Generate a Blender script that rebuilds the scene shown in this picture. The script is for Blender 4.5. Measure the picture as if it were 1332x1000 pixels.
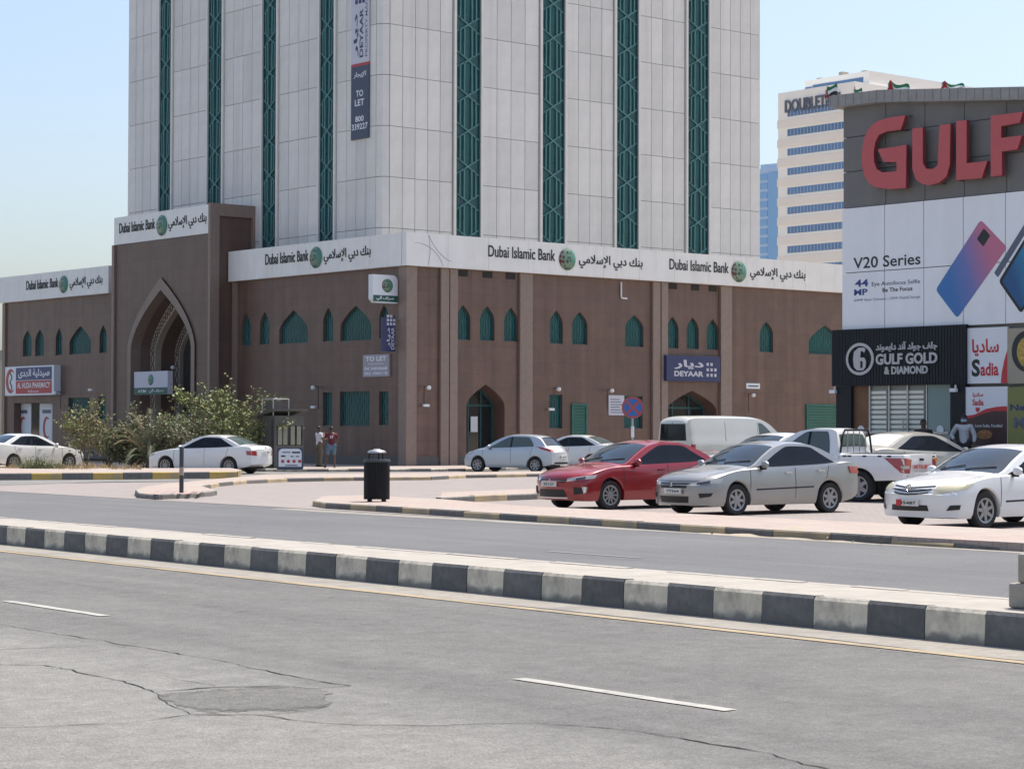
import bpy, bmesh, math, random
from math import sin, cos, pi, sqrt, radians, atan2, atan
from mathutils import Vector, Matrix, noise
from mathutils.geometry import tessellate_polygon
from mathutils.bvhtree import BVHTree

random.seed(7)
scene = bpy.context.scene
COL = scene.collection
for o in list(bpy.data.objects):
    bpy.data.objects.remove(o)

# ------------------------------------------------------------------ camera
FPX, CX, CY = 2830.0, 666.0, 500.0          # photograph: 1332 x 1000 px
HORIZON, EYE, ROLL = 559.0, 1.70, 0.0028
PITCH = atan((HORIZON - CY) / FPX)
cam = bpy.data.cameras.new('camera')
cam.sensor_width = 36.0
cam.lens = FPX / 1332.0 * 36.0
cam.clip_start, cam.clip_end = 0.1, 6000.0
camo = bpy.data.objects.new('camera', cam)
COL.objects.link(camo)
CAMM = Matrix.Rotation(pi / 2 + PITCH, 4, 'X') @ Matrix.Rotation(ROLL, 4, 'Z')
camo.matrix_world = Matrix.Translation((0, 0, EYE)) @ CAMM
scene.camera = camo

# ------------------------------------------------------------------ light
SUN_ELEV, SUN_AZ = radians(66), Vector((0.75, 0.66))     # the sun stands behind the bank, to the right
world = bpy.data.worlds.new('World')
scene.world = world
world.use_nodes = True
wn = world.node_tree.nodes
bg = wn['Background']
sky = wn.new('ShaderNodeTexSky')
sky.sky_type = 'NISHITA'
sky.sun_disc = False
sky.sun_elevation = SUN_ELEV
sky.sun_rotation = atan2(SUN_AZ.x, SUN_AZ.y)
sky.altitude = 0
sky.air_density = 1.0
sky.dust_density = 3.0
sky.ozone_density = 2.0
world.node_tree.links.new(sky.outputs[0], bg.inputs[0])
bg.inputs[1].default_value = 0.112
sun = bpy.data.lights.new('sun', 'SUN')
sun.energy = 3.3
sun.angle = radians(0.53)
sun.color = (1.0, 0.94, 0.84)
suno = bpy.data.objects.new('sun', sun)
COL.objects.link(suno)
sd = Vector((SUN_AZ.x, SUN_AZ.y, 0)).normalized() * cos(SUN_ELEV) + Vector((0, 0, sin(SUN_ELEV)))
suno.rotation_euler = sd.to_track_quat('Z', 'Y').to_euler()
suno.location = (0, 0, 60)
vs = scene.view_settings
vs.view_transform = 'Standard'
vs.look = 'None'
vs.gamma = 1.0
vs.exposure = 0.9
vs.use_curve_mapping = False
scene.cycles.max_bounces = 8

# ------------------------------------------------------------------ pixels to places
def ray(px, py):
    d = Vector(((px - CX) / FPX, -(py - CY) / FPX, -1.0))
    return CAMM.to_3x3() @ d

def G(px, py, z=0.0):                       # where a pixel's ray meets the level z
    d = ray(px, py)
    t = (z - EYE) / d.z
    return Vector((d.x * t, d.y * t, z))

def GY(px, Y, z=0.0):                       # a pixel column at a known distance
    d = ray(px, HORIZON)
    return Vector((d.x / d.y * Y, Y, z))

class Fr:
    """a wall's own axes: a to the viewer's right, b into the wall, c up"""
    def __init__(s, origin, ang):
        s.o = Vector(origin); s.ang = ang
        s.m = Matrix.Rotation(ang, 3, 'Z'); s.mi = s.m.transposed()
    def at(s, px, py, b=0.0):
        o = s.mi @ (Vector((0, 0, EYE)) - s.o); d = s.mi @ ray(px, py)
        t = (b - o.y) / d.y
        return o.x + d.x * t, o.z + d.z * t
    def a(s, px, b=0.0, py=500): return s.at(px, py, b)[0]
    def c(s, px, py, b=0.0): return s.at(px, py, b)[1]
    def w(s, a, b, c): return s.o + s.m @ Vector((a, b, c))

ED = Vector((-0.608, 0.794)); QD = Vector((0.794, 0.608))     # along the main road, across it
def SR(s, r, z=0.0):
    p = QD * s + ED * r
    return Vector((p.x, p.y, z))
def toSR(v): return v.x * QD.x + v.y * QD.y, v.x * ED.x + v.y * ED.y
ROADANG = atan2(-ED.y, -ED.x)

def sstep(x): 
    x = max(0, min(1, x)); return x * x * (3 - 2 * x)
def hgt(x, y):                              # the car park climbs a little towards the shops
    s, r = toSR(Vector((x, y)))
    return 0.26 * sstep((s - 38) / 7.5) * sstep((58 - r) / 8)

# ------------------------------------------------------------------ materials
def lin(r, g, b):
    f = lambda c: c / 12.92 if c <= 0.04045 else ((c + 0.055) / 1.055) ** 2.4
    return (f(r / 255), f(g / 255), f(b / 255))
MATS = {}
def mat(name, col, rough=0.6, metal=0.0, var=0.0, scale=4.0, bump=0.0, bscale=30.0, spec=0.5, coat=0.0,
        objvar=0.0, island=0.0, dirt=None, dirtscale=0.6, dirtlo=0.5, dirthi=0.75, emit=0.0, trans=0.0, alpha=1.0, sss=0.0):
    m = bpy.data.materials.new(name); m.use_nodes = True
    nt = m.node_tree; p = nt.nodes['Principled BSDF']; L = nt.links.new
    p.inputs['Roughness'].default_value = rough
    p.inputs['Metallic'].default_value = metal
    p.inputs['Specular IOR Level'].default_value = spec
    p.inputs['Coat Weight'].default_value = coat
    p.inputs['Coat Roughness'].default_value = 0.04
    p.inputs['Transmission Weight'].default_value = trans
    p.inputs['Alpha'].default_value = alpha
    tc = nt.nodes.new('ShaderNodeTexCoord')
    cur = nt.nodes.new('ShaderNodeRGB'); cur.outputs[0].default_value = (*col, 1); out = cur.outputs[0]
    if dirt:
        n = nt.nodes.new('ShaderNodeTexNoise'); n.inputs['Scale'].default_value = dirtscale; n.inputs['Detail'].default_value = 6
        n.inputs['Roughness'].default_value = 0.62
        L(tc.outputs['Object'], n.inputs['Vector'])
        r = nt.nodes.new('ShaderNodeMapRange'); r.inputs[1].default_value = dirtlo; r.inputs[2].default_value = dirthi
        L(n.outputs[0], r.inputs[0])
        mx = nt.nodes.new('ShaderNodeMix'); mx.data_type = 'RGBA'
        L(r.outputs[0], mx.inputs[0]); L(out, mx.inputs[6]); mx.inputs[7].default_value = (*dirt, 1); out = mx.outputs[2]
    mult = None
    def chain(sock, lo, hi):
        nonlocal out
        r = nt.nodes.new('ShaderNodeMapRange'); r.inputs[3].default_value = lo; r.inputs[4].default_value = hi
        L(sock, r.inputs[0])
        h = nt.nodes.new('ShaderNodeHueSaturation'); L(r.outputs[0], h.inputs['Value']); L(out, h.inputs['Color']); out = h.outputs[0]
    if var:
        n = nt.nodes.new('ShaderNodeTexNoise'); n.inputs['Scale'].default_value = scale; n.inputs['Detail'].default_value = 8
        n.inputs['Roughness'].default_value = 0.65
        L(tc.outputs['Object'], n.inputs['Vector'])
        r0 = nt.nodes.new('ShaderNodeMapRange'); r0.inputs[1].default_value = 0.3; r0.inputs[2].default_value = 0.7
        L(n.outputs[0], r0.inputs[0]); chain(r0.outputs[0], 1 - var, 1 + var)
    if objvar:
        oi = nt.nodes.new('ShaderNodeObjectInfo'); chain(oi.outputs['Random'], 1 - objvar, 1 + objvar)
    if island:
        ge = nt.nodes.new('ShaderNodeNewGeometry'); chain(ge.outputs['Random Per Island'], 1 - island, 1 + island)
    L(out, p.inputs['Base Color'])
    if emit:
        L(out, p.inputs['Emission Color']); p.inputs['Emission Strength'].default_value = emit
    if bump:
        n = nt.nodes.new('ShaderNodeTexNoise'); n.inputs['Scale'].default_value = bscale; n.inputs['Detail'].default_value = 5
        L(tc.outputs['Object'], n.inputs['Vector'])
        bp = nt.nodes.new('ShaderNodeBump'); bp.inputs['Strength'].default_value = bump; bp.inputs['Distance'].default_value = 0.02
        L(n.outputs[0], bp.inputs['Height']); L(bp.outputs[0], p.inputs['Normal'])
    MATS[name] = m
    return m

def tilemat(name, col, col2, mortar, bw, bh, msize=0.01, rough=0.5, axes='xz', var=0.15, offset=0.5, streak=0.0, spec=0.5, dirt=None):
    """stone cladding or paving: courses from a brick node, uneven tone and run-off streaks"""
    m = bpy.data.materials.new(name); m.use_nodes = True
    nt = m.node_tree; p = nt.nodes['Principled BSDF']; L = nt.links.new
    tc = nt.nodes.new('ShaderNodeTexCoord'); sp = nt.nodes.new('ShaderNodeSeparateXYZ'); cb = nt.nodes.new('ShaderNodeCombineXYZ')
    L(tc.outputs['Object'], sp.inputs[0])
    L(sp.outputs['XYZ'.index(axes[0].upper())], cb.inputs[0]); L(sp.outputs['XYZ'.index(axes[1].upper())], cb.inputs[1])
    b = nt.nodes.new('ShaderNodeTexBrick'); L(cb.outputs[0], b.inputs['Vector'])
    b.offset = offset
    b.inputs['Color1'].default_value = (*col, 1); b.inputs['Color2'].default_value = (*col2, 1); b.inputs['Mortar'].default_value = (*mortar, 1)
    b.inputs['Scale'].default_value = 1.0; b.inputs['Mortar Size'].default_value = msize; b.inputs['Brick Width'].default_value = bw
    b.inputs['Row Height'].default_value = bh; b.inputs['Mortar Smooth'].default_value = 0.3
    out = b.outputs['Color']
    n = nt.nodes.new('ShaderNodeTexNoise'); n.inputs['Scale'].default_value = 1.3; n.inputs['Detail'].default_value = 8; n.inputs['Roughness'].default_value = 0.7
    L(tc.outputs['Object'], n.inputs['Vector'])
    r = nt.nodes.new('ShaderNodeMapRange'); r.inputs[1].default_value = 0.3; r.inputs[2].default_value = 0.7; r.inputs[3].default_value = 1 - var; r.inputs[4].default_value = 1 + var
    L(n.outputs[0], r.inputs[0])
    h = nt.nodes.new('ShaderNodeHueSaturation'); L(r.outputs[0], h.inputs['Value']); L(out, h.inputs['Color']); out = h.outputs[0]
    if streak:
        mp = nt.nodes.new('ShaderNodeMapping'); mp.inputs['Scale'].default_value = (2.2, 2.2, 0.12); L(tc.outputs['Object'], mp.inputs[0])
        n2 = nt.nodes.new('ShaderNodeTexNoise'); n2.inputs['Scale'].default_value = 1.0; n2.inputs['Detail'].default_value = 6; L(mp.outputs[0], n2.inputs['Vector'])
        r2 = nt.nodes.new('ShaderNodeMapRange'); r2.inputs[1].default_value = 0.35; r2.inputs[2].default_value = 0.7; r2.inputs[3].default_value = 1 - streak; r2.inputs[4].default_value = 1 + streak
        L(n2.outputs[0], r2.inputs[0])
        h2 = nt.nodes.new('ShaderNodeHueSaturation'); L(r2.outputs[0], h2.inputs['Value']); L(out, h2.inputs['Color']); out = h2.outputs[0]
    if dirt:
        n3 = nt.nodes.new('ShaderNodeTexNoise'); n3.inputs['Scale'].default_value = 0.25; n3.inputs['Detail'].default_value = 7; L(tc.outputs['Object'], n3.inputs['Vector'])
        r3 = nt.nodes.new('ShaderNodeMapRange'); r3.inputs[1].default_value = 0.45; r3.inputs[2].default_value = 0.75; L(n3.outputs[0], r3.inputs[0])
        mx = nt.nodes.new('ShaderNodeMix'); mx.data_type = 'RGBA'; L(r3.outputs[0], mx.inputs[0]); L(out, mx.inputs[6]); mx.inputs[7].default_value = (*dirt, 1); out = mx.outputs[2]
    L(out, p.inputs['Base Color'])
    p.inputs['Roughness'].default_value = rough; p.inputs['Specular IOR Level'].default_value = spec
    bp = nt.nodes.new('ShaderNodeBump'); bp.inputs['Strength'].default_value = 0.35; bp.inputs['Distance'].default_value = 0.01; bp.invert = True
    L(b.outputs['Fac'], bp.inputs['Height']); L(bp.outputs[0], p.inputs['Normal'])
    MATS[name] = m
    return m

# ------------------------------------------------------------------ mesh helpers
class MB:
    def __init__(s): s.v = []; s.f = []
    def add(s, v, f):
        n = len(s.v); s.v += [tuple(p) for p in v]; s.f += [tuple(i + n for i in q) for q in f]; return s
    def box(s, x0, x1, y0, y1, z0, z1):
        v = [(x, y, z) for z in (z0, z1) for y in (y0, y1) for x in (x0, x1)]
        return s.add(v, [(0, 2, 3, 1), (4, 5, 7, 6), (0, 1, 5, 4), (2, 6, 7, 3), (0, 4, 6, 2), (1, 3, 7, 5)])
    def prism(s, poly, b0, b1, plane='xz'):
        """outline (a, c) run from depth b0 to b1"""
        n = len(poly)
        A = sum(poly[i][0] * poly[(i + 1) % n][1] - poly[(i + 1) % n][0] * poly[i][1] for i in range(n))
        if A < 0: poly = poly[::-1]
        if b0 > b1: b0, b1 = b1, b0
        g = (lambda p, b: (p[0], b, p[1])) if plane == 'xz' else (lambda p, b: (p[0], p[1], b))
        v = [g(p, b0) for p in poly] + [g(p, b1) for p in poly]
        tri = tessellate_polygon([[Vector((p[0], p[1], 0)) for p in poly]])
        f = []
        for t in tri:
            a = [poly[i] for i in t]
            ar = (a[1][0] - a[0][0]) * (a[2][1] - a[0][1]) - (a[2][0] - a[0][0]) * (a[1][1] - a[0][1])
            if ar < 0: t = (t[0], t[2], t[1])
            if plane == 'xz': f.append(tuple(t)); f.append(tuple(i + n for i in reversed(t)))
            else: f.append(tuple(reversed(t))); f.append(tuple(i + n for i in t))
        for i in range(n):
            j = (i + 1) % n
            f.append((i, i + n, j + n, j) if plane == 'xz' else (i, j, j + n, i + n))
        return s.add(v, f)
    def tube(s, pts, r, n=8, cap=True):
        pts = [Vector(p) for p in pts]; rs = r if isinstance(r, (list, tuple)) else [r] * len(pts)
        v = []; f = []
        up = Vector((0, 0, 1)); prev = None
        for i, p in enumerate(pts):
            d = (pts[min(i + 1, len(pts) - 1)] - pts[max(i - 1, 0)]).normalized()
            if prev is None:
                x = d.cross(up) if abs(d.z) < 0.95 else d.cross(Vector((1, 0, 0)))
            else: x = prev - d * prev.dot(d)
            x.normalize(); prev = x; y = d.cross(x)
            for k in range(n):
                a = 2 * pi * k / n; v.append(p + (x * cos(a) + y * sin(a)) * rs[i])
        for i in range(len(pts) - 1):
            for k in range(n):
                a, b = i * n + k, i * n + (k + 1) % n
                f.append((a, b, b + n, a + n))
        if cap: f.append(tuple(reversed(range(n)))); f.append(tuple(range((len(pts) - 1) * n, len(pts) * n)))
        return s.add(v, f)
    def lathe(s, prof, n=24, axis='z', c=(0, 0, 0)):
        """profile (radius, height) turned about an axis through c"""
        v = []; f = []
        for (r, h) in prof:
            for k in range(n):
                a = 2 * pi * k / n; x, y = r * cos(a), r * sin(a)
                q = (x, y, h) if axis == 'z' else ((x, h, y) if axis == 'y' else (h, x, y))
                v.append((q[0] + c[0], q[1] + c[1], q[2] + c[2]))
        for i in range(len(prof) - 1):
            for k in range(n):
                a, b = i * n + k, i * n + (k + 1) % n
                f.append((a, b, b + n, a + n) if axis != 'y' else (a, a + n, b + n, b))
        f.append(tuple(range(n))[::-1] if axis != 'y' else tuple(range(n)))
        e = tuple(range((len(prof) - 1) * n, len(prof) * n)); f.append(e if axis != 'y' else e[::-1])
        return s.add(v, f)
    def grid(s, rows):
        """rows of points; None leaves a hole"""
        idx = {}; v = []; f = []
        for i, r in enumerate(rows):
            for j, p in enumerate(r):
                if p is not None: idx[i, j] = len(v); v.append(p)
        for i in range(len(rows) - 1):
            for j in range(len(rows[0]) - 1):
                q = [(i, j), (i, j + 1), (i + 1, j + 1), (i + 1, j)]
                if all(k in idx for k in q): f.append(tuple(idx[k] for k in q))
        return s.add(v, f)
    def mesh(s, name, m=None, smooth=None):
        me = bpy.data.meshes.new(name); me.from_pydata(s.v, [], s.f); me.update()
        for k in (m if isinstance(m, (list, tuple)) else [m]):
            if k is not None: me.materials.append(k if not isinstance(k, str) else MATS[k])
        if smooth is not None: soften(me, smooth)
        return me
def soften(me, deg):
    me.polygons.foreach_set('use_smooth', [True] * len(me.polygons))
    if deg < 180: me.set_sharp_from_angle(angle=radians(deg))
    me.update()

def put(name, me, parent=None, loc=(0, 0, 0), rz=0.0, m=None, smooth=None, rot=None):
    if isinstance(me, MB): me = me.mesh(name, m, smooth)
    o = bpy.data.objects.new(name, me); COL.objects.link(o)
    o.location = loc; o.rotation_euler = rot if rot else (0, 0, rz)
    if parent is not None: o.parent = parent
    return o
def tag(o, label=None, cat=None, group=None, kind=None):
    if label: o['label'] = label
    if cat: o['category'] = cat
    if group: o['group'] = group
    if kind: o['kind'] = kind
    return o
def empty(name, loc=(0, 0, 0), rz=0.0, label=None, cat=None, group=None):
    o = bpy.data.objects.new(name, None); COL.objects.link(o); o.empty_display_size = 0.3
    o.location = loc; o.rotation_euler = (0, 0, rz)
    return tag(o, label, cat, group)
def box(name, x0, x1, y0, y1, z0, z1, m, parent=None, loc=(0, 0, 0), rz=0.0, bevel=0.0):
    o = put(name, MB().box(x0, x1, y0, y1, z0, z1), parent, loc, rz, m)
    if bevel:
        b = o.modifiers.new('bevel', 'BEVEL'); b.width = bevel; b.segments = 2; b.limit_method = 'ANGLE'
    return o

# ------------------------------------------------------------------ lettering
FORMS = {}
for ch, b, n in [('آ', 0xFE81, 2), ('إ', 0xFE87, 2), ('ا', 0xFE8D, 2), ('ب', 0xFE8F, 4), ('ة', 0xFE93, 2), ('ت', 0xFE95, 4), ('ج', 0xFE9D, 4),
                 ('د', 0xFEA9, 2), ('ر', 0xFEAD, 2), ('س', 0xFEB1, 4), ('ص', 0xFEB9, 4), ('ف', 0xFED1, 4), ('ك', 0xFED9, 4), ('ل', 0xFEDD, 4),
                 ('م', 0xFEE1, 4), ('ن', 0xFEE5, 4), ('ه', 0xFEE9, 4), ('و', 0xFEED, 2), ('ى', 0xFEEF, 2), ('ي', 0xFEF1, 4)]:
    FORMS[ch] = [b + i for i in range(n)]
LIG = {'آ': 0xFEF5, 'إ': 0xFEF9, 'ا': 0xFEFB}
def arabic(t):
    out = []; i = 0; prev = False
    while i < len(t):
        c = t[i]
        if c not in FORMS: out.append(c); prev = False; i += 1; continue
        if c == 'ل' and i + 1 < len(t) and t[i + 1] in LIG:
            out.append(chr(LIG[t[i + 1]] + (1 if prev else 0))); prev = False; i += 2; continue
        f = FORMS[c]; dual = len(f) == 4
        nxt = i + 1 < len(t) and t[i + 1] in FORMS
        k = (3 if prev else 2) if (dual and nxt) else (1 if prev else 0)
        out.append(chr(f[k])); prev = dual; i += 1
    return ''.join(reversed(out))
def textmesh(body, weight=0.0, res=3):
    c = bpy.data.curves.new('lettering', 'FONT'); c.body = body; c.size = 1.0; c.offset = weight; c.resolution_u = res
    c.fill_mode = 'FRONT'
    o = bpy.data.objects.new('lettering', c); COL.objects.link(o)
    dg = bpy.context.evaluated_depsgraph_get()
    me = bpy.data.meshes.new_from_object(o.evaluated_get(dg))
    v = [tuple(p.co) for p in me.vertices]; f = [tuple(p.vertices) for p in me.polygons]
    bpy.data.objects.remove(o); bpy.data.curves.remove(c); bpy.data.meshes.remove(me)
    return v, f
TXT = {}
def text(body, a0, a1, c0, c1, b, m, parent, loc=(0, 0, 0), rz=0.0, depth=0.0, weight=0.012, name='lettering', vertical=False, keep=False):
    """lettering fitted into the box a0..a1, c0..c1 of a wall's own axes, standing at depth b"""
    if any(ch in FORMS for ch in body): body = arabic(body)
    key = (body, weight)
    if key not in TXT: TXT[key] = textmesh(body, weight)
    v, f = TXT[key]
    if not v: return None
    x0 = min(p[0] for p in v); x1 = max(p[0] for p in v); y0 = min(p[1] for p in v); y1 = max(p[1] for p in v)
    mb = MB()
    if vertical: fx = lambda p: (a1 - (p[1] - y0) / (y1 - y0) * (a1 - a0), c0 + (p[0] - x0) / (x1 - x0) * (c1 - c0))
    elif keep:
        k = (c1 - c0) / (y1 - y0); am = (a0 + a1) / 2 - (x1 - x0) * k / 2
        fx = lambda p: (am + (p[0] - x0) * k, c0 + (p[1] - y0) * k)
    else: fx = lambda p: (a0 + (p[0] - x0) / (x1 - x0) * (a1 - a0), c0 + (p[1] - y0) / (y1 - y0) * (c1 - c0))
    vv = [fx(p) for p in v]
    q = [(a, b, c) for a, c in vv]
    mb.add(q, f)
    if depth:
        from collections import Counter
        ed = Counter(); dirn = {}
        for t in f:
            for i in range(len(t)):
                e = (t[i], t[(i + 1) % len(t)]); ed[tuple(sorted(e))] += 1; dirn[tuple(sorted(e))] = e
        n = len(mb.v); mb.v += [(a, b + depth, c) for a, c in vv]
        for e, k in ed.items():
            if k == 1:
                i, j = dirn[e]; mb.f.append((j, i, i + n, j + n))
    return put(name, mb, parent, loc, rz, m)

def pch(pts):
    """smooth curve through points without overshoot"""
    xs = [p[0] for p in pts]; ys = [p[1] for p in pts]; n = len(xs)
    h = [xs[i + 1] - xs[i] for i in range(n - 1)]; d = [(ys[i + 1] - ys[i]) / h[i] for i in range(n - 1)]
    m = [d[0]] + [0.0] * (n - 2) + [d[-1]]
    for i in range(1, n - 1):
        if d[i - 1] * d[i] > 0:
            w1 = 2 * h[i] + h[i - 1]; w2 = h[i] + 2 * h[i - 1]
            m[i] = (w1 + w2) / (w1 / d[i - 1] + w2 / d[i])
    def f(x):
        if x <= xs[0]: return ys[0]
        if x >= xs[-1]: return ys[-1]
        i = 0
        while x > xs[i + 1]: i += 1
        t = (x - xs[i]) / h[i]; t2 = t * t; t3 = t2 * t
        return (2 * t3 - 3 * t2 + 1) * ys[i] + (t3 - 2 * t2 + t) * h[i] * m[i] + (-2 * t3 + 3 * t2) * ys[i + 1] + (t3 - t2) * h[i] * m[i + 1]
    return f
# ------------------------------------------------------------------ palette
# asphalt with aggregate, worn pale patches and tyre tracks that run along the road
def asphalt(name, col, worn, wornamt, lo=0.42, hi=0.66):
    m = mat(name, col, rough=0.85, var=0.22, scale=48, bump=0.9, bscale=60, spec=0.3)
    nt = m.node_tree; p = nt.nodes['Principled BSDF']; L = nt.links.new
    src = p.inputs['Base Color'].links[0].from_socket
    tc = nt.nodes.new('ShaderNodeTexCoord')
    def layer(src, scale, lo, hi, col, amt, sc=(1, 1, 1), detail=7, rough=0.7):
        mp = nt.nodes.new('ShaderNodeMapping'); mp.inputs['Scale'].default_value = sc; L(tc.outputs['Object'], mp.inputs[0])
        n = nt.nodes.new('ShaderNodeTexNoise'); n.inputs['Scale'].default_value = scale; n.inputs['Detail'].default_value = detail
        n.inputs['Roughness'].default_value = rough; L(mp.outputs[0], n.inputs['Vector'])
        r = nt.nodes.new('ShaderNodeMapRange'); r.inputs[1].default_value = lo; r.inputs[2].default_value = hi; r.inputs[4].default_value = amt; L(n.outputs[0], r.inputs[0])
        mx = nt.nodes.new('ShaderNodeMix'); mx.data_type = 'RGBA'; L(r.outputs[0], mx.inputs[0]); L(src, mx.inputs[6]); mx.inputs[7].default_value = (*col, 1)
        return mx.outputs[2]
    src = layer(src, 0.16, lo, hi, worn, wornamt)                                   # big worn patches
    src = layer(src, 1.2, 0.5, 0.7, tuple(c * 0.7 for c in col), 0.45, sc=(1.0, 0.06, 1))   # streaks along the lanes (local y runs along the road)
    src = layer(src, 0.9, 0.5, 0.75, tuple(min(1, c * 1.5) for c in worn), 0.35, sc=(1.0, 0.05, 1))
    src = layer(src, 34, 0.50, 0.72, tuple(c * 0.40 for c in col), 0.8, detail=6, rough=0.8)   # coarse mottling
    src = layer(src, 28, 0.55, 0.75, tuple(min(1, c * 1.5) for c in worn), 0.5, detail=6, rough=0.8)
    src = layer(src, 0.5, 0.58, 0.72, tuple(c * 0.62 for c in col), 0.5)                        # oil-dark blotches
    src = layer(src, 120, 0.56, 0.66, tuple(c * 0.45 for c in col), 0.55, detail=3)  # dark stones
    src = layer(src, 150, 0.6, 0.68, tuple(min(1, c * 2.2) for c in worn), 0.5, detail=2)  # pale stones
    L(src, p.inputs['Base Color'])
    return m
asphalt('asphalt_near', (0.134, 0.132, 0.127), (0.18, 0.176, 0.166), 0.8)
def worn_lane(name, s_edge, col):
    # the lane next to the camera is older and paler, up to a joint that runs along the road
    nt = MATS[name].node_tree; p = nt.nodes['Principled BSDF']; L = nt.links.new; src = p.inputs['Base Color'].links[0].from_socket
    tc = nt.nodes.new('ShaderNodeTexCoord'); sp = nt.nodes.new('ShaderNodeSeparateXYZ'); L(tc.outputs['Object'], sp.inputs[0])
    n = nt.nodes.new('ShaderNodeTexNoise'); n.inputs['Scale'].default_value = 0.7; n.inputs['Detail'].default_value = 9; n.inputs['Roughness'].default_value = 0.7; L(tc.outputs['Object'], n.inputs['Vector'])
    a = nt.nodes.new('ShaderNodeMath'); a.operation = 'MULTIPLY_ADD'; a.inputs[1].default_value = 3.2; a.inputs[2].default_value = -1.6; L(n.outputs[0], a.inputs[0])
    b = nt.nodes.new('ShaderNodeMath'); b.operation = 'ADD'; L(sp.outputs[0], b.inputs[0]); L(a.outputs[0], b.inputs[1])
    r = nt.nodes.new('ShaderNodeMapRange'); r.inputs[1].default_value = s_edge + 0.5; r.inputs[2].default_value = s_edge - 1.0; L(b.outputs[0], r.inputs[0])
    n2 = nt.nodes.new('ShaderNodeTexNoise'); n2.inputs['Scale'].default_value = 40; n2.inputs['Detail'].default_value = 6; L(tc.outputs['Object'], n2.inputs['Vector'])
    r2 = nt.nodes.new('ShaderNodeMapRange'); r2.inputs[1].default_value = 0.3; r2.inputs[2].default_value = 0.7; r2.inputs[3].default_value = 0.25; r2.inputs[4].default_value = 0.9; L(n2.outputs[0], r2.inputs[0])
    m_ = nt.nodes.new('ShaderNodeMath'); m_.operation = 'MULTIPLY'; L(r.outputs[0], m_.inputs[0]); L(r2.outputs[0], m_.inputs[1])
    mx = nt.nodes.new('ShaderNodeMix'); mx.data_type = 'RGBA'; L(m_.outputs[0], mx.inputs[0]); L(src, mx.inputs[6]); mx.inputs[7].default_value = (*col, 1); L(mx.outputs[2], p.inputs['Base Color'])
worn_lane('asphalt_near', 7.9, (0.255, 0.249, 0.232))
def blotch(name, scale, lo, hi, sc=(1, 1, 1)):
    nt = MATS[name].node_tree; p = nt.nodes['Principled BSDF']; L = nt.links.new; src = p.inputs['Base Color'].links[0].from_socket
    tc = nt.nodes.new('ShaderNodeTexCoord'); mp = nt.nodes.new('ShaderNodeMapping'); mp.inputs['Scale'].default_value = sc; L(tc.outputs['Object'], mp.inputs[0])
    n = nt.nodes.new('ShaderNodeTexNoise'); n.inputs['Scale'].default_value = scale; n.inputs['Detail'].default_value = 9; n.inputs['Roughness'].default_value = 0.75; L(mp.outputs[0], n.inputs['Vector'])
    r = nt.nodes.new('ShaderNodeMapRange'); r.inputs[1].default_value = 0.32; r.inputs[2].default_value = 0.68; r.inputs[3].default_value = lo; r.inputs[4].default_value = hi; L(n.outputs[0], r.inputs[0])
    h = nt.nodes.new('ShaderNodeHueSaturation'); L(r.outputs[0], h.inputs['Value']); L(src, h.inputs['Color']); L(h.outputs[0], p.inputs['Base Color'])
blotch('asphalt_near', 4.0, 0.80, 1.18); blotch('asphalt_near', 14.0, 0.84, 1.14)
asphalt('asphalt_far', (0.125, 0.128, 0.135), (0.175, 0.173, 0.172), 0.6)
asphalt('asphalt_side', (0.19, 0.187, 0.185), (0.24, 0.23, 0.22), 0.6)
asphalt('asphalt_patch', (0.13, 0.127, 0.12), (0.20, 0.195, 0.18), 0.8, 0.4, 0.65)
mat('sand', (0.38, 0.32, 0.245), rough=0.95, var=0.18, scale=1.5, bump=0.6, bscale=20, dirt=(0.28, 0.23, 0.17), dirtscale=0.35)
mat('crack', (0.018, 0.017, 0.016), rough=0.95)
tilemat('paver_park', (0.275, 0.24, 0.225), (0.245, 0.218, 0.206), (0.185, 0.163, 0.153), 0.22, 0.11, 0.008, rough=0.9, axes='xy', var=0.14, dirt=(0.24, 0.215, 0.20))
tilemat('paver_walk', (0.36, 0.285, 0.25), (0.32, 0.265, 0.232), (0.26, 0.21, 0.19), 0.4, 0.2, 0.008, rough=0.9, axes='xy', var=0.12, dirt=(0.34, 0.30, 0.265))
mat('red_row', (0.33, 0.22, 0.20), rough=0.9, var=0.12, scale=5)
mat('median_top', (0.325, 0.30, 0.265), rough=0.92, var=0.13, scale=3, bump=0.3, bscale=40, dirt=(0.33, 0.30, 0.26), dirtscale=0.7)
mat('kerb_white', (0.64, 0.575, 0.455), rough=0.75, var=0.14, scale=9, bump=0.3, bscale=35, objvar=0.08, dirt=(0.21, 0.19, 0.165), dirtscale=2.0, dirtlo=0.5, dirthi=0.85)
mat('kerb_black', (0.115, 0.115, 0.112), rough=0.7, var=0.25, scale=9, bump=0.3, bscale=35, objvar=0.15, dirt=(0.14, 0.13, 0.12), dirtscale=2.0, dirtlo=0.5, dirthi=0.85)
mat('kerb_yellow', (0.50, 0.34, 0.09), rough=0.8, var=0.16, scale=8, bump=0.2, objvar=0.18, dirt=(0.30, 0.26, 0.20), dirtscale=2.0)
mat('kerb_buff', (0.40, 0.315, 0.19), rough=0.8, var=0.16, scale=8, bump=0.2, objvar=0.18, dirt=(0.24, 0.21, 0.18), dirtscale=2.0)
mat('kerb_grey', (0.16, 0.15, 0.14), rough=0.85, var=0.2, scale=8, bump=0.2, objvar=0.2)
mat('paint_white', (0.35, 0.342, 0.31), rough=0.8, var=0.12, scale=14, dirt=(0.20, 0.195, 0.18), dirtscale=5.0, dirtlo=0.48, dirthi=0.72)
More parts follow.
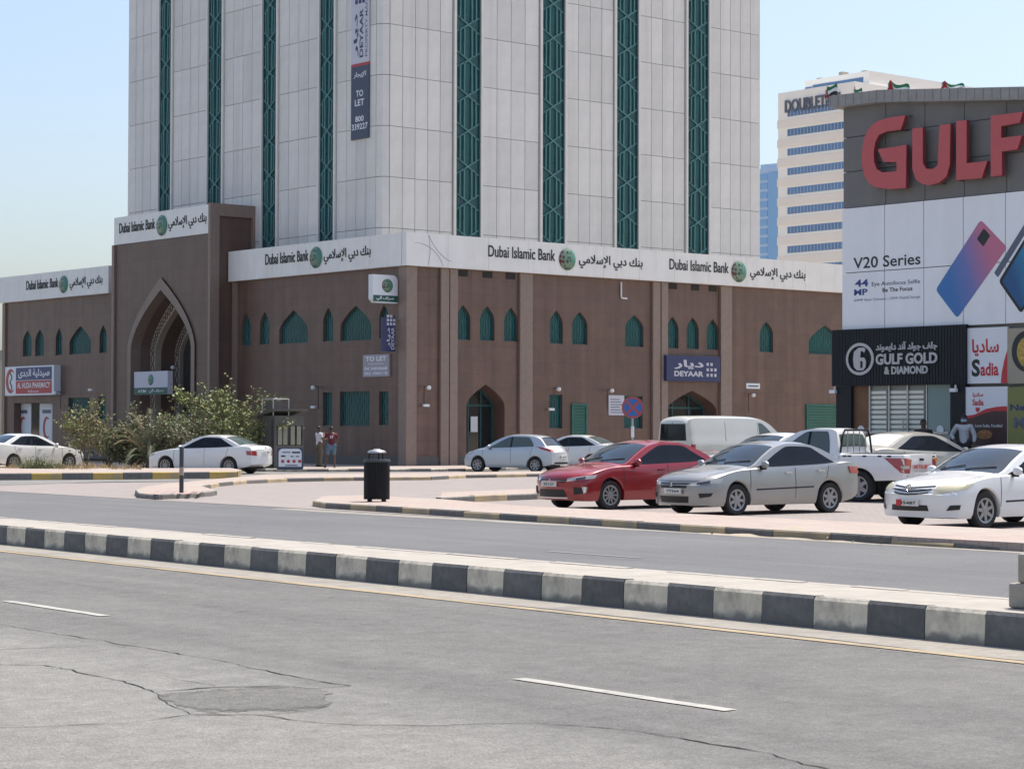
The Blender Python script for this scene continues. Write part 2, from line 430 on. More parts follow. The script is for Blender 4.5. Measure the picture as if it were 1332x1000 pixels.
mat('paint_yellow', (0.32, 0.25, 0.155), rough=0.8, var=0.15, scale=10, dirt=(0.21, 0.18, 0.13), dirtscale=1.6, dirtlo=0.48, dirthi=0.68)
# bank
tilemat('granite', (0.146, 0.082, 0.061), (0.128, 0.072, 0.054), (0.080, 0.047, 0.037), 1.2, 0.6, 0.008, rough=0.35, var=0.16, streak=0.17, offset=0.0)
tilemat('granite_portal', (0.134, 0.077, 0.058), (0.118, 0.069, 0.052), (0.077, 0.046, 0.037), 1.2, 0.6, 0.008, rough=0.35, var=0.10, streak=0.10, offset=0.0)
mat('granite_light', (0.245, 0.180, 0.146), rough=0.5, var=0.10, scale=5)
mat('granite_plinth', (0.085, 0.08, 0.08), rough=0.35, var=0.12, scale=4)
mat('pattern_stone', (0.40, 0.32, 0.255), rough=0.6, var=0.1, scale=6)
mat('pattern_line', (0.07, 0.055, 0.05), rough=0.7)
mat('fascia_white', (0.80, 0.785, 0.755), rough=0.32, var=0.05, scale=1.0, coat=0.2)
mat('tower_panel', (0.69, 0.67, 0.635), rough=0.38, var=0.08, scale=0.9, objvar=0.07)
mat('tower_trim', (0.72, 0.70, 0.665), rough=0.45, var=0.05, scale=2)
mat('tower_joint', (0.16, 0.125, 0.11), rough=0.8)
mat('teal_metal', (0.009, 0.074, 0.082), rough=0.45, var=0.15, scale=3)
mat('teal_lattice', (0.065, 0.20, 0.20), rough=0.5, var=0.12, scale=3)
mat('teal_glass', (0.003, 0.078, 0.078), rough=0.12, spec=0.4, var=0.25, scale=1.5)
mat('teal_gate', (0.012, 0.125, 0.10), rough=0.5, var=0.1, scale=3)
mat('dark_glass', (0.012, 0.014, 0.016), rough=0.05, spec=0.6)
mat('dark_interior', (0.02, 0.018, 0.017), rough=0.8)
mat('ink', (0.012, 0.018, 0.02), rough=0.5)
mat('white_paint', (0.76, 0.76, 0.76), rough=0.4)
mat('white_print', (0.72, 0.74, 0.78), rough=0.35)
mat('sign_green', (0.008, 0.085, 0.065), rough=0.4)
mat('navy', (0.020, 0.030, 0.11), rough=0.35)
mat('navy_grey', (0.042, 0.058, 0.10), rough=0.4)
mat('lilac_white', (0.55, 0.55, 0.62), rough=0.4)
mat('tolet_grey', (0.34, 0.33, 0.37), rough=0.5)
mat('ph_blue', (0.030, 0.045, 0.16), rough=0.35)
mat('ph_red', (0.42, 0.035, 0.045), rough=0.35)
mat('steel', (0.42, 0.42, 0.42), rough=0.35, metal=0.7, var=0.1)
mat('dark_steel', (0.06, 0.06, 0.065), rough=0.5, metal=0.3)
mat('black_plastic', (0.009, 0.009, 0.011), rough=0.6, spec=0.25)
mat('concrete', (0.36, 0.325, 0.27), rough=0.9, var=0.14, scale=4, bump=0.4, bscale=30, dirt=(0.25, 0.22, 0.18), dirtscale=1.2)
mat('beige_wall', (0.50, 0.44, 0.34), rough=0.85, var=0.07, scale=1.0)
# logo ball: printed lattice on a shaded green disc
def globemat():
    m = mat('globe', (0.045, 0.16, 0.12), rough=0.35)
    nt = m.node_tree; p = nt.nodes['Principled BSDF']; L = nt.links.new
    tc = nt.nodes.new('ShaderNodeTexCoord'); sp = nt.nodes.new('ShaderNodeSeparateXYZ'); L(tc.outputs['Generated'], sp.inputs[0])
    vo = nt.nodes.new('ShaderNodeTexVoronoi'); vo.inputs['Scale'].default_value = 5.5; vo.inputs['Randomness'].default_value = 0.6
    cb = nt.nodes.new('ShaderNodeCombineXYZ'); L(sp.outputs[0], cb.inputs[0]); L(sp.outputs[2], cb.inputs[1]); L(cb.outputs[0], vo.inputs['Vector'])
    r = nt.nodes.new('ShaderNodeMapRange'); r.inputs[1].default_value = 0.46; r.inputs[2].default_value = 0.54; L(vo.outputs[0], r.inputs[0])
    base = nt.nodes.new('ShaderNodeValToRGB'); base.color_ramp.elements[0].color = (0.12, 0.012, 0.03, 1); base.color_ramp.elements[1].color = (0.010, 0.06, 0.05, 1)
    base.color_ramp.elements[0].position = 0.12; base.color_ramp.elements[1].position = 0.42; L(sp.outputs[0], base.inputs[0])
    e = base.color_ramp.elements.new(0.3); e.color = (0.02, 0.05, 0.04, 1); e2 = base.color_ramp.elements.new(0.8); e2.color = (0.06, 0.22, 0.16, 1)
    mx = nt.nodes.new('ShaderNodeMix'); mx.data_type = 'RGBA'; L(r.outputs[0], mx.inputs[0]); L(base.outputs[0], mx.inputs[6]); mx.inputs[7].default_value = (0.17, 0.25, 0.17, 1)
    mk = nt.nodes.new('ShaderNodeMapRange'); mk.inputs[1].default_value = 0.72; mk.inputs[2].default_value = 0.78; L(sp.outputs[0], mk.inputs[0])
    m2 = nt.nodes.new('ShaderNodeMix'); m2.data_type = 'RGBA'; L(mk.outputs[0], m2.inputs[0]); L(mx.outputs[2], m2.inputs[6]); L(base.outputs[0], m2.inputs[7])
    L(m2.outputs[2], p.inputs['Base Color'])
globemat()
# shops
tilemat('gulf_grey', (0.155, 0.152, 0.145), (0.145, 0.142, 0.136), (0.14, 0.138, 0.13), 3.0, 3.0, 0.003, rough=0.5, var=0.06, streak=0.05)
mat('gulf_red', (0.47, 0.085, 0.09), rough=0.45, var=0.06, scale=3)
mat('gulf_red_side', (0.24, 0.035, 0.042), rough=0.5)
mat('cornice', (0.27, 0.265, 0.255), rough=0.7, var=0.15, scale=4)
mat('billboard', (0.79, 0.81, 0.83), rough=0.45, var=0.03, scale=0.7)
mat('ink_blue', (0.02, 0.045, 0.22), rough=0.4)
mat('ink_grey', (0.09, 0.11, 0.16), rough=0.4)
mat('black_board', (0.008, 0.012, 0.017), rough=0.45, spec=0.25)
mat('letter_grey', (0.46, 0.46, 0.46), rough=0.4)
mat('shop_glass', (0.22, 0.30, 0.29), rough=0.08, spec=0.6)
mat('shutter_slat', (0.80, 0.79, 0.68), rough=0.6, objvar=0.06)
mat('shutter_gap', (0.28, 0.31, 0.28), rough=0.6)
mat('shop_wood', (0.15, 0.065, 0.025), rough=0.5, var=0.2, scale=3)
mat('sadia_red', (0.50, 0.02, 0.03), rough=0.4)
mat('poster_dark', (0.045, 0.018, 0.018), rough=0.4, var=0.3, scale=4)
mat('poster_food', (0.30, 0.13, 0.04), rough=0.5, var=0.8, scale=14)
mat('poster_olive', (0.20, 0.205, 0.055), rough=0.4)
mat('poster_tan', (0.34, 0.30, 0.23), rough=0.4)
mat('poster_navy', (0.01, 0.03, 0.13), rough=0.4)
mat('noodle', (0.45, 0.30, 0.06), rough=0.5, var=0.6, scale=12)
mat('flag_red', (0.38, 0.03, 0.03), rough=0.8); mat('flag_green', (0.02, 0.17, 0.06), rough=0.8); mat('flag_white', (0.7, 0.7, 0.7), rough=0.8); mat('flag_black', (0.015, 0.015, 0.015), rough=0.8)
mat('hotel_cream', (0.90, 0.87, 0.81), rough=0.8, var=0.04, scale=0.1)
mat('hotel_band', (0.84, 0.775, 0.70), rough=0.8, var=0.04, scale=0.1)
mat('hotel_glass', (0.10, 0.20, 0.38), rough=0.15, objvar=0.12)
mat('blue_glass', (0.20, 0.40, 0.68), rough=0.25)
mat('blue_frame', (0.42, 0.58, 0.78), rough=0.6)
# phones printed on the billboard
def gradmat(name, c0, c1, c2):
    m = mat(name, c0, rough=0.4); nt = m.node_tree; p = nt.nodes['Principled BSDF']
    tc = nt.nodes.new('ShaderNodeTexCoord'); g = nt.nodes.new('ShaderNodeValToRGB'); mp = nt.nodes.new('ShaderNodeMapping')
    sp = nt.nodes.new('ShaderNodeSeparateXYZ'); nt.links.new(tc.outputs['Generated'], mp.inputs[0]); mp.inputs['Rotation'].default_value = (0, 0.35, 0)
    nt.links.new(mp.outputs[0], sp.inputs[0]); nt.links.new(sp.outputs[0], g.inputs[0])
    g.color_ramp.elements[0].color = (*c0, 1); g.color_ramp.elements[0].position = 0.3; g.color_ramp.elements[1].color = (*c2, 1); g.color_ramp.elements[1].position = 0.95
    e = g.color_ramp.elements.new(0.58); e.color = (*c1, 1)
    nt.links.new(g.outputs[0], p.inputs['Base Color'])
gradmat('phone_back', (0.035, 0.16, 0.42), (0.13, 0.17, 0.42), (0.50, 0.15, 0.24))
gradmat('phone_screen', (0.01, 0.08, 0.22), (0.015, 0.20, 0.36), (0.03, 0.30, 0.42))
# cars
def paint(name, col, metal=0.0, rough=0.3):
    mat(name, col, rough=rough, metal=metal, coat=1.0, var=0.03, scale=1.2)
paint('car_white', (0.72, 0.72, 0.71)); paint('car_red', (0.27, 0.004, 0.010), 0.1, 0.28); paint('car_silver', (0.31, 0.31, 0.30), 0.55, 0.36)
paint('car_pale', (0.50, 0.54, 0.58), 0.4, 0.36); paint('car_beige', (0.55, 0.51, 0.43), 0.4, 0.35); paint('van_white', (0.56, 0.565, 0.52))
mat('car_glass', (0.006, 0.009, 0.014), rough=0.04, spec=0.28)
mat('wind_glass', (0.012, 0.026, 0.042), rough=0.03, spec=0.55)
mat('clear_glass', (0.075, 0.10, 0.095), rough=0.04, spec=0.7)
mat('tyre', (0.012, 0.012, 0.013), rough=0.8, var=0.2, scale=10)
mat('rim', (0.30, 0.30, 0.305), rough=0.35, metal=0.6)
mat('under', (0.008, 0.008, 0.008), rough=0.9)
mat('seam', (0.02, 0.02, 0.02), rough=0.7)
mat('tail_red', (0.34, 0.008, 0.012), rough=0.15, coat=1.0); mat('lens', (0.40, 0.40, 0.39), rough=0.12, coat=1.0); mat('lens_yellow', (0.52, 0.48, 0.33), rough=0.2, coat=0.8)
mat('lens_dark', (0.05, 0.05, 0.055), rough=0.1, coat=1.0)
mat('chrome', (0.65, 0.65, 0.66), rough=0.15, metal=0.9); mat('grille_black', (0.01, 0.01, 0.011), rough=0.5); mat('plate', (0.62, 0.62, 0.58), rough=0.5)
mat('dash_white', (0.50, 0.52, 0.50), rough=0.6); mat('amber', (0.55, 0.18, 0.02), rough=0.3)
# people
mat('skin', (0.10, 0.055, 0.036), rough=0.55); mat('hair', (0.008, 0.007, 0.007), rough=0.6)
mat('shirt_white', (0.62, 0.63, 0.68), rough=0.85); mat('shirt_maroon', (0.12, 0.012, 0.025), rough=0.85); mat('shirt_pale', (0.46, 0.48, 0.50), rough=0.85); mat('shirt_black', (0.015, 0.015, 0.018), rough=0.85)
mat('trouser_khaki', (0.115, 0.10, 0.075), rough=0.9); mat('denim', (0.10, 0.17, 0.25), rough=0.9); mat('trouser_dark', (0.02, 0.02, 0.025), rough=0.9); mat('mask_blue', (0.35, 0.5, 0.6), rough=0.8)
# plants
mat('leaf_green', (0.235, 0.26, 0.10), rough=0.6, island=0.45, spec=0.3); mat('leaf_dark', (0.105, 0.13, 0.055), rough=0.65, island=0.5, spec=0.3)
mat('leaf_palm', (0.15, 0.16, 0.10), rough=0.55, island=0.4, spec=0.35); mat('leaf_dry', (0.23, 0.175, 0.095), rough=0.8, island=0.4); mat('bark', (0.13, 0.095, 0.065), rough=0.9, var=0.3, scale=8, bump=0.5)
mat('grass_dry', (0.33, 0.235, 0.12), rough=0.9, island=0.35); mat('weed', (0.13, 0.15, 0.06), rough=0.7, island=0.4)

# grime that gathers along the foot of the kerb stones, and scuffed paint
for k_ in ('kerb_white', 'kerb_black'):
    nt = MATS[k_].node_tree; p = nt.nodes['Principled BSDF']; L = nt.links.new; src = p.inputs['Base Color'].links[0].from_socket
    tc = nt.nodes.new('ShaderNodeTexCoord'); sp = nt.nodes.new('ShaderNodeSeparateXYZ'); L(tc.outputs['Object'], sp.inputs[0])
    oi = nt.nodes.new('ShaderNodeObjectInfo'); av = nt.nodes.new('ShaderNodeVectorMath'); av.operation = 'ADD'; L(tc.outputs['Object'], av.inputs[0]); L(oi.outputs['Location'], av.inputs[1])
    n = nt.nodes.new('ShaderNodeTexNoise'); n.inputs['Scale'].default_value = 5; n.inputs['Detail'].default_value = 7; L(av.outputs[0], n.inputs['Vector'])
    a = nt.nodes.new('ShaderNodeMath'); a.operation = 'MULTIPLY_ADD'; a.inputs[1].default_value = 0.22; L(n.outputs[0], a.inputs[0]); L(sp.outputs[2], a.inputs[2])
    r = nt.nodes.new('ShaderNodeMapRange'); r.inputs[1].default_value = 0.20; r.inputs[2].default_value = 0.14; r.inputs[4].default_value = 0.75; L(a.outputs[0], r.inputs[0])
    mx = nt.nodes.new('ShaderNodeMix'); mx.data_type = 'RGBA'; L(r.outputs[0], mx.inputs[0]); L(src, mx.inputs[6]); mx.inputs[7].default_value = (0.15, 0.135, 0.115, 1)
    n2 = nt.nodes.new('ShaderNodeTexNoise'); n2.inputs['Scale'].default_value = 11; n2.inputs['Detail'].default_value = 8; n2.inputs['Roughness'].default_value = 0.75; L(av.outputs[0], n2.inputs['Vector'])
    r2 = nt.nodes.new('ShaderNodeMapRange'); r2.inputs[1].default_value = 0.60; r2.inputs[2].default_value = 0.66; r2.inputs[4].default_value = 0.6; L(n2.outputs[0], r2.inputs[0])
    m2 = nt.nodes.new('ShaderNodeMix'); m2.data_type = 'RGBA'; L(r2.outputs[0], m2.inputs[0]); L(mx.outputs[2], m2.inputs[6]); m2.inputs[7].default_value = (0.24, 0.22, 0.19, 1)
    L(m2.outputs[2], p.inputs['Base Color'])
mat('paint_faded', (0.21, 0.208, 0.20), rough=0.85, var=0.1, scale=10)

def runoff(name, amt, col):
    nt = MATS[name].node_tree; p = nt.nodes['Principled BSDF']; L = nt.links.new; src = p.inputs['Base Color'].links[0].from_socket
    ge = nt.nodes.new('ShaderNodeNewGeometry'); mp = nt.nodes.new('ShaderNodeMapping'); mp.inputs['Scale'].default_value = (1.6, 1.6, 0.05); L(ge.outputs['Position'], mp.inputs[0])
    n = nt.nodes.new('ShaderNodeTexNoise'); n.inputs['Scale'].default_value = 1.0; n.inputs['Detail'].default_value = 8; n.inputs['Roughness'].default_value = 0.7; L(mp.outputs[0], n.inputs['Vector'])
    r = nt.nodes.new('ShaderNodeMapRange'); r.inputs[1].default_value = 0.50; r.inputs[2].default_value = 0.74; r.inputs[4].default_value = amt; L(n.outputs[0], r.inputs[0])
    mx = nt.nodes.new('ShaderNodeMix'); mx.data_type = 'RGBA'; L(r.outputs[0], mx.inputs[0]); L(src, mx.inputs[6]); mx.inputs[7].default_value = (*col, 1); L(mx.outputs[2], p.inputs['Base Color'])
runoff('tower_panel', 0.4, (0.46, 0.44, 0.41)); runoff('fascia_white', 0.35, (0.55, 0.52, 0.47)); runoff('billboard', 0.2, (0.5, 0.52, 0.54)); runoff('granite_light', 0.4, (0.15, 0.11, 0.09))

def ragged(name):
    # the repair has crumbled at its rim: it ends where its gravel ends, not along a drawn line
    nt = MATS[name].node_tree; p = nt.nodes['Principled BSDF']; L = nt.links.new
    tc = nt.nodes.new('ShaderNodeTexCoord'); mp = nt.nodes.new('ShaderNodeMapping'); mp.inputs['Location'].default_value = (-1, -1, 0); mp.inputs['Scale'].default_value = (2, 2, 0); L(tc.outputs['Generated'], mp.inputs[0])
    ln = nt.nodes.new('ShaderNodeVectorMath'); ln.operation = 'LENGTH'; L(mp.outputs[0], ln.inputs[0])
    n = nt.nodes.new('ShaderNodeTexNoise'); n.inputs['Scale'].default_value = 3.2; n.inputs['Detail'].default_value = 10; n.inputs['Roughness'].default_value = 0.8; L(tc.outputs['Object'], n.inputs['Vector'])
    a = nt.nodes.new('ShaderNodeMath'); a.operation = 'MULTIPLY_ADD'; a.inputs[1].default_value = 1.5; L(n.outputs[0], a.inputs[0]); L(ln.outputs['Value'], a.inputs[2])
    r = nt.nodes.new('ShaderNodeMapRange'); r.inputs[1].default_value = 1.72; r.inputs[2].default_value = 1.55; L(a.outputs[0], r.inputs[0]); L(r.outputs[0], p.inputs['Alpha'])
ragged('asphalt_patch'); blotch('asphalt_patch', 9.0, 0.72, 1.25)
# ------------------------------------------------------------------ the ground
QANG = atan2(QD.y, QD.x)
def sheet(name, poly, z, m, rz=0.0, thick=0.0, inworld=True):
    """flat piece of the setting; poly in world metres, or in (across, along) road metres when rz is the road's angle"""
    mb = MB()
    if thick: mb.prism(poly, z - thick, z, 'xy')
    else:
        t = tessellate_polygon([[Vector((p[0], p[1], 0)) for p in poly]])
        f = []
        for q in t:
            a = [poly[i] for i in q]
            ar = (a[1][0] - a[0][0]) * (a[2][1] - a[0][1]) - (a[2][0] - a[0][0]) * (a[1][1] - a[0][1])
            f.append(tuple(q) if ar > 0 else (q[0], q[2], q[1]))
        mb.add([(p[0], p[1], z) for p in poly], f)
    return tag(put(name, mb, None, (0, 0, 0), rz, m), kind='structure')
def rsheet(name, poly, z, m, thick=0.0): return sheet(name, poly, z, m, QANG, thick)
def rr(px, py, z=0.0): return toSR(G(px, py, z))

S_MED0, S_MED1, S_KERB, S_WALK = 13.48, 14.75, 24.65, 27.7
sheet('ground', [(-1500, -300), (1500, -300), (1500, 2500), (-1500, 2500)], -0.02, 'sand')
rsheet('near_road', [(-14, -60), (S_MED0 + 0.05, -60), (S_MED0 + 0.05, 260), (-14, 260)], 0.0, 'asphalt_near')
rsheet('far_road', [(S_MED1 - 0.05, -60), (S_KERB + 0.1, -60), (S_KERB + 0.1, 30), (25.4, 38), (26.0, 42), (30, 46), (34, 56), (46, 56), (52, 260), (S_MED1 - 0.05, 260)], 0.0, 'asphalt_far')
# worn verge of sand blown along the kerbs
mat('sand_film', (0.255, 0.235, 0.205), rough=0.95, var=0.22, scale=6, dirt=(0.17, 0.16, 0.15), dirtscale=1.5)
def film(name, s0, s1, r0, r1, z, seed):
    rnd = random.Random(seed); n = 60; L_ = []; R_ = []
    for i in range(n + 1):
        r = r0 + (r1 - r0) * i / n
        R_.append((s1, r)); L_.append((s0 + (s1 - s0) * (0.35 * abs(noise.noise((r * 0.35, seed, 0)))) , r))
    mb = MB(); mb.grid([[(a[0], a[1], z), (b[0], b[1], z)] for a, b in zip(L_, R_)])
    return tag(put(name, mb, None, (0, 0, 0), QANG, 'sand_film'), kind='structure')
film('kerb_dust', 12.80, S_MED0 + 0.02, -5, 70, 0.003, 3)
film('kerb_dust', 24.1, S_KERB + 0.02, 5, 40, 0.003, 9)

# painted lines
mk = empty('road_marking'); tag(mk, kind='structure')
mb = MB()
n = 90
for i in range(n):
    r0 = -8 + i; 
    w0 = 0.065 + 0.012 * noise.noise((i * 0.9, 4, 0)); s0 = 12.72 + 0.02 * noise.noise((i * 0.3, 1, 0))
    mb.add([(s0 - w0, r0, 0.006), (s0 + w0, r0, 0.006), (s0 + w0, r0 + 1, 0.006), (s0 - w0, r0 + 1, 0.006)], [(0, 1, 2, 3)])
put('edge_line', mb, mk, (0, 0, 0), QANG, 'paint_yellow')
for k in range(-3, 9):
    r0 = 9.7 + k * 8.25; s0 = 9.1
    rnd = random.Random(k); o = []
    for t in range(9): o.append((s0 - 0.055 + rnd.uniform(-.008, .008), r0 + 2.1 * t / 8))
    for t in range(8, -1, -1): o.append((s0 + 0.055 + rnd.uniform(-.008, .008), r0 + 2.1 * t / 8))
    put('lane_dash', MB().add([(p[0], p[1], 0.006) for p in o], [(i, 17 - i, 16 - i, i + 1) for i in range(8)]), mk, (0, 0, 0), QANG, 'paint_white')
for k in range(0, 1):
    r0 = rr(835, 726)[1]; s0 = rr(835, 726)[0]
    put('lane_dash', MB().add([(s0 - .05, r0, .006), (s0 + .05, r0, .006), (s0 + .05, r0 + 2, .006), (s0 - .05, r0 + 2, .006)], [(0, 1, 2, 3)]), mk, (0, 0, 0), QANG, 'paint_faded')

# cracks and the ravelled patch in the near lane
def crackline(pts, w, seed):
    rnd = random.Random(seed); P = [Vector(rr(*p)).to_2d() for p in pts]; out = []
    for a, b in zip(P, P[1:]):
        L_ = (b - a).length; n = max(2, int(L_ / 0.09))
        for i in range(n): out.append(a.lerp(b, i / n))
    out.append(P[-1])
    l, r = [], []
    for i, p in enumerate(out):
        d = (out[min(i + 1, len(out) - 1)] - out[max(i - 1, 0)]).normalized(); nn = Vector((-d.y, d.x))
        p = p + nn * (0.05 * noise.noise((i * 0.23, seed, 0)) + rnd.uniform(-.014, .014))
        ww = w * (0.35 + rnd.random() * 0.9) * (0.35 + 0.65 * abs(noise.noise((i * 0.11, seed * 2.0, 3))) * 2)
        l.append((p.x + nn.x * ww, p.y + nn.y * ww, 0.004)); r.append((p.x - nn.x * ww, p.y - nn.y * ww, 0.004))
    return MB().grid([[a, b] for a, b in zip(r, l)])
cr = empty('road_crack'); tag(cr, kind='structure')
for i, (pts, w) in enumerate([
    ([(-60, 864), (60, 865), (110, 876), (160, 886), (200, 900)], .013),
    ([(-60, 948), (60, 945), (160, 941), (200, 935), (250, 929), (330, 930), (390, 938), (470, 943), (560, 944), (700, 940), (820, 950), (960, 972), (1080, 1000)], .011),
    ([(0, 812), (90, 827), (190, 843), (300, 862), (400, 884), (455, 892)], .010),
    ([(200, 900), (240, 897), (300, 893), (360, 892), (410, 896), (455, 892)], .013),
    ([(0, 845), (80, 842), (140, 838), (165, 842)], .011), ([(215, 880), (280, 892)], .006), ([(200, 900), (222, 918), (250, 929)], .011), ([(250, 929), (340, 930), (400, 924), (432, 917)], .013)]):
    put('crack', crackline(pts, w, i + 1), cr, (0, 0, 0), QANG, 'crack')
pp = [(203, 903), (222, 899), (245, 899), (270, 895), (310, 894), (350, 892), (380, 892), (410, 896), (436, 897), (428, 903), (418, 909), (432, 914), (426, 920), (398, 924), (360, 927), (330, 929), (290, 929), (252, 928), (236, 922), (222, 914)]
P0 = [Vector(rr(*p)).to_2d() for p in pp]; pr = []
for i, p in enumerate(P0):
    q = P0[(i + 1) % len(P0)]
    for t in range(9):
        v = p.lerp(q, t / 9); pr.append((v.x + 0.05 * noise.noise((v.x * 7, v.y * 7, 1)) + random.uniform(-.004, .004), v.y + 0.08 * noise.noise((v.x * 5, v.y * 5, 7)) + random.uniform(-.005, .005)))
rsheet('road_patch', pr, 0.0035, 'asphalt_patch')

# median with painted kerb stones
med = rsheet('median', [(S_MED0 + 0.14, -30), (S_MED1 - 0.14, -30), (S_MED1 - 0.14, 120), (S_MED0 + 0.14, 120)], 0.272, 'median_top', 0.27)
LB = 0.632
def stoneprism(w, h, l, ch=0.03):
    return MB().prism([(0.008, -0.02), (w, -0.02), (w, h - 0.004), (ch + 0.012, h), (0.02, h - ch), (0.012, 0.06)], 0.004, l - 0.004)
stone_a = {}
for k in ('kerb_white', 'kerb_black'):
    me_ = stoneprism(0.15, 0.28, LB).mesh('kerb_stone', [k, 'median_top'])
    for pl__ in me_.polygons:
        if pl__.normal.z > .95: pl__.material_index = 1
    stone_a[k] = me_
def rowstones(r0, r1, smin, flip, parent):
    i = 0; r = r0
    while r < r1:
        k = 'kerb_black' if round((r - 10.81) / LB) % 2 == 0 else 'kerb_white'
        rnd = random.Random(int(r * 100) + int(smin)); 
        j = rnd.uniform(-.006, .006)
        if not flip: o = put('kerb_stone', stone_a[k], parent, (smin + j, r, rnd.uniform(-.006, .004)), 0)
        else: o = put('kerb_stone', stone_a[k], parent, (smin + j, r + LB, rnd.uniform(-.006, .004)), pi)
        r += LB
R0 = 10.81 - LB * 12
rowstones(R0, R0 + LB * 64, S_MED0, False, med)
rowstones(R0, R0 + LB * 64, S_MED1, True, med)
for (s0, fl) in ((S_MED0, 0), (S_MED1 - 0.15, 1)):          # the rest, past the frame
    mb = MB()
    r = R0 + LB * 64
    while r < 118: mb.box(s0, s0 + .15, r + .004, r + LB - .004, -.02, .278); r += LB * 2
    tag(put('kerb_stone_row', mb, med, (0, 0, 0), 0, 'kerb_black'), kind='stuff')
    mb = MB(); r = R0 + LB * 65
    while r < 118: mb.box(s0, s0 + .15, r + .004, r + LB - .004, -.02, .278); r += LB * 2
    tag(put('kerb_stone_row', mb, med, (0, 0, 0), 0, 'kerb_white'), kind='stuff')

# raised pavements with kerb stones along their edges
def kerbrun(parent, pts, cols, h=0.13, w=0.14, bl=0.9, seed=1, closed=False, broken=()):
    """stones along a world polyline; the stone's face is on the right of the way"""
    rnd = random.Random(seed); k = 0
    pts = [Vector((p[0], p[1])) for p in pts]
    seq = list(zip(pts, pts[1:])) + ([(pts[-1], pts[0])] if closed else [])
    for a, b in seq:
        d = b - a; L_ = d.length; n = max(1, round(L_ / bl)); l = L_ / n; ang = atan2(d.y, d.x)
        for i in range(n):
            p = a + d * (i / n); c = cols[k % len(cols)]; k += 1
            mb = MB(); x0, x1 = 0.006, l - 0.006
            hh = h + rnd.uniform(-.008, .008)
            if k in broken: hh *= 0.55
            # chamfered front edge (local y < 0 is the carriageway)
            v = []
            for x in (x0, x1): v += [(x, -.03, -.03), (x, -.026, hh - .025), (x, -.005, hh), (x, w, hh), (x, w, -.03)]
            mb.add(v, [(0, 1, 2, 3, 4), (9, 8, 7, 6, 5), (0, 5, 6, 1), (1, 6, 7, 2), (2, 7, 8, 3), (3, 8, 9, 4), (4, 9, 5, 0)])
            o = put('kerb_stone', mb, parent, (p.x, p.y, 0), ang + (rnd.uniform(-.04, .04) if k in broken else 0), [c, 'median_top'])
            o.data.polygons[4].material_index = 1
def pv(name, poly, z, m, thick=0.14):
    return sheet(name, [(p[0], p[1]) for p in poly], z, m, 0, thick)
def xy(v): return (v.x, v.y)
# paving of the car park, sloping up to the shops
rows = []
for i in range(41):
    s = S_WALK - 2.9 + (70 - S_WALK) * i / 40; row = []
    for j in range(61):
        r = -30 + 92 * j / 60
        q = SR(s, r); row.append((s, r, 0.006 + hgt(q.x, q.y)))
    rows.append(row)
tag(put('car_park', MB().grid([list(r) for r in rows]), None, (0, 0, 0), QANG, 'paver_park', smooth=180), kind='structure')
# pavement along the far carriageway (with the bin at its end)
k0 = [G(408, 658.5), G(425, 661.5), G(490, 665.5), G(560, 670), G(700, 679), G(830, 687.5), G(1007, 699), G(1332, 717.5)]
e = G(1332, 717.5); k0.append(e + Vector((7, -9.3, 0))); k0.append(e + Vector((16, -21.3, 0)))
inner = [SR(S_WALK, toSR(e)[1] - 30), SR(S_WALK, 36), G(575, 656), G(470, 650.5), G(420, 652)]
wk = pv('pavement', [xy(p) for p in k0] + [xy(p) for p in inner], 0.125, 'paver_walk')
kerbrun(wk, k0, ['kerb_buff', 'kerb_grey', 'kerb_buff', 'kerb_black'], 0.128, 0.13, 1.2, 5, broken=(17, 18, 19))
# raised strip behind the red car's bay
q0 = [G(573, 655.5), G(616, 653), G(700, 649.5), G(800, 646)]
q1 = [G(800, 640.5), G(700, 642.5), G(575, 648)]
st = pv('pavement', [xy(p) for p in q0 + q1], 0.15, 'paver_walk', 0.15)
kerbrun(st, q0, ['kerb_black', 'kerb_buff', 'kerb_black'], 0.155, 0.13, 1.1, 8)
# kerbed nose of the island with the post
isl = [G(177, 643), G(181, 648), G(205, 650), G(245, 648), G(274, 645.5), G(281, 644)]
isl2 = [G(262, 637.5), G(284, 633), G(320, 629.5), G(373, 627), G(420, 626), G(500, 625), G(560, 624.5), G(605, 622), G(760, 619)]
isl3 = [G(760, 616.5), G(605, 618), G(560, 619), G(400, 620.5), G(345, 622), G(280, 628), G(220, 634), G(190, 638.5)]
il = pv('traffic_island', [xy(p) for p in isl + isl2 + isl3], 0.125, 'paver_walk')
kerbrun(il, isl, ['kerb_grey', 'kerb_black', 'kerb_grey'], 0.128, 0.13, 0.6, 3)
kerbrun(il, isl2, ['kerb_grey', 'kerb_buff', 'kerb_black', 'kerb_buff'], 0.128, 0.13, 1.5, 4)
for i in range(6):                                            # darker rows in the island's paving
    x_ = 188 + i * 11.5
    q_ = [G(x_ + 8, 642.2, .125), G(x_ + 12.5, 642.2, .125), G(x_ + 22, 638.0, .125), G(x_ + 17.5, 638.0, .125)]
    put('paver_row', MB().add([(v.x, v.y, .1265) for v in q_], [(0, 1, 2, 3)]), il, (0, 0, 0), 0, 'red_row')
# side road in front of the bank
sheet('side_road', [xy(G(-260, 640)), xy(G(140, 627)), xy(G(300, 626)), xy(G(400, 622)), xy(G(605, 619)), xy(G(800, 616)), xy(G(960, 609)), xy(G(960, 603)), xy(G(600, 607.5)), xy(G(300, 606)), xy(G(-260, 602))], 0.012, 'asphalt_side')
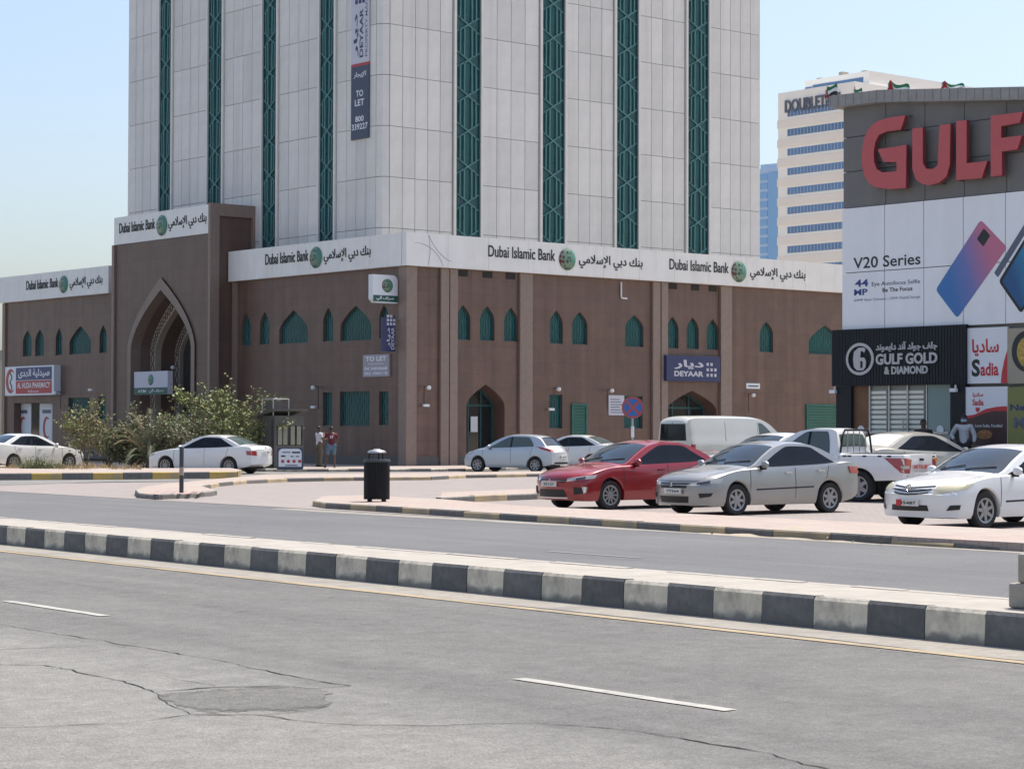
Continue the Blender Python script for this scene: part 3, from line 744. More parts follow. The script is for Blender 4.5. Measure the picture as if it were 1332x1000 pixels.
# planted island on the left with yellow and black stones
yl0 = [G(-120, 625.5), G(0, 625), G(160, 624), G(308, 622.5)]
yl1 = [G(313, 619.5), G(300, 617), G(150, 617.5), G(-120, 617.5)]
yi = pv('planted_island', [xy(p) for p in yl0 + yl1], 0.245, 'paver_walk', 0.25)
kerbrun(yi, yl0 + [G(313, 619.5)], ['kerb_yellow', 'kerb_black'], 0.25, 0.15, 0.95, 12)
# sandy bed the bushes grow in
sheet('planting_bed', [xy(G(-120, 617.6)), xy(G(185, 617.6)), xy(G(215, 611)), xy(G(330, 608.5)), xy(G(300, 604)), xy(G(90, 605)), xy(G(-120, 607))], 0.10, 'sand', 0, 0.1)
# bank pavement with black and white stones
bk0 = [G(318, 613.5), G(400, 614), G(560, 613.5), G(605, 613), G(800, 609), G(1000, 604.5)]
bk1 = [G(1100, 598), G(560, 604), G(300, 603)]
bp_ = pv('pavement', [xy(p) for p in bk0 + bk1], 0.12, 'paver_walk', 0.13)
kerbrun(bp_, bk0, ['kerb_black', 'kerb_white', 'kerb_white', 'kerb_grey', 'kerb_white'], 0.135, 0.14, 0.85, 21)
# loose sand and rubble at the broken kerb
rnd = random.Random(5); mb = MB()
c0 = G(1042, 699)
rowsx = []
for i in range(15):
    row = []
    for j in range(19):
        u, v = i / 14 * 2 - 1, j / 18 * 2 - 1
        p = c0 + Vector((ED.x, ED.y, 0)) * (-v * 2.3) + Vector((QD.x, QD.y, 0)) * (u * 0.75 + 0.25)
        hh = max(-0.01, 0.16 * (1 - u * u) * (1 - v * v) * (0.6 + 0.9 * noise.noise((u * 2.2, v * 4, 2))) - 0.004)
        row.append((p.x, p.y, hh))
    rowsx.append(row)
tag(put('sand_heap', MB().grid(rowsx), None, (0, 0, 0), 0, 'sand', smooth=180), kind='structure')
for i in range(26):
    p = c0 + Vector((ED.x, ED.y, 0)) * rnd.uniform(-2.6, 2.6) + Vector((QD.x, QD.y, 0)) * rnd.uniform(-.5, .5); z = rnd.uniform(.02, .05)
    mb.add([(p.x + rnd.uniform(-z, z), p.y + rnd.uniform(-z, z), abs(rnd.uniform(0, z * 2))) for _ in range(6)], [(0, 1, 2), (0, 2, 3), (0, 3, 4), (1, 2, 5), (2, 3, 5), (3, 4, 5), (0, 4, 1), (4, 1, 5)])
tag(put('rubble', mb, None, (0, 0, 0), 0, 'concrete'), 'small grey stones scattered at the broken kerb', 'rubble', kind='stuff')
# raised shop pavement
shop0 = [SR(46.4, 48.6), SR(46.4, -20)]
sp_ = pv('pavement', [xy(SR(46.4, -20)), xy(SR(60, -20)), xy(SR(60, 48.6)), xy(SR(46.4, 48.6))], 0.42, 'paver_walk', 0.42)
kerbrun(sp_, shop0, ['kerb_grey', 'kerb_buff'], 0.423, 0.14, 1.0, 31)
# ------------------------------------------------------------------ the bank
BANG = radians(39.8)
BC = GY(529, 95.0)                                    # foot of the building's corner
bank = empty('bank_building', BC, BANG, 'brown granite bank with white name band and tall white panelled tower', 'building')
LR = -pi / 2
RF = Fr(BC, BANG); LF = Fr(BC, BANG + LR)
ZT, ZB = 10.30, 8.85                                  # name band: top and bottom
def arch(a0, a1, c0, cs, cp, p=1.8, n=9):
    am = (a0 + a1) / 2; hw = (a1 - a0) / 2; o = [(a0, c0), (a1, c0)]
    for i in range(n + 1):
        t = i / n; o.append((am + hw * (1 - t ** p), cs + (cp - cs) * t))
    for i in range(n - 1, -1, -1):
        t = i / n; o.append((am - hw * (1 - t ** p), cs + (cp - cs) * t))
    return o
def holed(outer, holes, thick, rev):
    """wall with openings; reveals run back to depth rev"""
    mb = MB(); loops = [[Vector((p[0], p[1], 0)) for p in l] for l in [outer] + holes]
    flat = [p for l in [outer] + holes for p in l]
    f = []
    for t in tessellate_polygon(loops):
        a = [flat[i] for i in t]
        ar = (a[1][0] - a[0][0]) * (a[2][1] - a[0][1]) - (a[2][0] - a[0][0]) * (a[1][1] - a[0][1])
        if abs(ar) < 1e-9: continue
        f.append(tuple(t) if ar > 0 else (t[0], t[2], t[1]))
    mb.add([(p[0], 0, p[1]) for p in flat], f)
    for l, dpt, inner in [(outer, thick, False)] + [(h, rev, True) for h in holes]:
        n = len(l); A = sum(l[i][0] * l[(i + 1) % n][1] - l[(i + 1) % n][0] * l[i][1] for i in range(n))
        if A < 0: l = l[::-1]
        v = [(p[0], 0, p[1]) for p in l] + [(p[0], dpt, p[1]) for p in l]
        q = []
        for i in range(n):
            j = (i + 1) % n; q.append((i, j, j + n, i + n) if inner else (i, i + n, j + n, j))
        mb.add(v, q)
    return mb
def inset(poly, k):
    cx = sum(p[0] for p in poly) / len(poly); cy = sum(p[1] for p in poly) / len(poly)
    w = max(p[0] for p in poly) - min(p[0] for p in poly); h = max(p[1] for p in poly) - min(p[1] for p in poly)
    mx = (max(p[0] for p in poly) + min(p[0] for p in poly)) / 2; my = (max(p[1] for p in poly) + min(p[1] for p in poly)) / 2
    return [(mx + (p[0] - mx) * (1 - 2 * k / w), my + (p[1] - my) * (1 - 2 * k / h)) for p in poly]
def ringmesh(poly, k, b0, b1):
    i2 = inset(poly, k); n = len(poly); mb = MB(); mb.add([(p[0], b0, p[1]) for p in poly] + [(p[0], b0, p[1]) for p in i2] + [(p[0], b1, p[1]) for p in i2],
        [(i, (i + 1) % n, (i + 1) % n + n, i + n) for i in range(n)] + [(i + n, (i + 1) % n + n, (i + 1) % n + 2 * n, i + 2 * n) for i in range(n)])
    return mb
def window(poly, parent, loc, rz, depth=0.2, grill=True):
    """green glazed opening: pane, frame and the bent bars in front of it"""
    p = put('window', MB().prism(poly, depth, depth + .03), parent, loc, rz, 'teal_glass')
    put('frame', ringmesh(poly, 0.045, depth - .05, depth - .001), p, (0, 0, 0), 0, 'teal_metal')
    if grill:
        a0 = min(q[0] for q in poly); a1 = max(q[0] for q in poly); c0 = min(q[1] for q in poly); c1 = max(q[1] for q in poly); am = (a0 + a1) / 2
        mb = MB(); n = max(2, round((a1 - a0) / .17)); hw = (a1 - a0) / 2
        isarch = len(poly) > 4
        for i in range(1, n):
            a = a0 + (a1 - a0) * i / n
            top = c1 - .03
            if isarch:
                t = max(0, 1 - abs(a - am) / hw) ** (1 / 1.8); cs = poly[2][1]; top = cs + (c1 - cs) * t - .03
            pts = []
            m_ = 7
            for k in range(m_ + 1):
                c = c0 + (top - c0) * k / m_; pts.append((a + 0.035 * sin(k * pi / 1.5 + i * pi), depth - .03, c))
            mb.tube(pts, 0.012, 4)
        put('grille', mb, p, (0, 0, 0), 0, 'teal_lattice')
    return p
def wins(F, specs, b=0.0):
    out = []
    for (x0, x1, yt, yb, kind) in specs:
        a0, a1 = F.a(x0, b), F.a(x1, b); xm = (x0 + x1) / 2
        ct, cb = F.c(xm, yt, b), F.c(xm, yb, b)
        if kind == 'n': out.append(arch(a0, a1, cb, cb + (ct - cb) * .58, ct, 1.9))
        elif kind == 'w': out.append(arch(a0, a1, cb, cb + (ct - cb) * .42, ct, 1.45))
        elif kind == 'd': out.append(arch(a0, a1, 0.5, cb + (ct - cb) * .70, ct, 1.6))
        else: out.append([(a0, cb), (a1, cb), (a1, ct), (a0, ct)])
    return out
AEND_R = RF.a(1120)
# right front
rspec = [(593, 611.5, 397, 442, 'n'), (624, 643, 398.5, 443, 'n'), (655.5, 673.5, 400, 444, 'n'), (715, 732, 404, 447, 'n'), (744, 764, 405.5, 448, 'n'),
         (813, 837, 410, 451, 'n'), (867, 882.6, 411.7, 453, 'n'), (893, 909, 413, 454, 'n'), (919, 935, 415, 455, 'n'), (988, 1005.7, 418.5, 458, 'n'), (1051.8, 1095, 423, 461, 'w'),
         (714.5, 731.6, 513, 557, 'r'), (812, 836, 515, 557, 'r')]
rdoor = [(607, 656.5, 500, 590, 'd'), (868, 932, 508, 590, 'd')]
rw = wins(RF, rspec); rd = wins(RF, rdoor)
for q in rd: q[0] = (q[0][0], 0.16); q[1] = (q[1][0], 0.16)
put('wall', holed([(0.0, 0.5), (0.0, 9.6), (AEND_R, 9.6), (AEND_R, 0.5)][::-1] if 0 else [(0, 0.1), (AEND_R, 0.1), (AEND_R, 9.6), (0, 9.6)], rw + rd, 0.3, 0.26), bank, (0, 0, 0), 0, 'granite')
for q in rw: window(q, bank, (0, 0, 0), 0, 0.17)
def plinth(name, F, a0, a1, loc, rz): box(name, a0, a1, -.06, -.003, 0.1, 0.52, 'granite_plinth', bank, loc, rz)
dd = rd[0]
plinth('plinth', RF, -0.06, dd[0][0] - .02, (0, 0, 0), 0); plinth('plinth', RF, dd[1][0] + .02, rd[1][0][0] - .02, (0, 0, 0), 0); plinth('plinth', RF, rd[1][1][0] + .02, AEND_R, (0, 0, 0), 0)
# arched doorway: green framed glass set back under the arch
def doorway(q):
    a0, a1 = q[0][0], q[1][0]; ct = max(p[1] for p in q); cs = q[2][1]
    d = put('door', MB().prism(q, 0.9, 0.94), bank, (0, 0, 0), 0, 'dark_glass')
    mb = holed([(p[0], p[1]) for p in q], [], 0.9, 0.9)
    n = len(q); rv = MB(); A = q
    rv.add([(p[0], .262, p[1]) for p in q] + [(p[0], .9, p[1]) for p in q], [(i, (i + 1) % n, (i + 1) % n + n, i + n) for i in range(n)])
    put('door_reveal', rv, bank, (0, 0, 0), 0, 'granite_portal')
    f = MB(); am = (a0 + a1) / 2
    for a in (a0, a0 + (a1 - a0) * .33, a0 + (a1 - a0) * .66, a1 - .08): f.box(a, a + .08, .84, .9, q[0][1], cs + .05 + (0.9 if abs(a - am) < 1 else 0))
    f.box(a0, a1, .835, .9, 2.75, 2.85)
    put('frame', f, d, (0, 0, 0), 0, 'teal_metal')
    put('frame_ring', ringmesh(q, .09, .83, .899), d, (0, 0, 0), 0, 'teal_metal')
    box('notice', a0 + .15, a0 + .65, .82, .834, 2.05, 2.35, 'white_print', d); box('notice', a0 + .9, a0 + 1.3, .82, .834, 1.6, 2.3, 'white_print', d)
for q in rd: doorway(q)
# pilasters
for (x0, x1) in ((571, 581.6), (582.8, 593), (674, 690.5), (847, 856.6), (858, 866.5), (935.4, 949.6)):
    a0, a1 = RF.a(x0), RF.a(x1)
    box('pilaster', a0, a1, -.14, -.002, 0.11, ZB - .02, 'granite_light', bank, (0, 0, 0), 0, 0.015)
a0 = -LF.a(521); a1 = RF.a(540)
put('corner_pilaster', MB().prism([(-.12, -.12), (a1, -.12), (a1, .1), (.1, .1), (.1, a0), (-.12, a0)], 0.11, ZB - .02, 'xy'), bank, (0, 0, 0), 0, 'granite_light')
for (x, y) in ((602, 355), (634, 357), (664, 359), (875, 371.5), (904, 373), (927, 375)):
    a, c = RF.at(x, y); box('vent', a - .28, a + .28, -.012, .02, ZB - .32, ZB - .03, 'dark_interior', bank)
# left front: between the corner and the portal, then the wing beyond it
A_P1 = LF.a(303); A_P0 = LF.a(147); A_END = LF.a(4.6)
PP = 1.28                                              # how far the portal stands forward
lspec = [(314, 325.5, 408.5, 449.5, 'n'), (337.6, 350, 406, 448, 'n'), (363, 400, 403.5, 446.5, 'w'), (420, 433, 400.5, 444, 'n'), (442.5, 482.5, 397.5, 443, 'w'), (493, 505, 396, 440, 'n'),
         (420, 432, 510, 553.5, 'r'), (442, 481, 509, 554, 'r'), (493, 505.5, 509, 553, 'r')]
wspec = [(29.4, 40.8, 430, 463.5, 'n'), (45.5, 57, 429, 463, 'n'), (72, 80.6, 427, 462, 'n'), (90, 118, 424, 460.5, 'w'), (129, 138.5, 423, 459, 'n'),
         (89, 117, 517, 553, 'r'), (128, 137.5, 516, 550, 'r')]
lw = wins(LF, lspec); ww = wins(LF, wspec)
put('wall', holed([(A_P1 - .5, .1), (0, .1), (0, 9.6), (A_P1 - .5, 9.6)], lw, .3, .26), bank, (0, 0, 0), LR, 'granite')
ph0, ph1 = LF.a(18.5), LF.a(68.5); phc = LF.c(40, 524)
put('wall', holed([(A_END, .1), (A_P0 + .5, .1), (A_P0 + .5, 9.6), (A_END, 9.6)], ww + [[(ph0, .12), (ph1, .12), (ph1, phc), (ph0, phc)]], .3, .5), bank, (0, 0, 0), LR, 'granite')
for q in lw + ww: window(q, bank, (0, 0, 0), LR, .17)
plinth('plinth', LF, A_P1 + .02, -.06, (0, 0, 0), LR); plinth('plinth', LF, ph1 + .3, A_P0, (0, 0, 0), LR)
box('pilaster', A_P1 + .02, A_P1 + .42, -.1, -.002, .11, ZB - .02, 'granite_light', bank, (0, 0, 0), LR)
box('pilaster', A_END - .02, A_END + .3, -.1, -.002, .11, ZB - .02, 'granite_light', bank, (0, 0, 0), LR)
# pharmacy shopfront in the wing
for (x0, x1, m) in ((18.5, 41, 'shop_glass'), (52, 68.5, 'shop_glass')):
    b = box('shop_window', LF.a(x0, .45), LF.a(x1, .45), .44, .48, .14, phc - .02, 'white_print' , bank, (0, 0, 0), LR)
    am = (LF.a(x0, .45) + LF.a(x1, .45)) / 2 + .1
    cr_ = []
    for i in range(21): t = radians(60 + i * 12); cr_.append((am + .42 * cos(t), 1.75 + .62 * sin(t)))
    for i in range(20, -1, -1): t = radians(60 + i * 12); cr_.append((am + .12 + .34 * cos(t), 1.75 + .5 * sin(t)))
    put('crescent', MB().prism(cr_, .425, .439), b, (0, 0, 0), 0, 'ph_red'); box('lettering', am - .5, am + .5, .43, .439, 2.55, 2.75, 'ink_grey', b)
box('shop_door', LF.a(41.5, .47), LF.a(51.5, .47), .47, .5, .14, phc - .02, 'dark_glass', bank, (0, 0, 0), LR)
box('shop_back', ph0, ph1, .5, .55, .12, phc, 'dark_interior', bank, (0, 0, 0), LR)
# name band
def fascia(F, a0, a1, z0, z1, b0, loc, rz, name='fascia_panel', joint=2.4):
    n = max(1, round((a1 - a0) / joint))
    for i in range(n):
        x0 = a0 + (a1 - a0) * i / n; x1 = a0 + (a1 - a0) * (i + 1) / n
        box(name, x0 + .006, x1 - .006, b0, b0 + .3, z0, z1, 'fascia_white', bank, loc, rz)
fascia(RF, -.31, AEND_R, ZB, ZT, -.33, (0, 0, 0), 0)
fascia(LF, A_P1 + .02, -.005, ZB, ZT, -.32, (0, 0, 0), LR)
fascia(LF, A_END - .1, A_P0 - .02, ZB, ZT, -.3, (0, 0, 0), LR)
def globe(a, c, r, b, parent, loc, rz):
    return put('emblem', MB().lathe([(0.001, b - .10), (r * .5, b - .085), (r * .85, b - .05), (r, b)], 28, 'y', (a, 0, c)), parent, loc, rz, 'globe', smooth=60)
def bankname(F, xs, yc, loc, rz, b, fh=1.0):
    (e0, e1, g0, g1, r0, r1) = xs
    c = F.c((g0 + g1) / 2, yc, b)
    text('Dubai Islamic Bank', F.a(e0, b), F.a(e1, b), c - .12 * fh, c + .40 * fh, b, 'ink', bank, loc, rz, .02, 0.008)
    globe((F.a(g0, b) + F.a(g1, b)) / 2, c, (F.a(g1, b) - F.a(g0, b)) / 2, b, bank, loc, rz)
    text('بنك دبي الإسلامي', F.a(r0, b), F.a(r1, b), c - .36 * fh, c + .30 * fh, b, 'ink', bank, loc, rz, .02, 0.014)
bankname(RF, (635, 722, 727, 748.5, 753, 836), 337.5, (0, 0, 0), 0, -.355)
bankname(RF, (871, 948, 951.5, 971, 976, 1048), 353.5, (0, 0, 0), 0, -.355)
bankname(LF, (344, 400, 402, 418, 420, 481), 335, (0, 0, 0), LR, -.345)
bankname(LF, (33, 74.5, 76, 87, 89.5, 132), 370, (0, 0, 0), LR, -.325)
# thin printed arcs near the corner of the band
ar = MB()
for (cx, cz, r, t0, t1) in ((0.3, 8.3, 1.55, 20, 95), (-1.3, 9.6, 2.3, -32, 18), (2.9, 11.2, 2.2, 200, 250)):
    pts = []
    for i in range(25):
        t = radians(t0 + (t1 - t0) * i / 24); x, z = cx + r * cos(t), cz + r * sin(t)
        if -.3 < x < 2.4 and ZB + .02 < z < ZT - .02: pts.append((x, -.334, z))
    if len(pts) > 2: ar.tube(pts, .009, 4)
put('printed_arc', ar, bank, (0, 0, 0), 0, 'ink_grey')
# portal block
PF = Fr(RF.w(-PP, 0, 0), BANG + LR)                      # its front plane, same axes as the left front
pl = (-PP, 0, 0)
p0, p1 = PF.a(148), PF.a(274)
PZ, PZS = 12.62, 11.15
po = []
pa0, pa1 = PF.a(167), PF.a(254.5); am = (pa0 + pa1) / 2
pcp = PF.c(211, 361); pcs = PF.c(211, 452)
outer_arch = arch(pa0, pa1, .12, pcs, pcp, 1.65, 14)
fr = .34
inner_arch = arch(pa0 + fr, pa1 - fr, .12, pcs - .05, pcp - .62, 1.65, 14)
put('portal_wall', holed([(p0, .1), (p1, .1), (p1, PZS), (p0, PZS)], [outer_arch], .3, .3), bank, pl, LR, 'granite_portal')
n = len(outer_arch)
def archband(o, i, b0, b1, m, name, par=bank):
    n = len(o); mb = MB(); mb.add([(p[0], b0, p[1]) for p in o] + [(p[0], b0, p[1]) for p in i] + [(p[0], b1, p[1]) for p in i] + [(p[0], b1, p[1]) for p in o],
       [(k, k + 1, k + 1 + n, k + n) for k in range(1, n - 1)] + [(n - 1, 0, n, 2 * n - 1)] +
       [(k + n, k + 1 + n, k + 1 + 2 * n, k + 2 * n) for k in range(1, n - 1)] + [(2 * n - 1, n, 2 * n, 3 * n - 1)])
    return put(name, mb, par, pl, LR, m)
archband(outer_arch, inner_arch, -.08, .5, 'granite_light', 'portal_arch')
# nested arches going back into the porch
aw = pa1 - pa0
steps = [(1.0, .62, .95), (2.15, 1.1, 1.55)]
prev = inner_arch; pb = .5
for k, (dep, ins, drop) in enumerate(steps):
    o = arch(pa0 + ins - .15, pa1 - ins + .15, .12, pcs - .1 - .1 * k, pcp - drop + .3, 1.65, 14)
    i = arch(pa0 + ins + .32, pa1 - ins - .32, .12, pcs - .2 - .1 * k, pcp - drop - .35, 1.65, 14)
    # tunnel from the arch in front to this one
    n = len(prev)
    put('porch_vault', MB().add([(p[0], pb, p[1]) for p in prev] + [(p[0], dep, p[1]) for p in o], [(j, (j + 1) % n, (j + 1) % n + n, j + n) for j in range(n)]), bank, pl, LR, 'granite_portal')
    band = archband(o, i, dep, dep + .35, 'pattern_stone', 'patterned_arch')
    # inlaid knot pattern on the band's face
    mb = MB()
    for sgn in (1, -1):
        pts = []
        for j in range(2, n):
            for t in (0, .5):
                j2 = min(j + 1, n - 1)
                po_ = Vector(o[j]).lerp(Vector(o[j2]), t); pi_ = Vector(i[j]).lerp(Vector(i[j2]), t)
                f = .5 + sgn * .32 * sin((j + t) * pi / 1.0); q = po_.lerp(pi_, f); pts.append((q.x, dep - .012, q.y))
        mb.tube(pts, .03, 4)
        for side in (0, 1):
            pts = []
            for j in range(26):
                z = .2 + (pcs - .4) * j / 25; f = .5 + sgn * .32 * sin(j * pi / 2.5)
                q = (o[1 - side][0] * (1 - f) + i[1 - side][0] * f) if side == 0 else (o[0][0] * (1 - f) + i[0][0] * f)
                pts.append((q, dep - .012, z))
            mb.tube(pts, .03, 4)
    put('inlay', mb, band, (0, 0, 0), 0, 'pattern_line')
    prev = i; pb = dep + .35
n = len(prev)
put('porch_vault', MB().add([(p[0], pb, p[1]) for p in prev] + [(p[0], 3.4, p[1]) for p in prev], [(j, (j + 1) % n, (j + 1) % n + n, j + n) for j in range(n)]), bank, pl, LR, 'granite_portal')
bw = arch(am - .55, am + .55, 4.4, 5.6, 6.6, 1.8)
put('porch_wall', holed([(pa0, .12), (pa1, .12), (pa1, pcp), (pa0, pcp)], [bw], .1, .1), bank, (-PP + 3.4, 0, 0), LR, 'granite')
put('porch_window', MB().prism(bw, .1, .13), bank, (-PP + 3.4, 0, 0), LR, 'dark_glass')
box('porch_door', am - 1.2, am + 1.2, -.05, -.01, .12, 2.9, 'dark_glass', bank, (-PP + 3.4, 0, 0), LR)
# portal body: cheeks, top, light stone edges, sign
box('portal_sign', p0 + .04, p1 - .02, -.06, .3, PZS + .01, PZ - .06, 'fascia_white', bank, pl, LR)
bb = -.085
cN = PF.c(209, 293.5, bb)
text('Dubai Islamic Bank', PF.a(153.5, bb), PF.a(200, bb), cN - .12, cN + .40, bb, 'ink', bank, pl, LR, .02, .008)
globe(PF.a(209, bb), cN, .52, bb, bank, pl, LR)
text('بنك دبي الإسلامي', PF.a(217.5, bb), PF.a(267, bb), cN - .34, cN + .34, bb, 'ink', bank, pl, LR, .02, .014)
box('stone_edge', p0 - .12, p0 + .12, -.1, 2.7, .1, PZS, 'granite_light', bank, pl, LR)
PD = 2.75
ck = empty('portal_cheek') if 0 else None
box('portal_cheek', p1 - .3, p1 - .12, .31, PD, .1, PZ - .6, 'granite_portal', bank, pl, LR)
for (b0, b1, z0, z1) in ((-.1, .42, .1, PZ), (PD - .42, PD, .1, PZ), (.42, PD - .42, PZ - .6, PZ)):
    box('stone_edge', p1 - .14, p1 + .05, b0, b1, z0, z1 , 'granite_light', bank, pl, LR)
box('portal_roof', p0, p1 - .14, .3, PD, PZS + .02, PZ - .08, 'granite_light', bank, pl, LR)
box('portal_cheek', p0 + .12, p0 + .3, .31, PD, .1, PZS, 'granite_portal', bank, pl, LR)
# the mass behind the fronts: roof slab of the low block
BX = AEND_R
mb = MB(); mb.prism([(.35, .35), (BX, .35), (BX, 26), (.35, -A_P0 - .2), (.35, .35)][:4], 9.62, 9.8, 'xy')
put('roof_slab', mb, bank, (0, 0, 0), 0, 'concrete')
put('roof_slab', MB().box(.35, 22, -A_P0, -A_END, 9.62, 9.8), bank, (0, 0, 0), 0, 'concrete')
box('side_wall', .31, 22, -A_END - .3, -A_END, .1, 9.6, 'granite', bank)
box('side_wall', AEND_R - .3, AEND_R, .31, 26, .1, 9.6, 'granite', bank)
# dark space behind so nothing shows through openings
put('inner_core', MB().prism([(1.1, 1.1), (BX - .4, 1.1), (BX - .4, 25), (1.1, 25)], .1, 9.55, 'xy'), bank, (0, 0, 0), 0, 'dark_interior')

# ------------------------------------------------------------------ tower of white panels
TA, TB = 1.2, 3.55                                     # set back from the left and the right front
TR = Fr(RF.w(TA, TB, 0), BANG); TL = Fr(RF.w(TA, TB, 0), BANG + LR); tl = (TA, TB, 0)
AR = TR.a(988.7, 0, 200); AL = TL.a(166.5, 0, 200)
ch = .42                                               # cut corner
TOP = 30.2
J0 = 10.87; JS = 2.325
core = MB().prism([(.06, ch), (ch, .06), (AR - .05, .06), (AR - .05, 20), (.06 + 0, -AL - .05) if 0 else (.06, 20), ], 9.8, TOP, 'xy')
core = MB().prism([(.06, ch), (ch, .06), (AR - .05, .06), (AR - .05, -AL - .05), (.06, -AL - .05)], 9.8, TOP, 'xy')
put('tower_core', core, bank, tl, 0, 'tower_joint')
stripsR = [(592.4, 624.4), (704.5, 733.8), (801, 829.4), (893.8, 921)]
stripsL = [(208.5, 223.7), (271.5, 289.7), (342.5, 360.7), (416.8, 435.6)]
# lattice unit: four strands that cross at knots
UH = 1.665
def lattice_unit(w):
    mb = MB()
    def strand(pts, wd, dp):
        for (x0, z0), (x1, z1) in zip(pts, pts[1:]):
            d = Vector((x1 - x0, z1 - z0)); L_ = d.length
            if L_ < 1e-6: continue
            d /= L_; nx, nz = -d.y * wd, d.x * wd; ex, ez = d.x * wd * .6, d.y * wd * .6
            v = []
            for b in (-dp, 0): v += [(x0 - ex + nx, b, z0 - ez + nz), (x1 + ex + nx, b, z1 + ez + nz), (x1 + ex - nx, b, z1 + ez - nz), (x0 - ex - nx, b, z0 - ez - nz)]
            mb.add(v, [(3, 2, 1, 0), (0, 1, 5, 4), (1, 2, 6, 5), (2, 3, 7, 6), (3, 0, 4, 7)])
    i, o, E = .17 * w, .36 * w, .5 * w
    H = UH
    for s in (1, -1):
        dz = .03 if s > 0 else .018
        strand([(-s * i, 0), (-s * i, H * .42), (s * i, H * .58), (s * i, H)], .036, .05 + dz)
        strand([(-s * o, 0), (-s * o, H * .34), (s * o, H * .66), (s * o, H)], .032, .045 + dz)
        strand([(-s * o, H * .34), (-s * E, H * .28)], .03, .045); strand([(s * o, H * .66), (s * E, H * .72)], .03, .045)
    return mb
def strip(F, x0, x1, rz):
    a0, a1 = F.a(x0, 0, 150), F.a(x1, 0, 150); w = a1 - a0
    s = put('window_strip', MB().box(a0, a1, .045, .055, 9.8, TOP), bank, tl, rz, 'teal_metal')
    sd = MB()
    for a in (a0, a1 - .07): sd.box(a, a + .07, -.02, .044, 9.8, TOP)
    put('strip_edge', sd, s, (0, 0, 0), 0, 'teal_metal')
    gl = MB().box(-.10 * w, .10 * w, .036, .044, 0, 1.0).mesh('window_pane', 'teal_glass'); z = 9.85 + UH * .82
    while z < TOP - 1.2: put('window_pane', gl, s, ((a0 + a1) / 2, 0, z)); z += UH * 2
    um = lattice_unit(w - .16).mesh('lattice', 'teal_lattice')
    z = 9.85; k = 0
    while z < TOP - UH:
        put('lattice', um, s, ((a0 + a1) / 2, .03, z), 0); z += UH; k += 1
    return a0, a1
def face(F, strips, a_lo, a_hi, rz, mirror):
    ed = [strip(F, x0, x1, rz) for x0, x1 in strips]
    if mirror: ed = sorted(ed)
    bays = []; lo = a_lo
    for a0, a1 in ed: bays.append((lo, a0)); lo = a1
    bays.append((lo, a_hi))
    pm = {}; upper = MB()
    for bi, (b0, b1) in enumerate(bays):
        t = .13
        tr = MB()
        left_is_edge = bi == 0; right_is_edge = bi == len(bays) - 1
        if not left_is_edge: tr.box(b0 + .004, b0 + t, -.10, .05, 9.8, TOP)
        if not right_is_edge: tr.box(b1 - t, b1 - .004, -.10, .05, 9.8, TOP)
        put('stone_trim', tr, bank, tl, rz, 'tower_trim')
        c0 = b0 + (0 if left_is_edge else t + .03); c1 = b1 - (0 if right_is_edge else t + .05)
        n = max(2, round((c1 - c0) / .80)); w = (c1 - c0) / n
        for i in range(n):
            z = J0 - JS
            while z < TOP - .1:
                z0 = max(z, 9.8) + .012; z1 = min(z + JS, TOP) - .012
                if z0 < 22.6 and z1 > z0:
                    key = (round(w, 3), round(z1 - z0, 3))
                    if key not in pm: pm[key] = MB().box(.014, w - .014, 0, .05, 0, z1 - z0).mesh('panel', 'tower_panel')
                    put('panel', pm[key], bank, (TA + (c0 + i * w), TB, z0) if rz == 0 else (TA, TB - (c0 + i * w), z0), rz)
                else: upper.box(c0 + i * w + .009, c0 + (i + 1) * w - .009, 0, .05, z0, z1)
                z += JS
    tag(put('upper_panels', upper, bank, tl, rz, 'tower_panel'), kind='stuff')
face(TR, stripsR, ch + .03, AR, 0, False)
face(TL, stripsL, AL, -ch - .03, LR, True)
# the cut corner: two slim facets
for (xa, ya, xb, yb, m) in ((-.0, ch, ch * .32, ch * .32, 'tower_trim'), (ch * .32, ch * .32, ch, 0.0, 'tower_trim')):
    z = J0 - JS
    while z < 22:
        z0 = max(z, 9.8) + .014; z1 = z + JS - .014
        d = Vector((xb - xa, yb - ya)); nrm = Vector((d.y, -d.x)).normalized() * .05
        put('corner_panel', MB().prism([(xa, ya), (xb, yb), (xb - nrm.x, yb - nrm.y), (xa - nrm.x, ya - nrm.y)], z0, z1, 'xy'), bank, tl, 0, m)
        z += JS
    put('corner_panel', MB().prism([(xa, ya), (xb, yb), (xb - nrm.x, yb - nrm.y), (xa - nrm.x, ya - nrm.y)], z + .014, TOP, 'xy'), bank, tl, 0, m)
put('tower_roof', MB().box(-.05, AR, -.05, -AL, TOP + .002, TOP + .25), bank, tl, 0, 'tower_trim')
# small water tank just showing over the name band
a, c = RF.at(973, 333, 6.5)
put('roof_tank', MB().lathe([(.001, 9.8), (.75, 9.8), (.78, 10.4), (.7, 11.0), (.3, 11.28), (.001, 11.3)], 20), bank, (a, 6.5, 0), 0, 'concrete', smooth=40)

# ------------------------------------------------------------------ things fixed to the bank's walls
def wsign(name, F, label, cat, b, thick, m, x0, x1, y0, y1, xm=None, group=None):
    """board on a wall, an Empty at its lower middle with the wall's axes"""
    xm = (x0 + x1) / 2
    a0, a1 = F.a(x0, b), F.a(x1, b); c0, c1 = F.c(xm, y1, b), F.c(xm, y0, b)
    e = empty(name, F.w((a0 + a1) / 2, b, c0), F.ang, label, cat, group)
    w, h = a1 - a0, c1 - c0
    o = box('board', -w / 2, w / 2, 0, thick, 0, h, m, e)
    return e, w, h
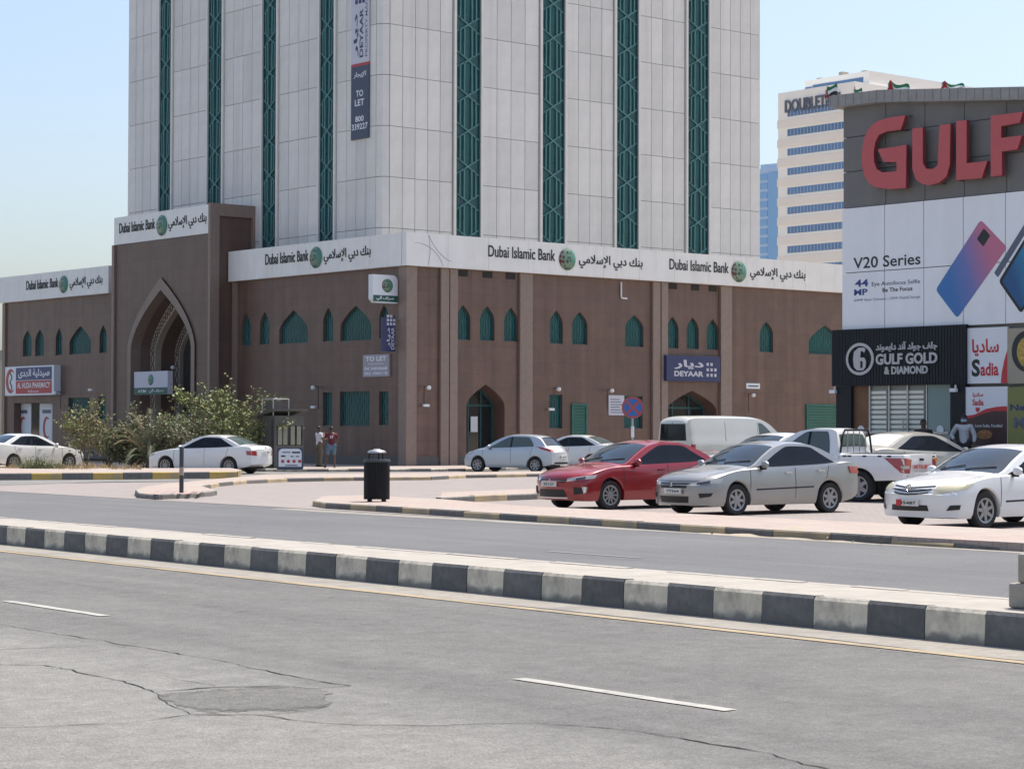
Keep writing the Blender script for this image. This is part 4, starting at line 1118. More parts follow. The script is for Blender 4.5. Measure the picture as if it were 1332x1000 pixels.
# blue letting board over the second door
e, w, h = wsign('letting_sign', RF, 'navy blue property sign above the second arched doorway', 'sign', -.32, .3, 'navy', 867, 937, 463, 496)
text('ديار', -.36 * w, .18 * w, .47 * h, .84 * h, -.01, 'lilac_white', e, weight=.03, depth=.009)
text('DEYAAR', -.36 * w, .18 * w, .19 * h, .40 * h, -.01, 'lilac_white', e, weight=.035, depth=.009)
def squares(e, x0, z0, s, g, m='lilac_white', b=-.01):
    for i in range(3):
        for j in range(3):
            if (i, j) == (2, 2): continue
            box('square', x0 + i * g, x0 + i * g + s, b, b + .009, z0 + j * g, z0 + j * g + s, m, e)
    box('square', x0 + 2 * g + .02, x0 + 2 * g + s - .02, b, b + .009, z0 + 2 * g + .02, z0 + 2 * g + s - .02, 'sign_green', e)
squares(e, .24 * w, .20 * h, .10 * h + .02, .215 * h)
# to-let panel near the corner
e, w, h = wsign('letting_sign', LF, 'grey TO LET panel below the blade signs near the corner', 'sign', -.09, .08, 'tolet_grey', 472, 506, 461, 490)
text('TO LET', -.40 * w, .40 * w, .70 * h, .92 * h, -.006, 'white_print', e, weight=.04)
text('Shops/Offices', -.30 * w, .30 * w, .53 * h, .62 * h, -.006, 'white_print', e)
text('04 3404668', -.44 * w, .44 * w, .30 * h, .45 * h, -.006, 'white_print', e, weight=.03); text('052 1065118', -.44 * w, .44 * w, .09 * h, .23 * h, -.006, 'white_print', e, weight=.03)
# two blade signs on brackets, standing out from the left front near the corner
BLF = lambda a: Fr(LF.w(a, 0, 0), BANG)                 # a blade's axes: a runs outward-left to in-right, faces the street corner
ab = LF.a(519.5)
bf = Fr(LF.w(ab, 0, 0), BANG)
x0 = bf.a(484.5); x1 = bf.a(517); zt = bf.c(500, 357.5); zb = bf.c(500, 394)
e = empty('atm_sign', bf.w(x1, 0, zb), BANG, 'white and green cash machine blade sign with globe emblem', 'sign')
W_, H_ = x1 - x0, zt - zb
rc = .28
pol = [(-W_, 0 + rc * .6), (-W_ + rc * .6, 0), (0, 0)] + [(-rc + rc * cos(t), H_ - rc + rc * sin(t)) for t in [radians(10 * i) for i in range(10)]] + [(-W_, H_)]
put('box_sign', MB().prism(pol, 0, .32), e, (0, 0, 0), 0, 'white_print')
put('green_band', MB().prism([(-W_ + .02, .05), (-.01, .05), (-.01, .27 * H_), (-W_ + .02, .27 * H_)], -.006, -.001), e, (0, 0, 0), 0, 'sign_green')
put('emblem', MB().lathe([(.001, -.05), (.2, -.04), (.30, 0)], 24, 'y', (-W_ * .42, 0, H_ * .62)), e, (0, 0, 0), 0, 'globe', smooth=60)
text('صراف آلي', -.86 * W_, -.16 * W_, .08 * H_, .24 * H_, -.010, 'white_print', e, weight=.03)
for z in (.25 * H_, .75 * H_): put('bracket', MB().tube([(0, .16, z), (.35, .16, z)], .03, 6), e, (0, 0, 0), 0, 'steel')
x0 = bf.a(497); x1 = bf.a(514); zt = bf.c(505, 413); zb = bf.c(505, 457)
e = empty('letting_sign', bf.w(x1, 0, zb), BANG, 'narrow navy blade sign with upright lettering under the cash machine sign', 'sign')
W_, H_ = x1 - x0, zt - zb
box('board', -W_, 0, 0, .12, 0, H_, 'navy', e)
text('DEYAAR', -.32 * W_, -.08 * W_, .06 * H_, .72 * H_, -.006, 'lilac_white', e, weight=.03, vertical=True); text('ديار', -.66 * W_, -.36 * W_, .10 * H_, .70 * H_, -.006, 'lilac_white', e, weight=.03, vertical=True)
squares(e, -.66 * W_, .77 * H_, .12, .17)
for z in (.2 * H_, .9 * H_): put('bracket', MB().tube([(0, .06, z), (.4, .06, z)], .03, 6), e, (0, 0, 0), 0, 'steel')
# banner on the tower
xx0, xx1 = 456.5, 479.5
a0, a1 = TL.a(xx0, -.08, 150), TL.a(xx1, -.08, 150); c0 = TL.c(468, 181, -.08); c1 = 24.5; cm = TL.c(468, 82.5, -.08)
e = empty('banner', TL.w((a0 + a1) / 2, -.08, c0), TL.ang, 'tall upright letting banner, white above and slate blue below, on the tower', 'banner')
w = (a1 - a0) / 2; hm = cm - c0; ht = c1 - c0
box('lower_panel', -w, w, 0, .05, 0, hm - .13, 'navy_grey', e); box('red_strip', -w, w, 0, .05, hm - .128, hm, 'ph_red', e); box('upper_panel', -w, w, 0, .05, hm + .002, ht, 'lilac_white', e)
text('للإيجار', -.7 * w, .7 * w, .80 * hm, .89 * hm, -.004, 'white_print', e, weight=.02)
text('TO', -.42 * w, .38 * w, .56 * hm, .645 * hm, -.004, 'white_print', e, weight=.02); text('LET', -.55 * w, .5 * w, .44 * hm, .525 * hm, -.004, 'white_print', e, weight=.02)
text('800', -.5 * w, .45 * w, .23 * hm, .305 * hm, -.004, 'white_print', e, weight=.02); text('339227', -.9 * w, .9 * w, .125 * hm, .205 * hm, -.004, 'white_print', e, weight=.02)
text('DEYAAR', -.05 * w, .36 * w, hm + .25, hm + 2.5, -.004, 'navy', e, weight=.03, vertical=True); text('PROPERTY MANAGEMENT', .58 * w, .86 * w, hm + .25, hm + 4.6, -.004, 'ink_grey', e, weight=.01, vertical=True)
text('ديار', -.72 * w, -.16 * w, hm + .3, hm + 2.3, -.004, 'navy', e, weight=.03, vertical=True)
squares(e, -.55 * w, hm + 2.75, .2, .28, 'navy', -.012)
# cash machine sign inside the porch mouth
e, w, h = wsign('atm_sign', PF, 'grey and green ATM box sign hung in the mouth of the pointed portal', 'sign', -.35, .3, 'lilac_white', 174.5, 218, 483, 513)
box('green_band', -w / 2, w / 2, -.006, -.001, 0, .30 * h, 'sign_green', e)
put('emblem', MB().lathe([(.001, -.05), (.2, -.04), (.28, 0)], 24, 'y', (0, 0, .64 * h)), e, (0, 0, 0), 0, 'globe', smooth=60)
text('ATM', -.38 * w, -.14 * w, .09 * h, .21 * h, -.010, 'white_print', e, weight=.02); text('صراف آلي', -.05 * w, .38 * w, .06 * h, .24 * h, -.010, 'white_print', e, weight=.02)
for s in (-1, 1): put('strut', MB().tube([(s * w * .35, .3, .5 * h), (s * w * .42, .62, .5 * h)], .03, 6), e, (0, 0, 0), 0, 'dark_steel')
# pharmacy box sign
e, w, h = wsign('pharmacy_sign', LF, 'red and blue pharmacy box sign with crescent over the wing shopfront', 'sign', -.42, .41, 'white_print', 6.5, 70, 476, 514)
box('blue_panel', -.27 * w, .46 * w, -.008, -.001, .52 * h, .95 * h, 'ph_blue', e); box('red_panel', -.27 * w, .46 * w, -.008, -.001, .06 * h, .50 * h, 'ph_red', e)
text('صيدلية الهدى', -.22 * w, .42 * w, .58 * h, .90 * h, -.012, 'white_print', e, weight=.03); text('AL HUDA PHARMACY', -.24 * w, .43 * w, .24 * h, .44 * h, -.012, 'white_print', e, weight=.02); text('صيدلية', -.02 * w, .20 * w, .09 * h, .19 * h, -.012, 'white_print', e, weight=.03)
cr_ = []
for i in range(25): t = radians(50 + i * 260 / 24); cr_.append((-.38 * w + .10 * w * cos(t), .5 * h + .42 * h * sin(t)))
for i in range(24, -1, -1): t = radians(50 + i * 260 / 24); cr_.append((-.355 * w + .075 * w * cos(t), .5 * h + .33 * h * sin(t)))
put('crescent', MB().prism(cr_, -.008, -.001), e, (0, 0, 0), 0, 'ph_red')
put('serpent', MB().tube([(-.37 * w + .12 * sin(i * 1.1), -.008, .2 * h + i * .06 * h) for i in range(11)], .035, 5), e, (0, 0, 0), 0, 'ink')
# doors, shutters, notices, lamps, pipe
def wbox(name, F, x0, x1, y0, y1, b, t, m, label, cat, group=None, z0=None):
    xm = (x0 + x1) / 2; a0, a1 = F.a(x0, b), F.a(x1, b); c0, c1 = F.c(xm, y1, b), F.c(xm, y0, b)
    if z0 is not None: c0 = z0
    e = empty(name, F.w((a0 + a1) / 2, b, c0), F.ang, label, cat, group)
    return e, a1 - a0, c1 - c0
def shutterdoor(x0, x1, y0, label):
    e, w, h = wbox('metal_door', RF, x0, x1, y0, 590, -.05, .05, 'teal_gate', label, 'door', None, .14)
    fr = MB(); fr.box(-w / 2, -w / 2 + .1, -.03, .045, 0, h).box(w / 2 - .1, w / 2, -.03, .045, 0, h).box(-w / 2 + .1, w / 2 - .1, -.03, .045, h - .1, h)
    put('frame', fr, e, (0, 0, 0), 0, 'teal_gate')
    n = int((h - .1) / .14); sl = MB().prism([(0, 0), (.0, .0), (0, 0)], 0, 0) if 0 else None
    sm = MB(); W2 = w - .2
    sm.add([(-W2 / 2, .02, 0), (W2 / 2, .02, 0), (W2 / 2, -.005, .11), (-W2 / 2, -.005, .11), (W2 / 2, .02, .125), (-W2 / 2, .02, .125)], [(0, 1, 2, 3), (3, 2, 4, 5)])
    smm = sm.mesh('slat', 'teal_gate')
    for i in range(n): put('slat', smm, e, (0, 0, i * (h - .1) / n), 0)
    put('handle', MB().tube([(w / 2 - .22, -.06, 1.0), (w / 2 - .22, -.06, 1.2)], .02, 6), e, (0, 0, 0), 0, 'steel')
shutterdoor(743.7, 764, 525, 'narrow green slatted service door in the granite wall')
shutterdoor(1049, 1092, 526, 'wide green slatted gate beside the dark shopfront')
e, w, h = wbox('wall_notice', RF, 792, 812, 514, 540, -.04, .04, 'white_print', 'white notice board on the wall beside the no stopping sign', 'notice')
box('board', -w / 2, w / 2, 0, .035, 0, h, 'lilac_white', e)
for i in range(6): box('text_line', -.4 * w, .4 * w - .1 * (i % 3), -.004, -.001, h * (.12 + i * .13), h * (.16 + i * .13), 'ink_grey', e)
e, w, h = wbox('name_plate', RF, 971, 988.5, 498.5, 505.5, -.04, .04, 'white_print', 'small white name plate on the granite wall right of the second doorway', 'plate')
box('board', -w / 2, w / 2, 0, .035, 0, h, 'white_print', e); box('text_line', -.38 * w, .38 * w, -.004, -.001, .35 * h, .62 * h, 'ink_grey', e)
def lamp(F, x, y, label, twin=False, rzoff=0):
    a, c = F.at(x, y); e = empty('wall_lamp', F.w(a, 0, c), F.ang, label, 'lamp', 'small white lamps on the bank walls')
    put('arm', MB().tube([(0, -.002, 0), (0, -.22, .04), (.0, -.3, 0)], .02, 6), e, (0, 0, 0), 0, 'dark_steel')
    put('lamp_head', MB().lathe([(.02, 0), (.09, -.02), (.11, -.10), (.08, -.17), (.001, -.19)][::-1], 12, 'z', (0, -.32, .05)), e, (0, 0, 0), 0, 'white_paint', smooth=40)
    put('cable', MB().tube([(0, -.01, 0), (-.02, -.015, -.5), (0, -.012, -.9)], .012, 5), e, (0, 0, 0), 0, 'dark_steel')
lamp(RF, 721, 505, 'white lamp above the tall green ground floor window')
lamp(RF, 790, 507, 'white lamp above the white wall notice')
lamp(RF, 974, 513, 'white lamp below the small name plate')
lamp(RF, 552, 503, 'white lamp on the granite beside the corner pilaster')
lamp(LF, 414.5, 503, 'white lamp left of the three ground floor windows near the corner')
lamp(LF, 79, 510, 'white lamp beside the pharmacy sign')
lamp(LF, 232, 477, 'white lamp inside the pointed portal')
for (F, x, y, lb) in ((RF, 715, 533, 'white security camera beside the tall green window'), (RF, 552, 528, 'white security camera beside the corner pilaster'), (LF, 412, 530, 'white security camera left of the ground floor windows'), (LF, 152, 508, 'white security camera on the portal edge')):
    a, c = F.at(x, y); e = empty('security_camera', F.w(a, -.0 if F is RF else (-PP - .1 if x < 200 else 0), c), F.ang, lb, 'camera', 'security cameras on the bank walls')
    put('mount', MB().tube([(0, 0, 0), (0, -.15, .02)], .03, 6), e, (0, 0, 0), 0, 'white_paint'); put('housing', MB().box(-.2, .12, -.22, -.12, -.03, .08), e, (0, 0, 0), 0, 'white_paint')
a, c = RF.at(807, 367); a2, c2 = RF.at(807, 388)
e = empty('drain_pipe', RF.w(a, 0, c2), BANG, 'white bent drain pipe below the name band', 'pipe')
put('pipe', MB().tube([(0, -.06, c - c2), (0, -.06, .08), (.04, -.07, .01), (.36, -.08, 0)], .04, 8), e, (0, 0, 0), 0, 'white_paint')
# handrail of the ramp left of the portal
h0 = G(90, 605.5, .1); h1 = G(165, 603, .1)
e = empty('handrail', h0, atan2(h1.y - h0.y, h1.x - h0.x), 'grey steel ramp handrail beside the dry bush', 'handrail'); L_ = (h1 - h0).length
put('rail', MB().tube([(0, 0, 0), (0, 0, .95), (.08, 0, 1.02), (L_, 0, 1.45)], .03, 8), e, (0, 0, 0), 0, 'steel')
for t in (.33, .66, 1.0): put('post', MB().tube([(L_ * t, 0, 0), (L_ * t, 0, 1.02 + .43 * t)], .025, 8), e, (0, 0, 0), 0, 'steel')
put('lower_rail', MB().tube([(0, 0, .5), (L_, 0, .9)], .02, 8), e, (0, 0, 0), 0, 'steel')
# ------------------------------------------------------------------ shops on the right
GANG = BANG - pi / 2
GF = Fr(GY(1250, 62.0), GANG)
shop = empty('shop_building', GF.w(0, 0, 0), GANG, 'grey panelled shop building with big red letters on its upper wall', 'building')
ga0 = GF.a(1097); GA1 = 9.0
z_top = GF.c(1097, 141); z_mid = GF.c(1152, 266.5); z_bill = GF.c(1180, 427); z_sign = GF.c(1170, 501); z_g = 0.42
gj = [ga0] + [GF.a(x) for x in (1152.5, 1203.5, 1255, 1310)]
while gj[-1] < GA1 - 2: gj.append(gj[-1] + (gj[4] - gj[3]))
gj.append(GA1)
a_bend = GF.a(1152.5); z_bend = GF.c(1152.5, 134.5); a_e = GF.a(1332); z_e = GF.c(1332, 131.5)
def ztop_at(a):                                        # the parapet sags away to the right of its second panel
    if a < a_bend: return z_top + (z_bend - z_top) * (a - ga0) / (a_bend - ga0)
    return z_bend + (z_e - z_bend) * min(1.15, (a - a_bend) / (a_e - a_bend))
box('wall_core', ga0 + .05, GA1, .08, 12, .1, ztop_at(GA1) - .1, 'gulf_grey', shop)
zc = [z_mid, z_mid + (z_top - z_mid) * .36, z_mid + (z_top - z_mid) * .70, z_top]
for i in range(len(gj) - 1):
    for j in range(3):
        a0_, a1_ = gj[i] + .012, gj[i + 1] - .012
        t0, t1 = (zc[j + 1], zc[j + 1]) if j < 2 else (ztop_at(a0_), ztop_at(a1_))
        put('wall_panel', MB().prism([(a0_, zc[j] + .012), (a1_, zc[j] + .012), (a1_, t1 - .012), (a0_, t0 - .012)], 0, .08), shop, (0, 0, 0), 0, 'gulf_grey')
# cornice of standing sheet
ks = [ga0 - .25, a_bend, a_e + .0, a_e + .15 * (a_e - a_bend), GA1]
for a0_, a1_ in zip(ks, ks[1:]):
    t0, t1 = ztop_at(max(a0_, ga0)), ztop_at(a1_)
    put('cornice', MB().prism([(a0_, t0 + .002), (a1_, t1 + .002), (a1_, t1 + .36), (a0_, t0 + .36)], -.35, .5), shop, (0, 0, 0), 0, 'cornice')
for i in range(int((GA1 - ga0) / .3)):
    a = ga0 - .2 + i * .3
    if a < 4: box('cornice_seam', a, a + .018, -.356, -.351, ztop_at(max(a, ga0)) + .02, ztop_at(max(a, ga0)) + .34, 'gulf_grey', shop)
# big red letters, each with its own depth
Z3 = 3.332
LET = {'G': [(660, 268), (610, 274), (560, 285), (525, 300), (498, 330), (480, 370), (471, 430), (471, 480), (480, 525), (500, 560), (530, 580), (590, 588), (662, 582), (664, 395), (540, 415), (565, 470), (622, 470), (622, 510), (560, 515), (535, 500), (524, 470), (522, 430), (528, 385), (545, 352), (580, 337), (640, 330)],
       'U': [(690, 325), (735, 320), (735, 475), (750, 499), (780, 500), (800, 483), (808, 310), (855, 305), (852, 480), (838, 532), (805, 560), (765, 570), (735, 566), (705, 545), (690, 500)],
       'L': [(880, 293), (925, 288), (925, 475), (1015, 465), (990, 540), (880, 548)],
       'F': [(1030, 270), (1170, 252), (1155, 300), (1075, 315), (1075, 365), (1165, 355), (1145, 415), (1078, 425), (1078, 528), (1030, 533)]}
for k, pts in LET.items():
    poly = [GF.at(980 + x / Z3, 70 + y / Z3, -.3) for x, y in pts]
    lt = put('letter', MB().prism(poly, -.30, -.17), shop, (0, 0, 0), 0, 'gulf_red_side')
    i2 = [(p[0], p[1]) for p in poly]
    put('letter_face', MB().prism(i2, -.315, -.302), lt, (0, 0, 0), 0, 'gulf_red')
    st = MB()
    for q in i2[::5]: st.tube([(q[0], -.17, q[1]), (q[0], -.0, q[1])], .02, 5)
    put('stud', st, lt, (0, 0, 0), 0, 'dark_steel')['kind'] = 'stuff'
# flags lying over the parapet
def flag(px, py, w, h, label, tilt):
    a, c = GF.at(px, py, .2)
    e = empty('flag', GF.w(a, .2, ztop_at(a) + .36), GANG, label, 'flag', 'flags tied along the shop parapet')
    hh = max(.05, c - ztop_at(a) - .36)
    put('pole', MB().tube([(0, 0, 0), (w * .05, -.05, max(.15, hh + .1))], .025, 6), e, (0, 0, 0), 0, 'steel')
    for k, (m, x0, x1, z0, z1) in enumerate((('flag_red', 0, .25, 0, 1), ('flag_green', .25, 1, .66, 1), ('flag_white', .25, 1, .33, .66), ('flag_black', .25, 1, 0, .33))):
        rows = []
        for i in range(9):
            u = x0 + (x1 - x0) * i / 8; row = []
            for j in range(3):
                v = z0 + (z1 - z0) * j / 2
                row.append((w * u + .03 * v, .09 * sin(u * 7 + v * 2) - .1, hh + (v - .5) * h + tilt * u * w + .05 * sin(u * 9)))
            rows.append(row)
        put('cloth', MB().grid(rows), e, (0, 0, 0), 0, m, smooth=180)
flag(1075, 122, .45, .36, 'small red, white, green and black flag drooping at the parapet end', .10)
flag(1156, 113, .8, .3, 'larger flag with a long black tail stretched along the parapet', -.28)
flag(1226, 112, .8, .2, 'flag stretched low along the parapet above the tall red letters', -.22)
flag(1112, 121, .3, .3, 'crumpled little flag above the first red letter', -.3)
# billboard sheets
bz = [z_bill, GF.c(1180, 350), z_mid]
for i in range(len(gj) - 1):
    for j in range(2):
        box('billboard_sheet', gj[i] + .014, gj[i + 1] - .014, -.06, .075, bz[j] + .012, bz[j + 1] - .012, 'billboard', shop)
bl = -.066
def gt(body, x0, x1, y0, y1, m, wt=.01, b=bl, **k):
    xm = (x0 + x1) / 2
    return text(body, GF.a(x0, b), GF.a(x1, b), GF.c(xm, y1, b), GF.c(xm, y0, b), b, m, shop, weight=wt, **k)
gt('V20 Series', 1110, 1197.5, 332, 347, 'ink', .012)
gt('44', 1112, 1129.5, 363.5, 373, 'ink_blue', .03); gt('MP', 1111, 1128.5, 376, 384, 'ink_blue', .03)
gt('Eye Autofocus Selfie', 1134, 1197, 365, 372, 'ink_grey', .01); gt('Be The Focus', 1148, 1187, 373.5, 379, 'ink', .02)
gt('64MP Rear Camera | 33W FlashCharge', 1111, 1197, 386.5, 391, 'ink_grey', .0)
def ppoly(pts, b): return [GF.at(x, y, b) for x, y in pts]
def rounded(pts, r, n=5):
    out = []
    P = [Vector(p) for p in pts]
    for i, p in enumerate(P):
        a, c = P[i - 1], P[(i + 1) % len(P)]; da = (a - p).normalized() * r; dc = (c - p).normalized() * r
        for k in range(n + 1):
            t = k / n; out.append(tuple((p + da) * (1 - t) ** 2 + p * 2 * t * (1 - t) + (p + dc) * t * t))
    return out
ph = put('phone_print', MB().prism(ppoly(rounded([(1275.5, 286), (1310, 322), (1245, 414), (1217, 377)], 5), -.07), -.07, -.064), shop, (0, 0, 0), 0, 'phone_back')
put('camera_print', MB().prism(ppoly(rounded([(1279.5, 297), (1288, 306.5), (1279, 321), (1270.5, 311)], 2), -.074), -.074, -.071), ph, (0, 0, 0), 0, 'ink')
ph2 = put('phone_print', MB().prism(ppoly(rounded([(1350, 282), (1385, 320), (1328, 408), (1299, 366)], 5), -.07), -.07, -.064), shop, (0, 0, 0), 0, 'ink')
put('screen_print', MB().prism(ppoly(rounded([(1350, 288), (1380, 320), (1328, 402), (1303.5, 366)], 4), -.074), -.074, -.071), ph2, (0, 0, 0), 0, 'phone_screen')
put('phone_print', MB().prism(ppoly(rounded([(1341, 278), (1346, 284), (1298, 361), (1293, 355)], 2), -.068), -.068, -.063), shop, (0, 0, 0), 0, 'ink_grey')
# dark ribbed shop sign
sb = -.24
s0, s1 = GF.a(1081, sb), GF.a(1254.5, sb)
shs = empty('shop_sign', GF.w((s0 + s1) / 2, sb, z_sign), GANG, 'black ribbed jewellery shop sign with grey oval emblem and raised letters', 'sign')
W_ = s1 - s0; H_ = z_bill - z_sign + .03
box('board', -W_ / 2, W_ / 2, .03, -sb - .065, 0, H_, 'black_board', shs)
rib = MB().box(0, .085, .016, .03, .01, H_ - .01).mesh('rib', 'black_board')
for i in range(int(W_ / .11)): put('rib', rib, shs, (-W_ / 2 + .02 + i * .11, 0, 0))
def st_(body, x0, x1, y0, y1, m='letter_grey', wt=.02):
    b = sb - .03; xm = (x0 + x1) / 2; oo = (s0 + s1) / 2
    return text(body, GF.a(x0, b) - oo, GF.a(x1, b) - oo, GF.c(xm, y1, b) - z_sign, GF.c(xm, y0, b) - z_sign, -.03, m, shs, weight=wt, depth=.03)
st_('جلف جولد آند دايموند', 1139, 1219, 444, 457, wt=.03); st_('GULF GOLD', 1139, 1219, 459, 473.5, wt=.035); st_('& DIAMOND', 1150, 1206.5, 476, 486.5, wt=.035)
ec, ez = GF.at(1119, 467, sb); ec -= (s0 + s1) / 2; ez -= z_sign
ov = [(ec + .54 * cos(t), ez + .48 * sin(t)) for t in [2 * pi * i / 32 for i in range(32)]]; ov2 = [(ec + .45 * cos(t), ez + .39 * sin(t)) for t in [2 * pi * i / 32 for i in range(32)]]
n = 32
em = MB().add([(p[0], -.03, p[1]) for p in ov] + [(p[0], -.03, p[1]) for p in ov2] + [(p[0], -.0, p[1]) for p in ov], [(i, (i + 1) % n, (i + 1) % n + n, i + n) for i in range(n)] + [((i + 1) % n, i, i + 2 * n, (i + 1) % n + 2 * n) for i in range(n)])
put('emblem_ring', em, shs, (0, 0, 0), 0, 'letter_grey')
six = [(-.05, .40), (.18, .40), (.26, .34), (.20, .22), (.10, .30), (.04, .25), (.02, .05), (.20, .05), (.28, -.08), (.26, -.30), (.14, -.40), (-.12, -.40), (-.26, -.28), (-.30, 0), (-.26, .26)]
put('emblem_figure', MB().prism([(ec + x * .85, ez + z * .84) for x, z in six], -.03, 0), shs, (0, 0, 0), 0, 'letter_grey')
put('emblem_figure', MB().prism([(ec + .03, ez - .05), (ec + .12, ez - .08), (ec + .11, ez - .26), (ec + .03, ez - .27)], -.034, -.031), shs, (0, 0, 0), 0, 'black_board')
# shopfront below the sign
def col(name, x0, x1, b0, b1, m, z0=z_g, z1=None): return box(name, GF.a(x0, b0), GF.a(x1, b0), b0, b1, z0, z1 or z_sign - .003, m, shop)
box('wall_core', ga0 + .06, GF.a(1256), .35, .079, .4, z_sign, 'dark_interior', shop)
col('column', 1087.5, 1107, -.16, .3, 'black_board'); col('column', 1236.5, 1255.5, -.12, .3, 'black_board')
col('wood_panel', 1109, 1131, -.05, .02, 'shop_wood'); col('shop_window', 1207, 1236, -.04, .0, 'shop_glass')
for (x0, x1) in ((1131.5, 1154.5), (1157.5, 1203)):
    w = box('shop_window', GF.a(x0, .02), GF.a(x1, .02), .02, .05, z_g, z_sign - .003, 'shutter_gap', shop)
    a0, a1 = GF.a(x0, .02) + .02, GF.a(x1, .02) - .02; sm = MB().box(a0, a1, -.012, .018, 0, .088).mesh('slat', 'shutter_slat')
    z = z_g + .05
    while z < z_sign - .12: put('slat', sm, w, (0, 0, z)); z += .145
for x in (1131, 1156, 1180, 1205): col('mullion', x - .9, x + .9, -.06, -.0, 'steel')
put('door_rail', MB().box(GF.a(1125), GF.a(1236), -.09, -.065, 1.62 + z_g - .42, 1.68 + z_g - .42), shop, (0, 0, 0), 0, 'steel')
for x in (1178, 1184): put('door_handle', MB().tube([(GF.a(x), -.12, z_g + .8), (GF.a(x), -.12, z_g + 1.6)], .02, 6), shop, (0, 0, 0), 0, 'steel')
for x in (1120, 1223): put('door_emblem', MB().lathe([(.13, 0), (.13, -.01), (.10, -.011), (.10, -.001)][::-1], 20, 'y', (GF.a(x, -.06), -.062, GF.c(x, 559, -.06))), shop, (0, 0, 0), 0, 'white_print')
for (x, y) in ((1086, 508), (1243, 506)):
    a, c = GF.at(x, y, -.18); e = empty('security_camera', GF.w(a, -.18, c), GANG, 'white security camera under the %s end of the black shop sign' % ('left' if x < 1100 else 'right'), 'camera', 'security cameras under the shop sign')
    put('mount', MB().tube([(0, 0, .12), (0, 0, 0)], .03, 6), e, (0, 0, 0), 0, 'white_paint'); put('housing', MB().box(-.14, .08, -.1, .0, -.08, .02), e, (0, 0, 0), 0, 'white_paint')
# posters
def poster(x0, x1, y0, y1, label, m, b=-.1):
    a0, a1 = GF.a(x0, b), GF.a(x1, b); xm = (x0 + x1) / 2; c0, c1 = GF.c(xm, y1, b), GF.c(xm, y0, b)
    e = empty('poster', GF.w(a0, b, c0), GANG, label, 'poster'); box('sheet', 0, a1 - a0, 0, .09, 0, c1 - c0, m, e)
    def P(x, y): a, c = GF.at(x, y, b); return a - a0, c - c0
    return e, P
e, P = poster(1257, 1310.5, 426, 498.5, 'white food poster with red and black brand lettering beside the black sign', 'white_print')
def pt(e, P, body, x0, x1, y0, y1, m, wt=.02):
    p, q = P(x0, y1), P(x1, y0); text(body, p[0], q[0], p[1], q[1], -.005, m, e, weight=wt)
pt(e, P, 'ساديا', 1264.5, 1299.5, 440, 463.5, 'sadia_red', .03); pt(e, P, 'S', 1264, 1275, 467, 490, 'ink', .04); pt(e, P, 'adia', 1275.5, 1299, 471, 489, 'sadia_red', .03)
put('swoosh', MB().prism([P(*q) for q in ((1310.3, 455), (1306, 470), (1303, 485), (1302, 498), (1310.3, 498))], -.004, -.001), e, (0, 0, 0), 0, 'sadia_red')
e, P = poster(1256, 1310.5, 503, 580, 'lower food poster, white over red curve and dark dish, beside the shop door', 'white_print')
put('dark_field', MB().prism([P(*q) for q in ((1256.3, 543), (1266, 541), (1278, 535), (1292, 531), (1310.2, 530), (1310.2, 579.5), (1256.3, 579.5))], -.004, -.001), e, (0, 0, 0), 0, 'poster_dark')
put('swoosh', MB().prism([P(*q) for q in ((1256.3, 545), (1266, 543), (1278, 538), (1292, 534.5), (1310.2, 534.5), (1310.2, 528), (1296, 529), (1282, 532), (1268, 539), (1256.3, 541))], -.008, -.005), e, (0, 0, 0), 0, 'sadia_red')
pt(e, P, 'ساديا', 1265.5, 1279, 510, 517, 'sadia_red', .03); pt(e, P, 'Sadia', 1265, 1279.5, 519, 527.5, 'sadia_red', .03)
put('shield', MB().prism([P(*q) for q in ((1269, 530), (1274.5, 530), (1274.5, 534), (1271.7, 536.5), (1269, 534))], -.004, -.001), e, (0, 0, 0), 0, 'sadia_red')
pt(e, P, 'منتجاتنا', 1270, 1303, 545, 549.5, 'white_print', .02) if 0 else None
pt(e, P, 'Love Sadia, Foodies!', 1269, 1304, 551.5, 556, 'white_print', .01); 
put('dish', MB().prism([P(1281 + 10 * cos(t), 565 + 6 * sin(t)) for t in [2 * pi * i / 20 for i in range(20)]], -.006, -.002), e, (0, 0, 0), 0, 'poster_food')
e, P = poster(1311, 1372, 426, 498.5, 'tan food poster with a black pan above the olive poster', 'poster_tan')
def ell(cx, cy, rx, ry): return [P(cx + rx * cos(t), cy + ry * sin(t)) for t in [2 * pi * i / 28 for i in range(28)]]
put('pan', MB().prism(ell(1336, 457, 20, 27), -.004, -.001), e, (0, 0, 0), 0, 'ink'); put('noodles', MB().prism(ell(1338, 458, 15, 21), -.008, -.005), e, (0, 0, 0), 0, 'noodle')
e, P = poster(1311, 1372, 503, 580, 'olive green coffee poster with blue lettering', 'poster_olive')
pt(e, P, 'Nescafe', 1314, 1366, 525, 534, 'poster_navy', .03); pt(e, P, 'MILD', 1319, 1362, 542, 557, 'ink_grey', .03)
# poles and wall to the right of the posters
box('wall_core', GF.a(1373), GA1, -.02, .079, .4, z_bill, 'poster_tan', shop)

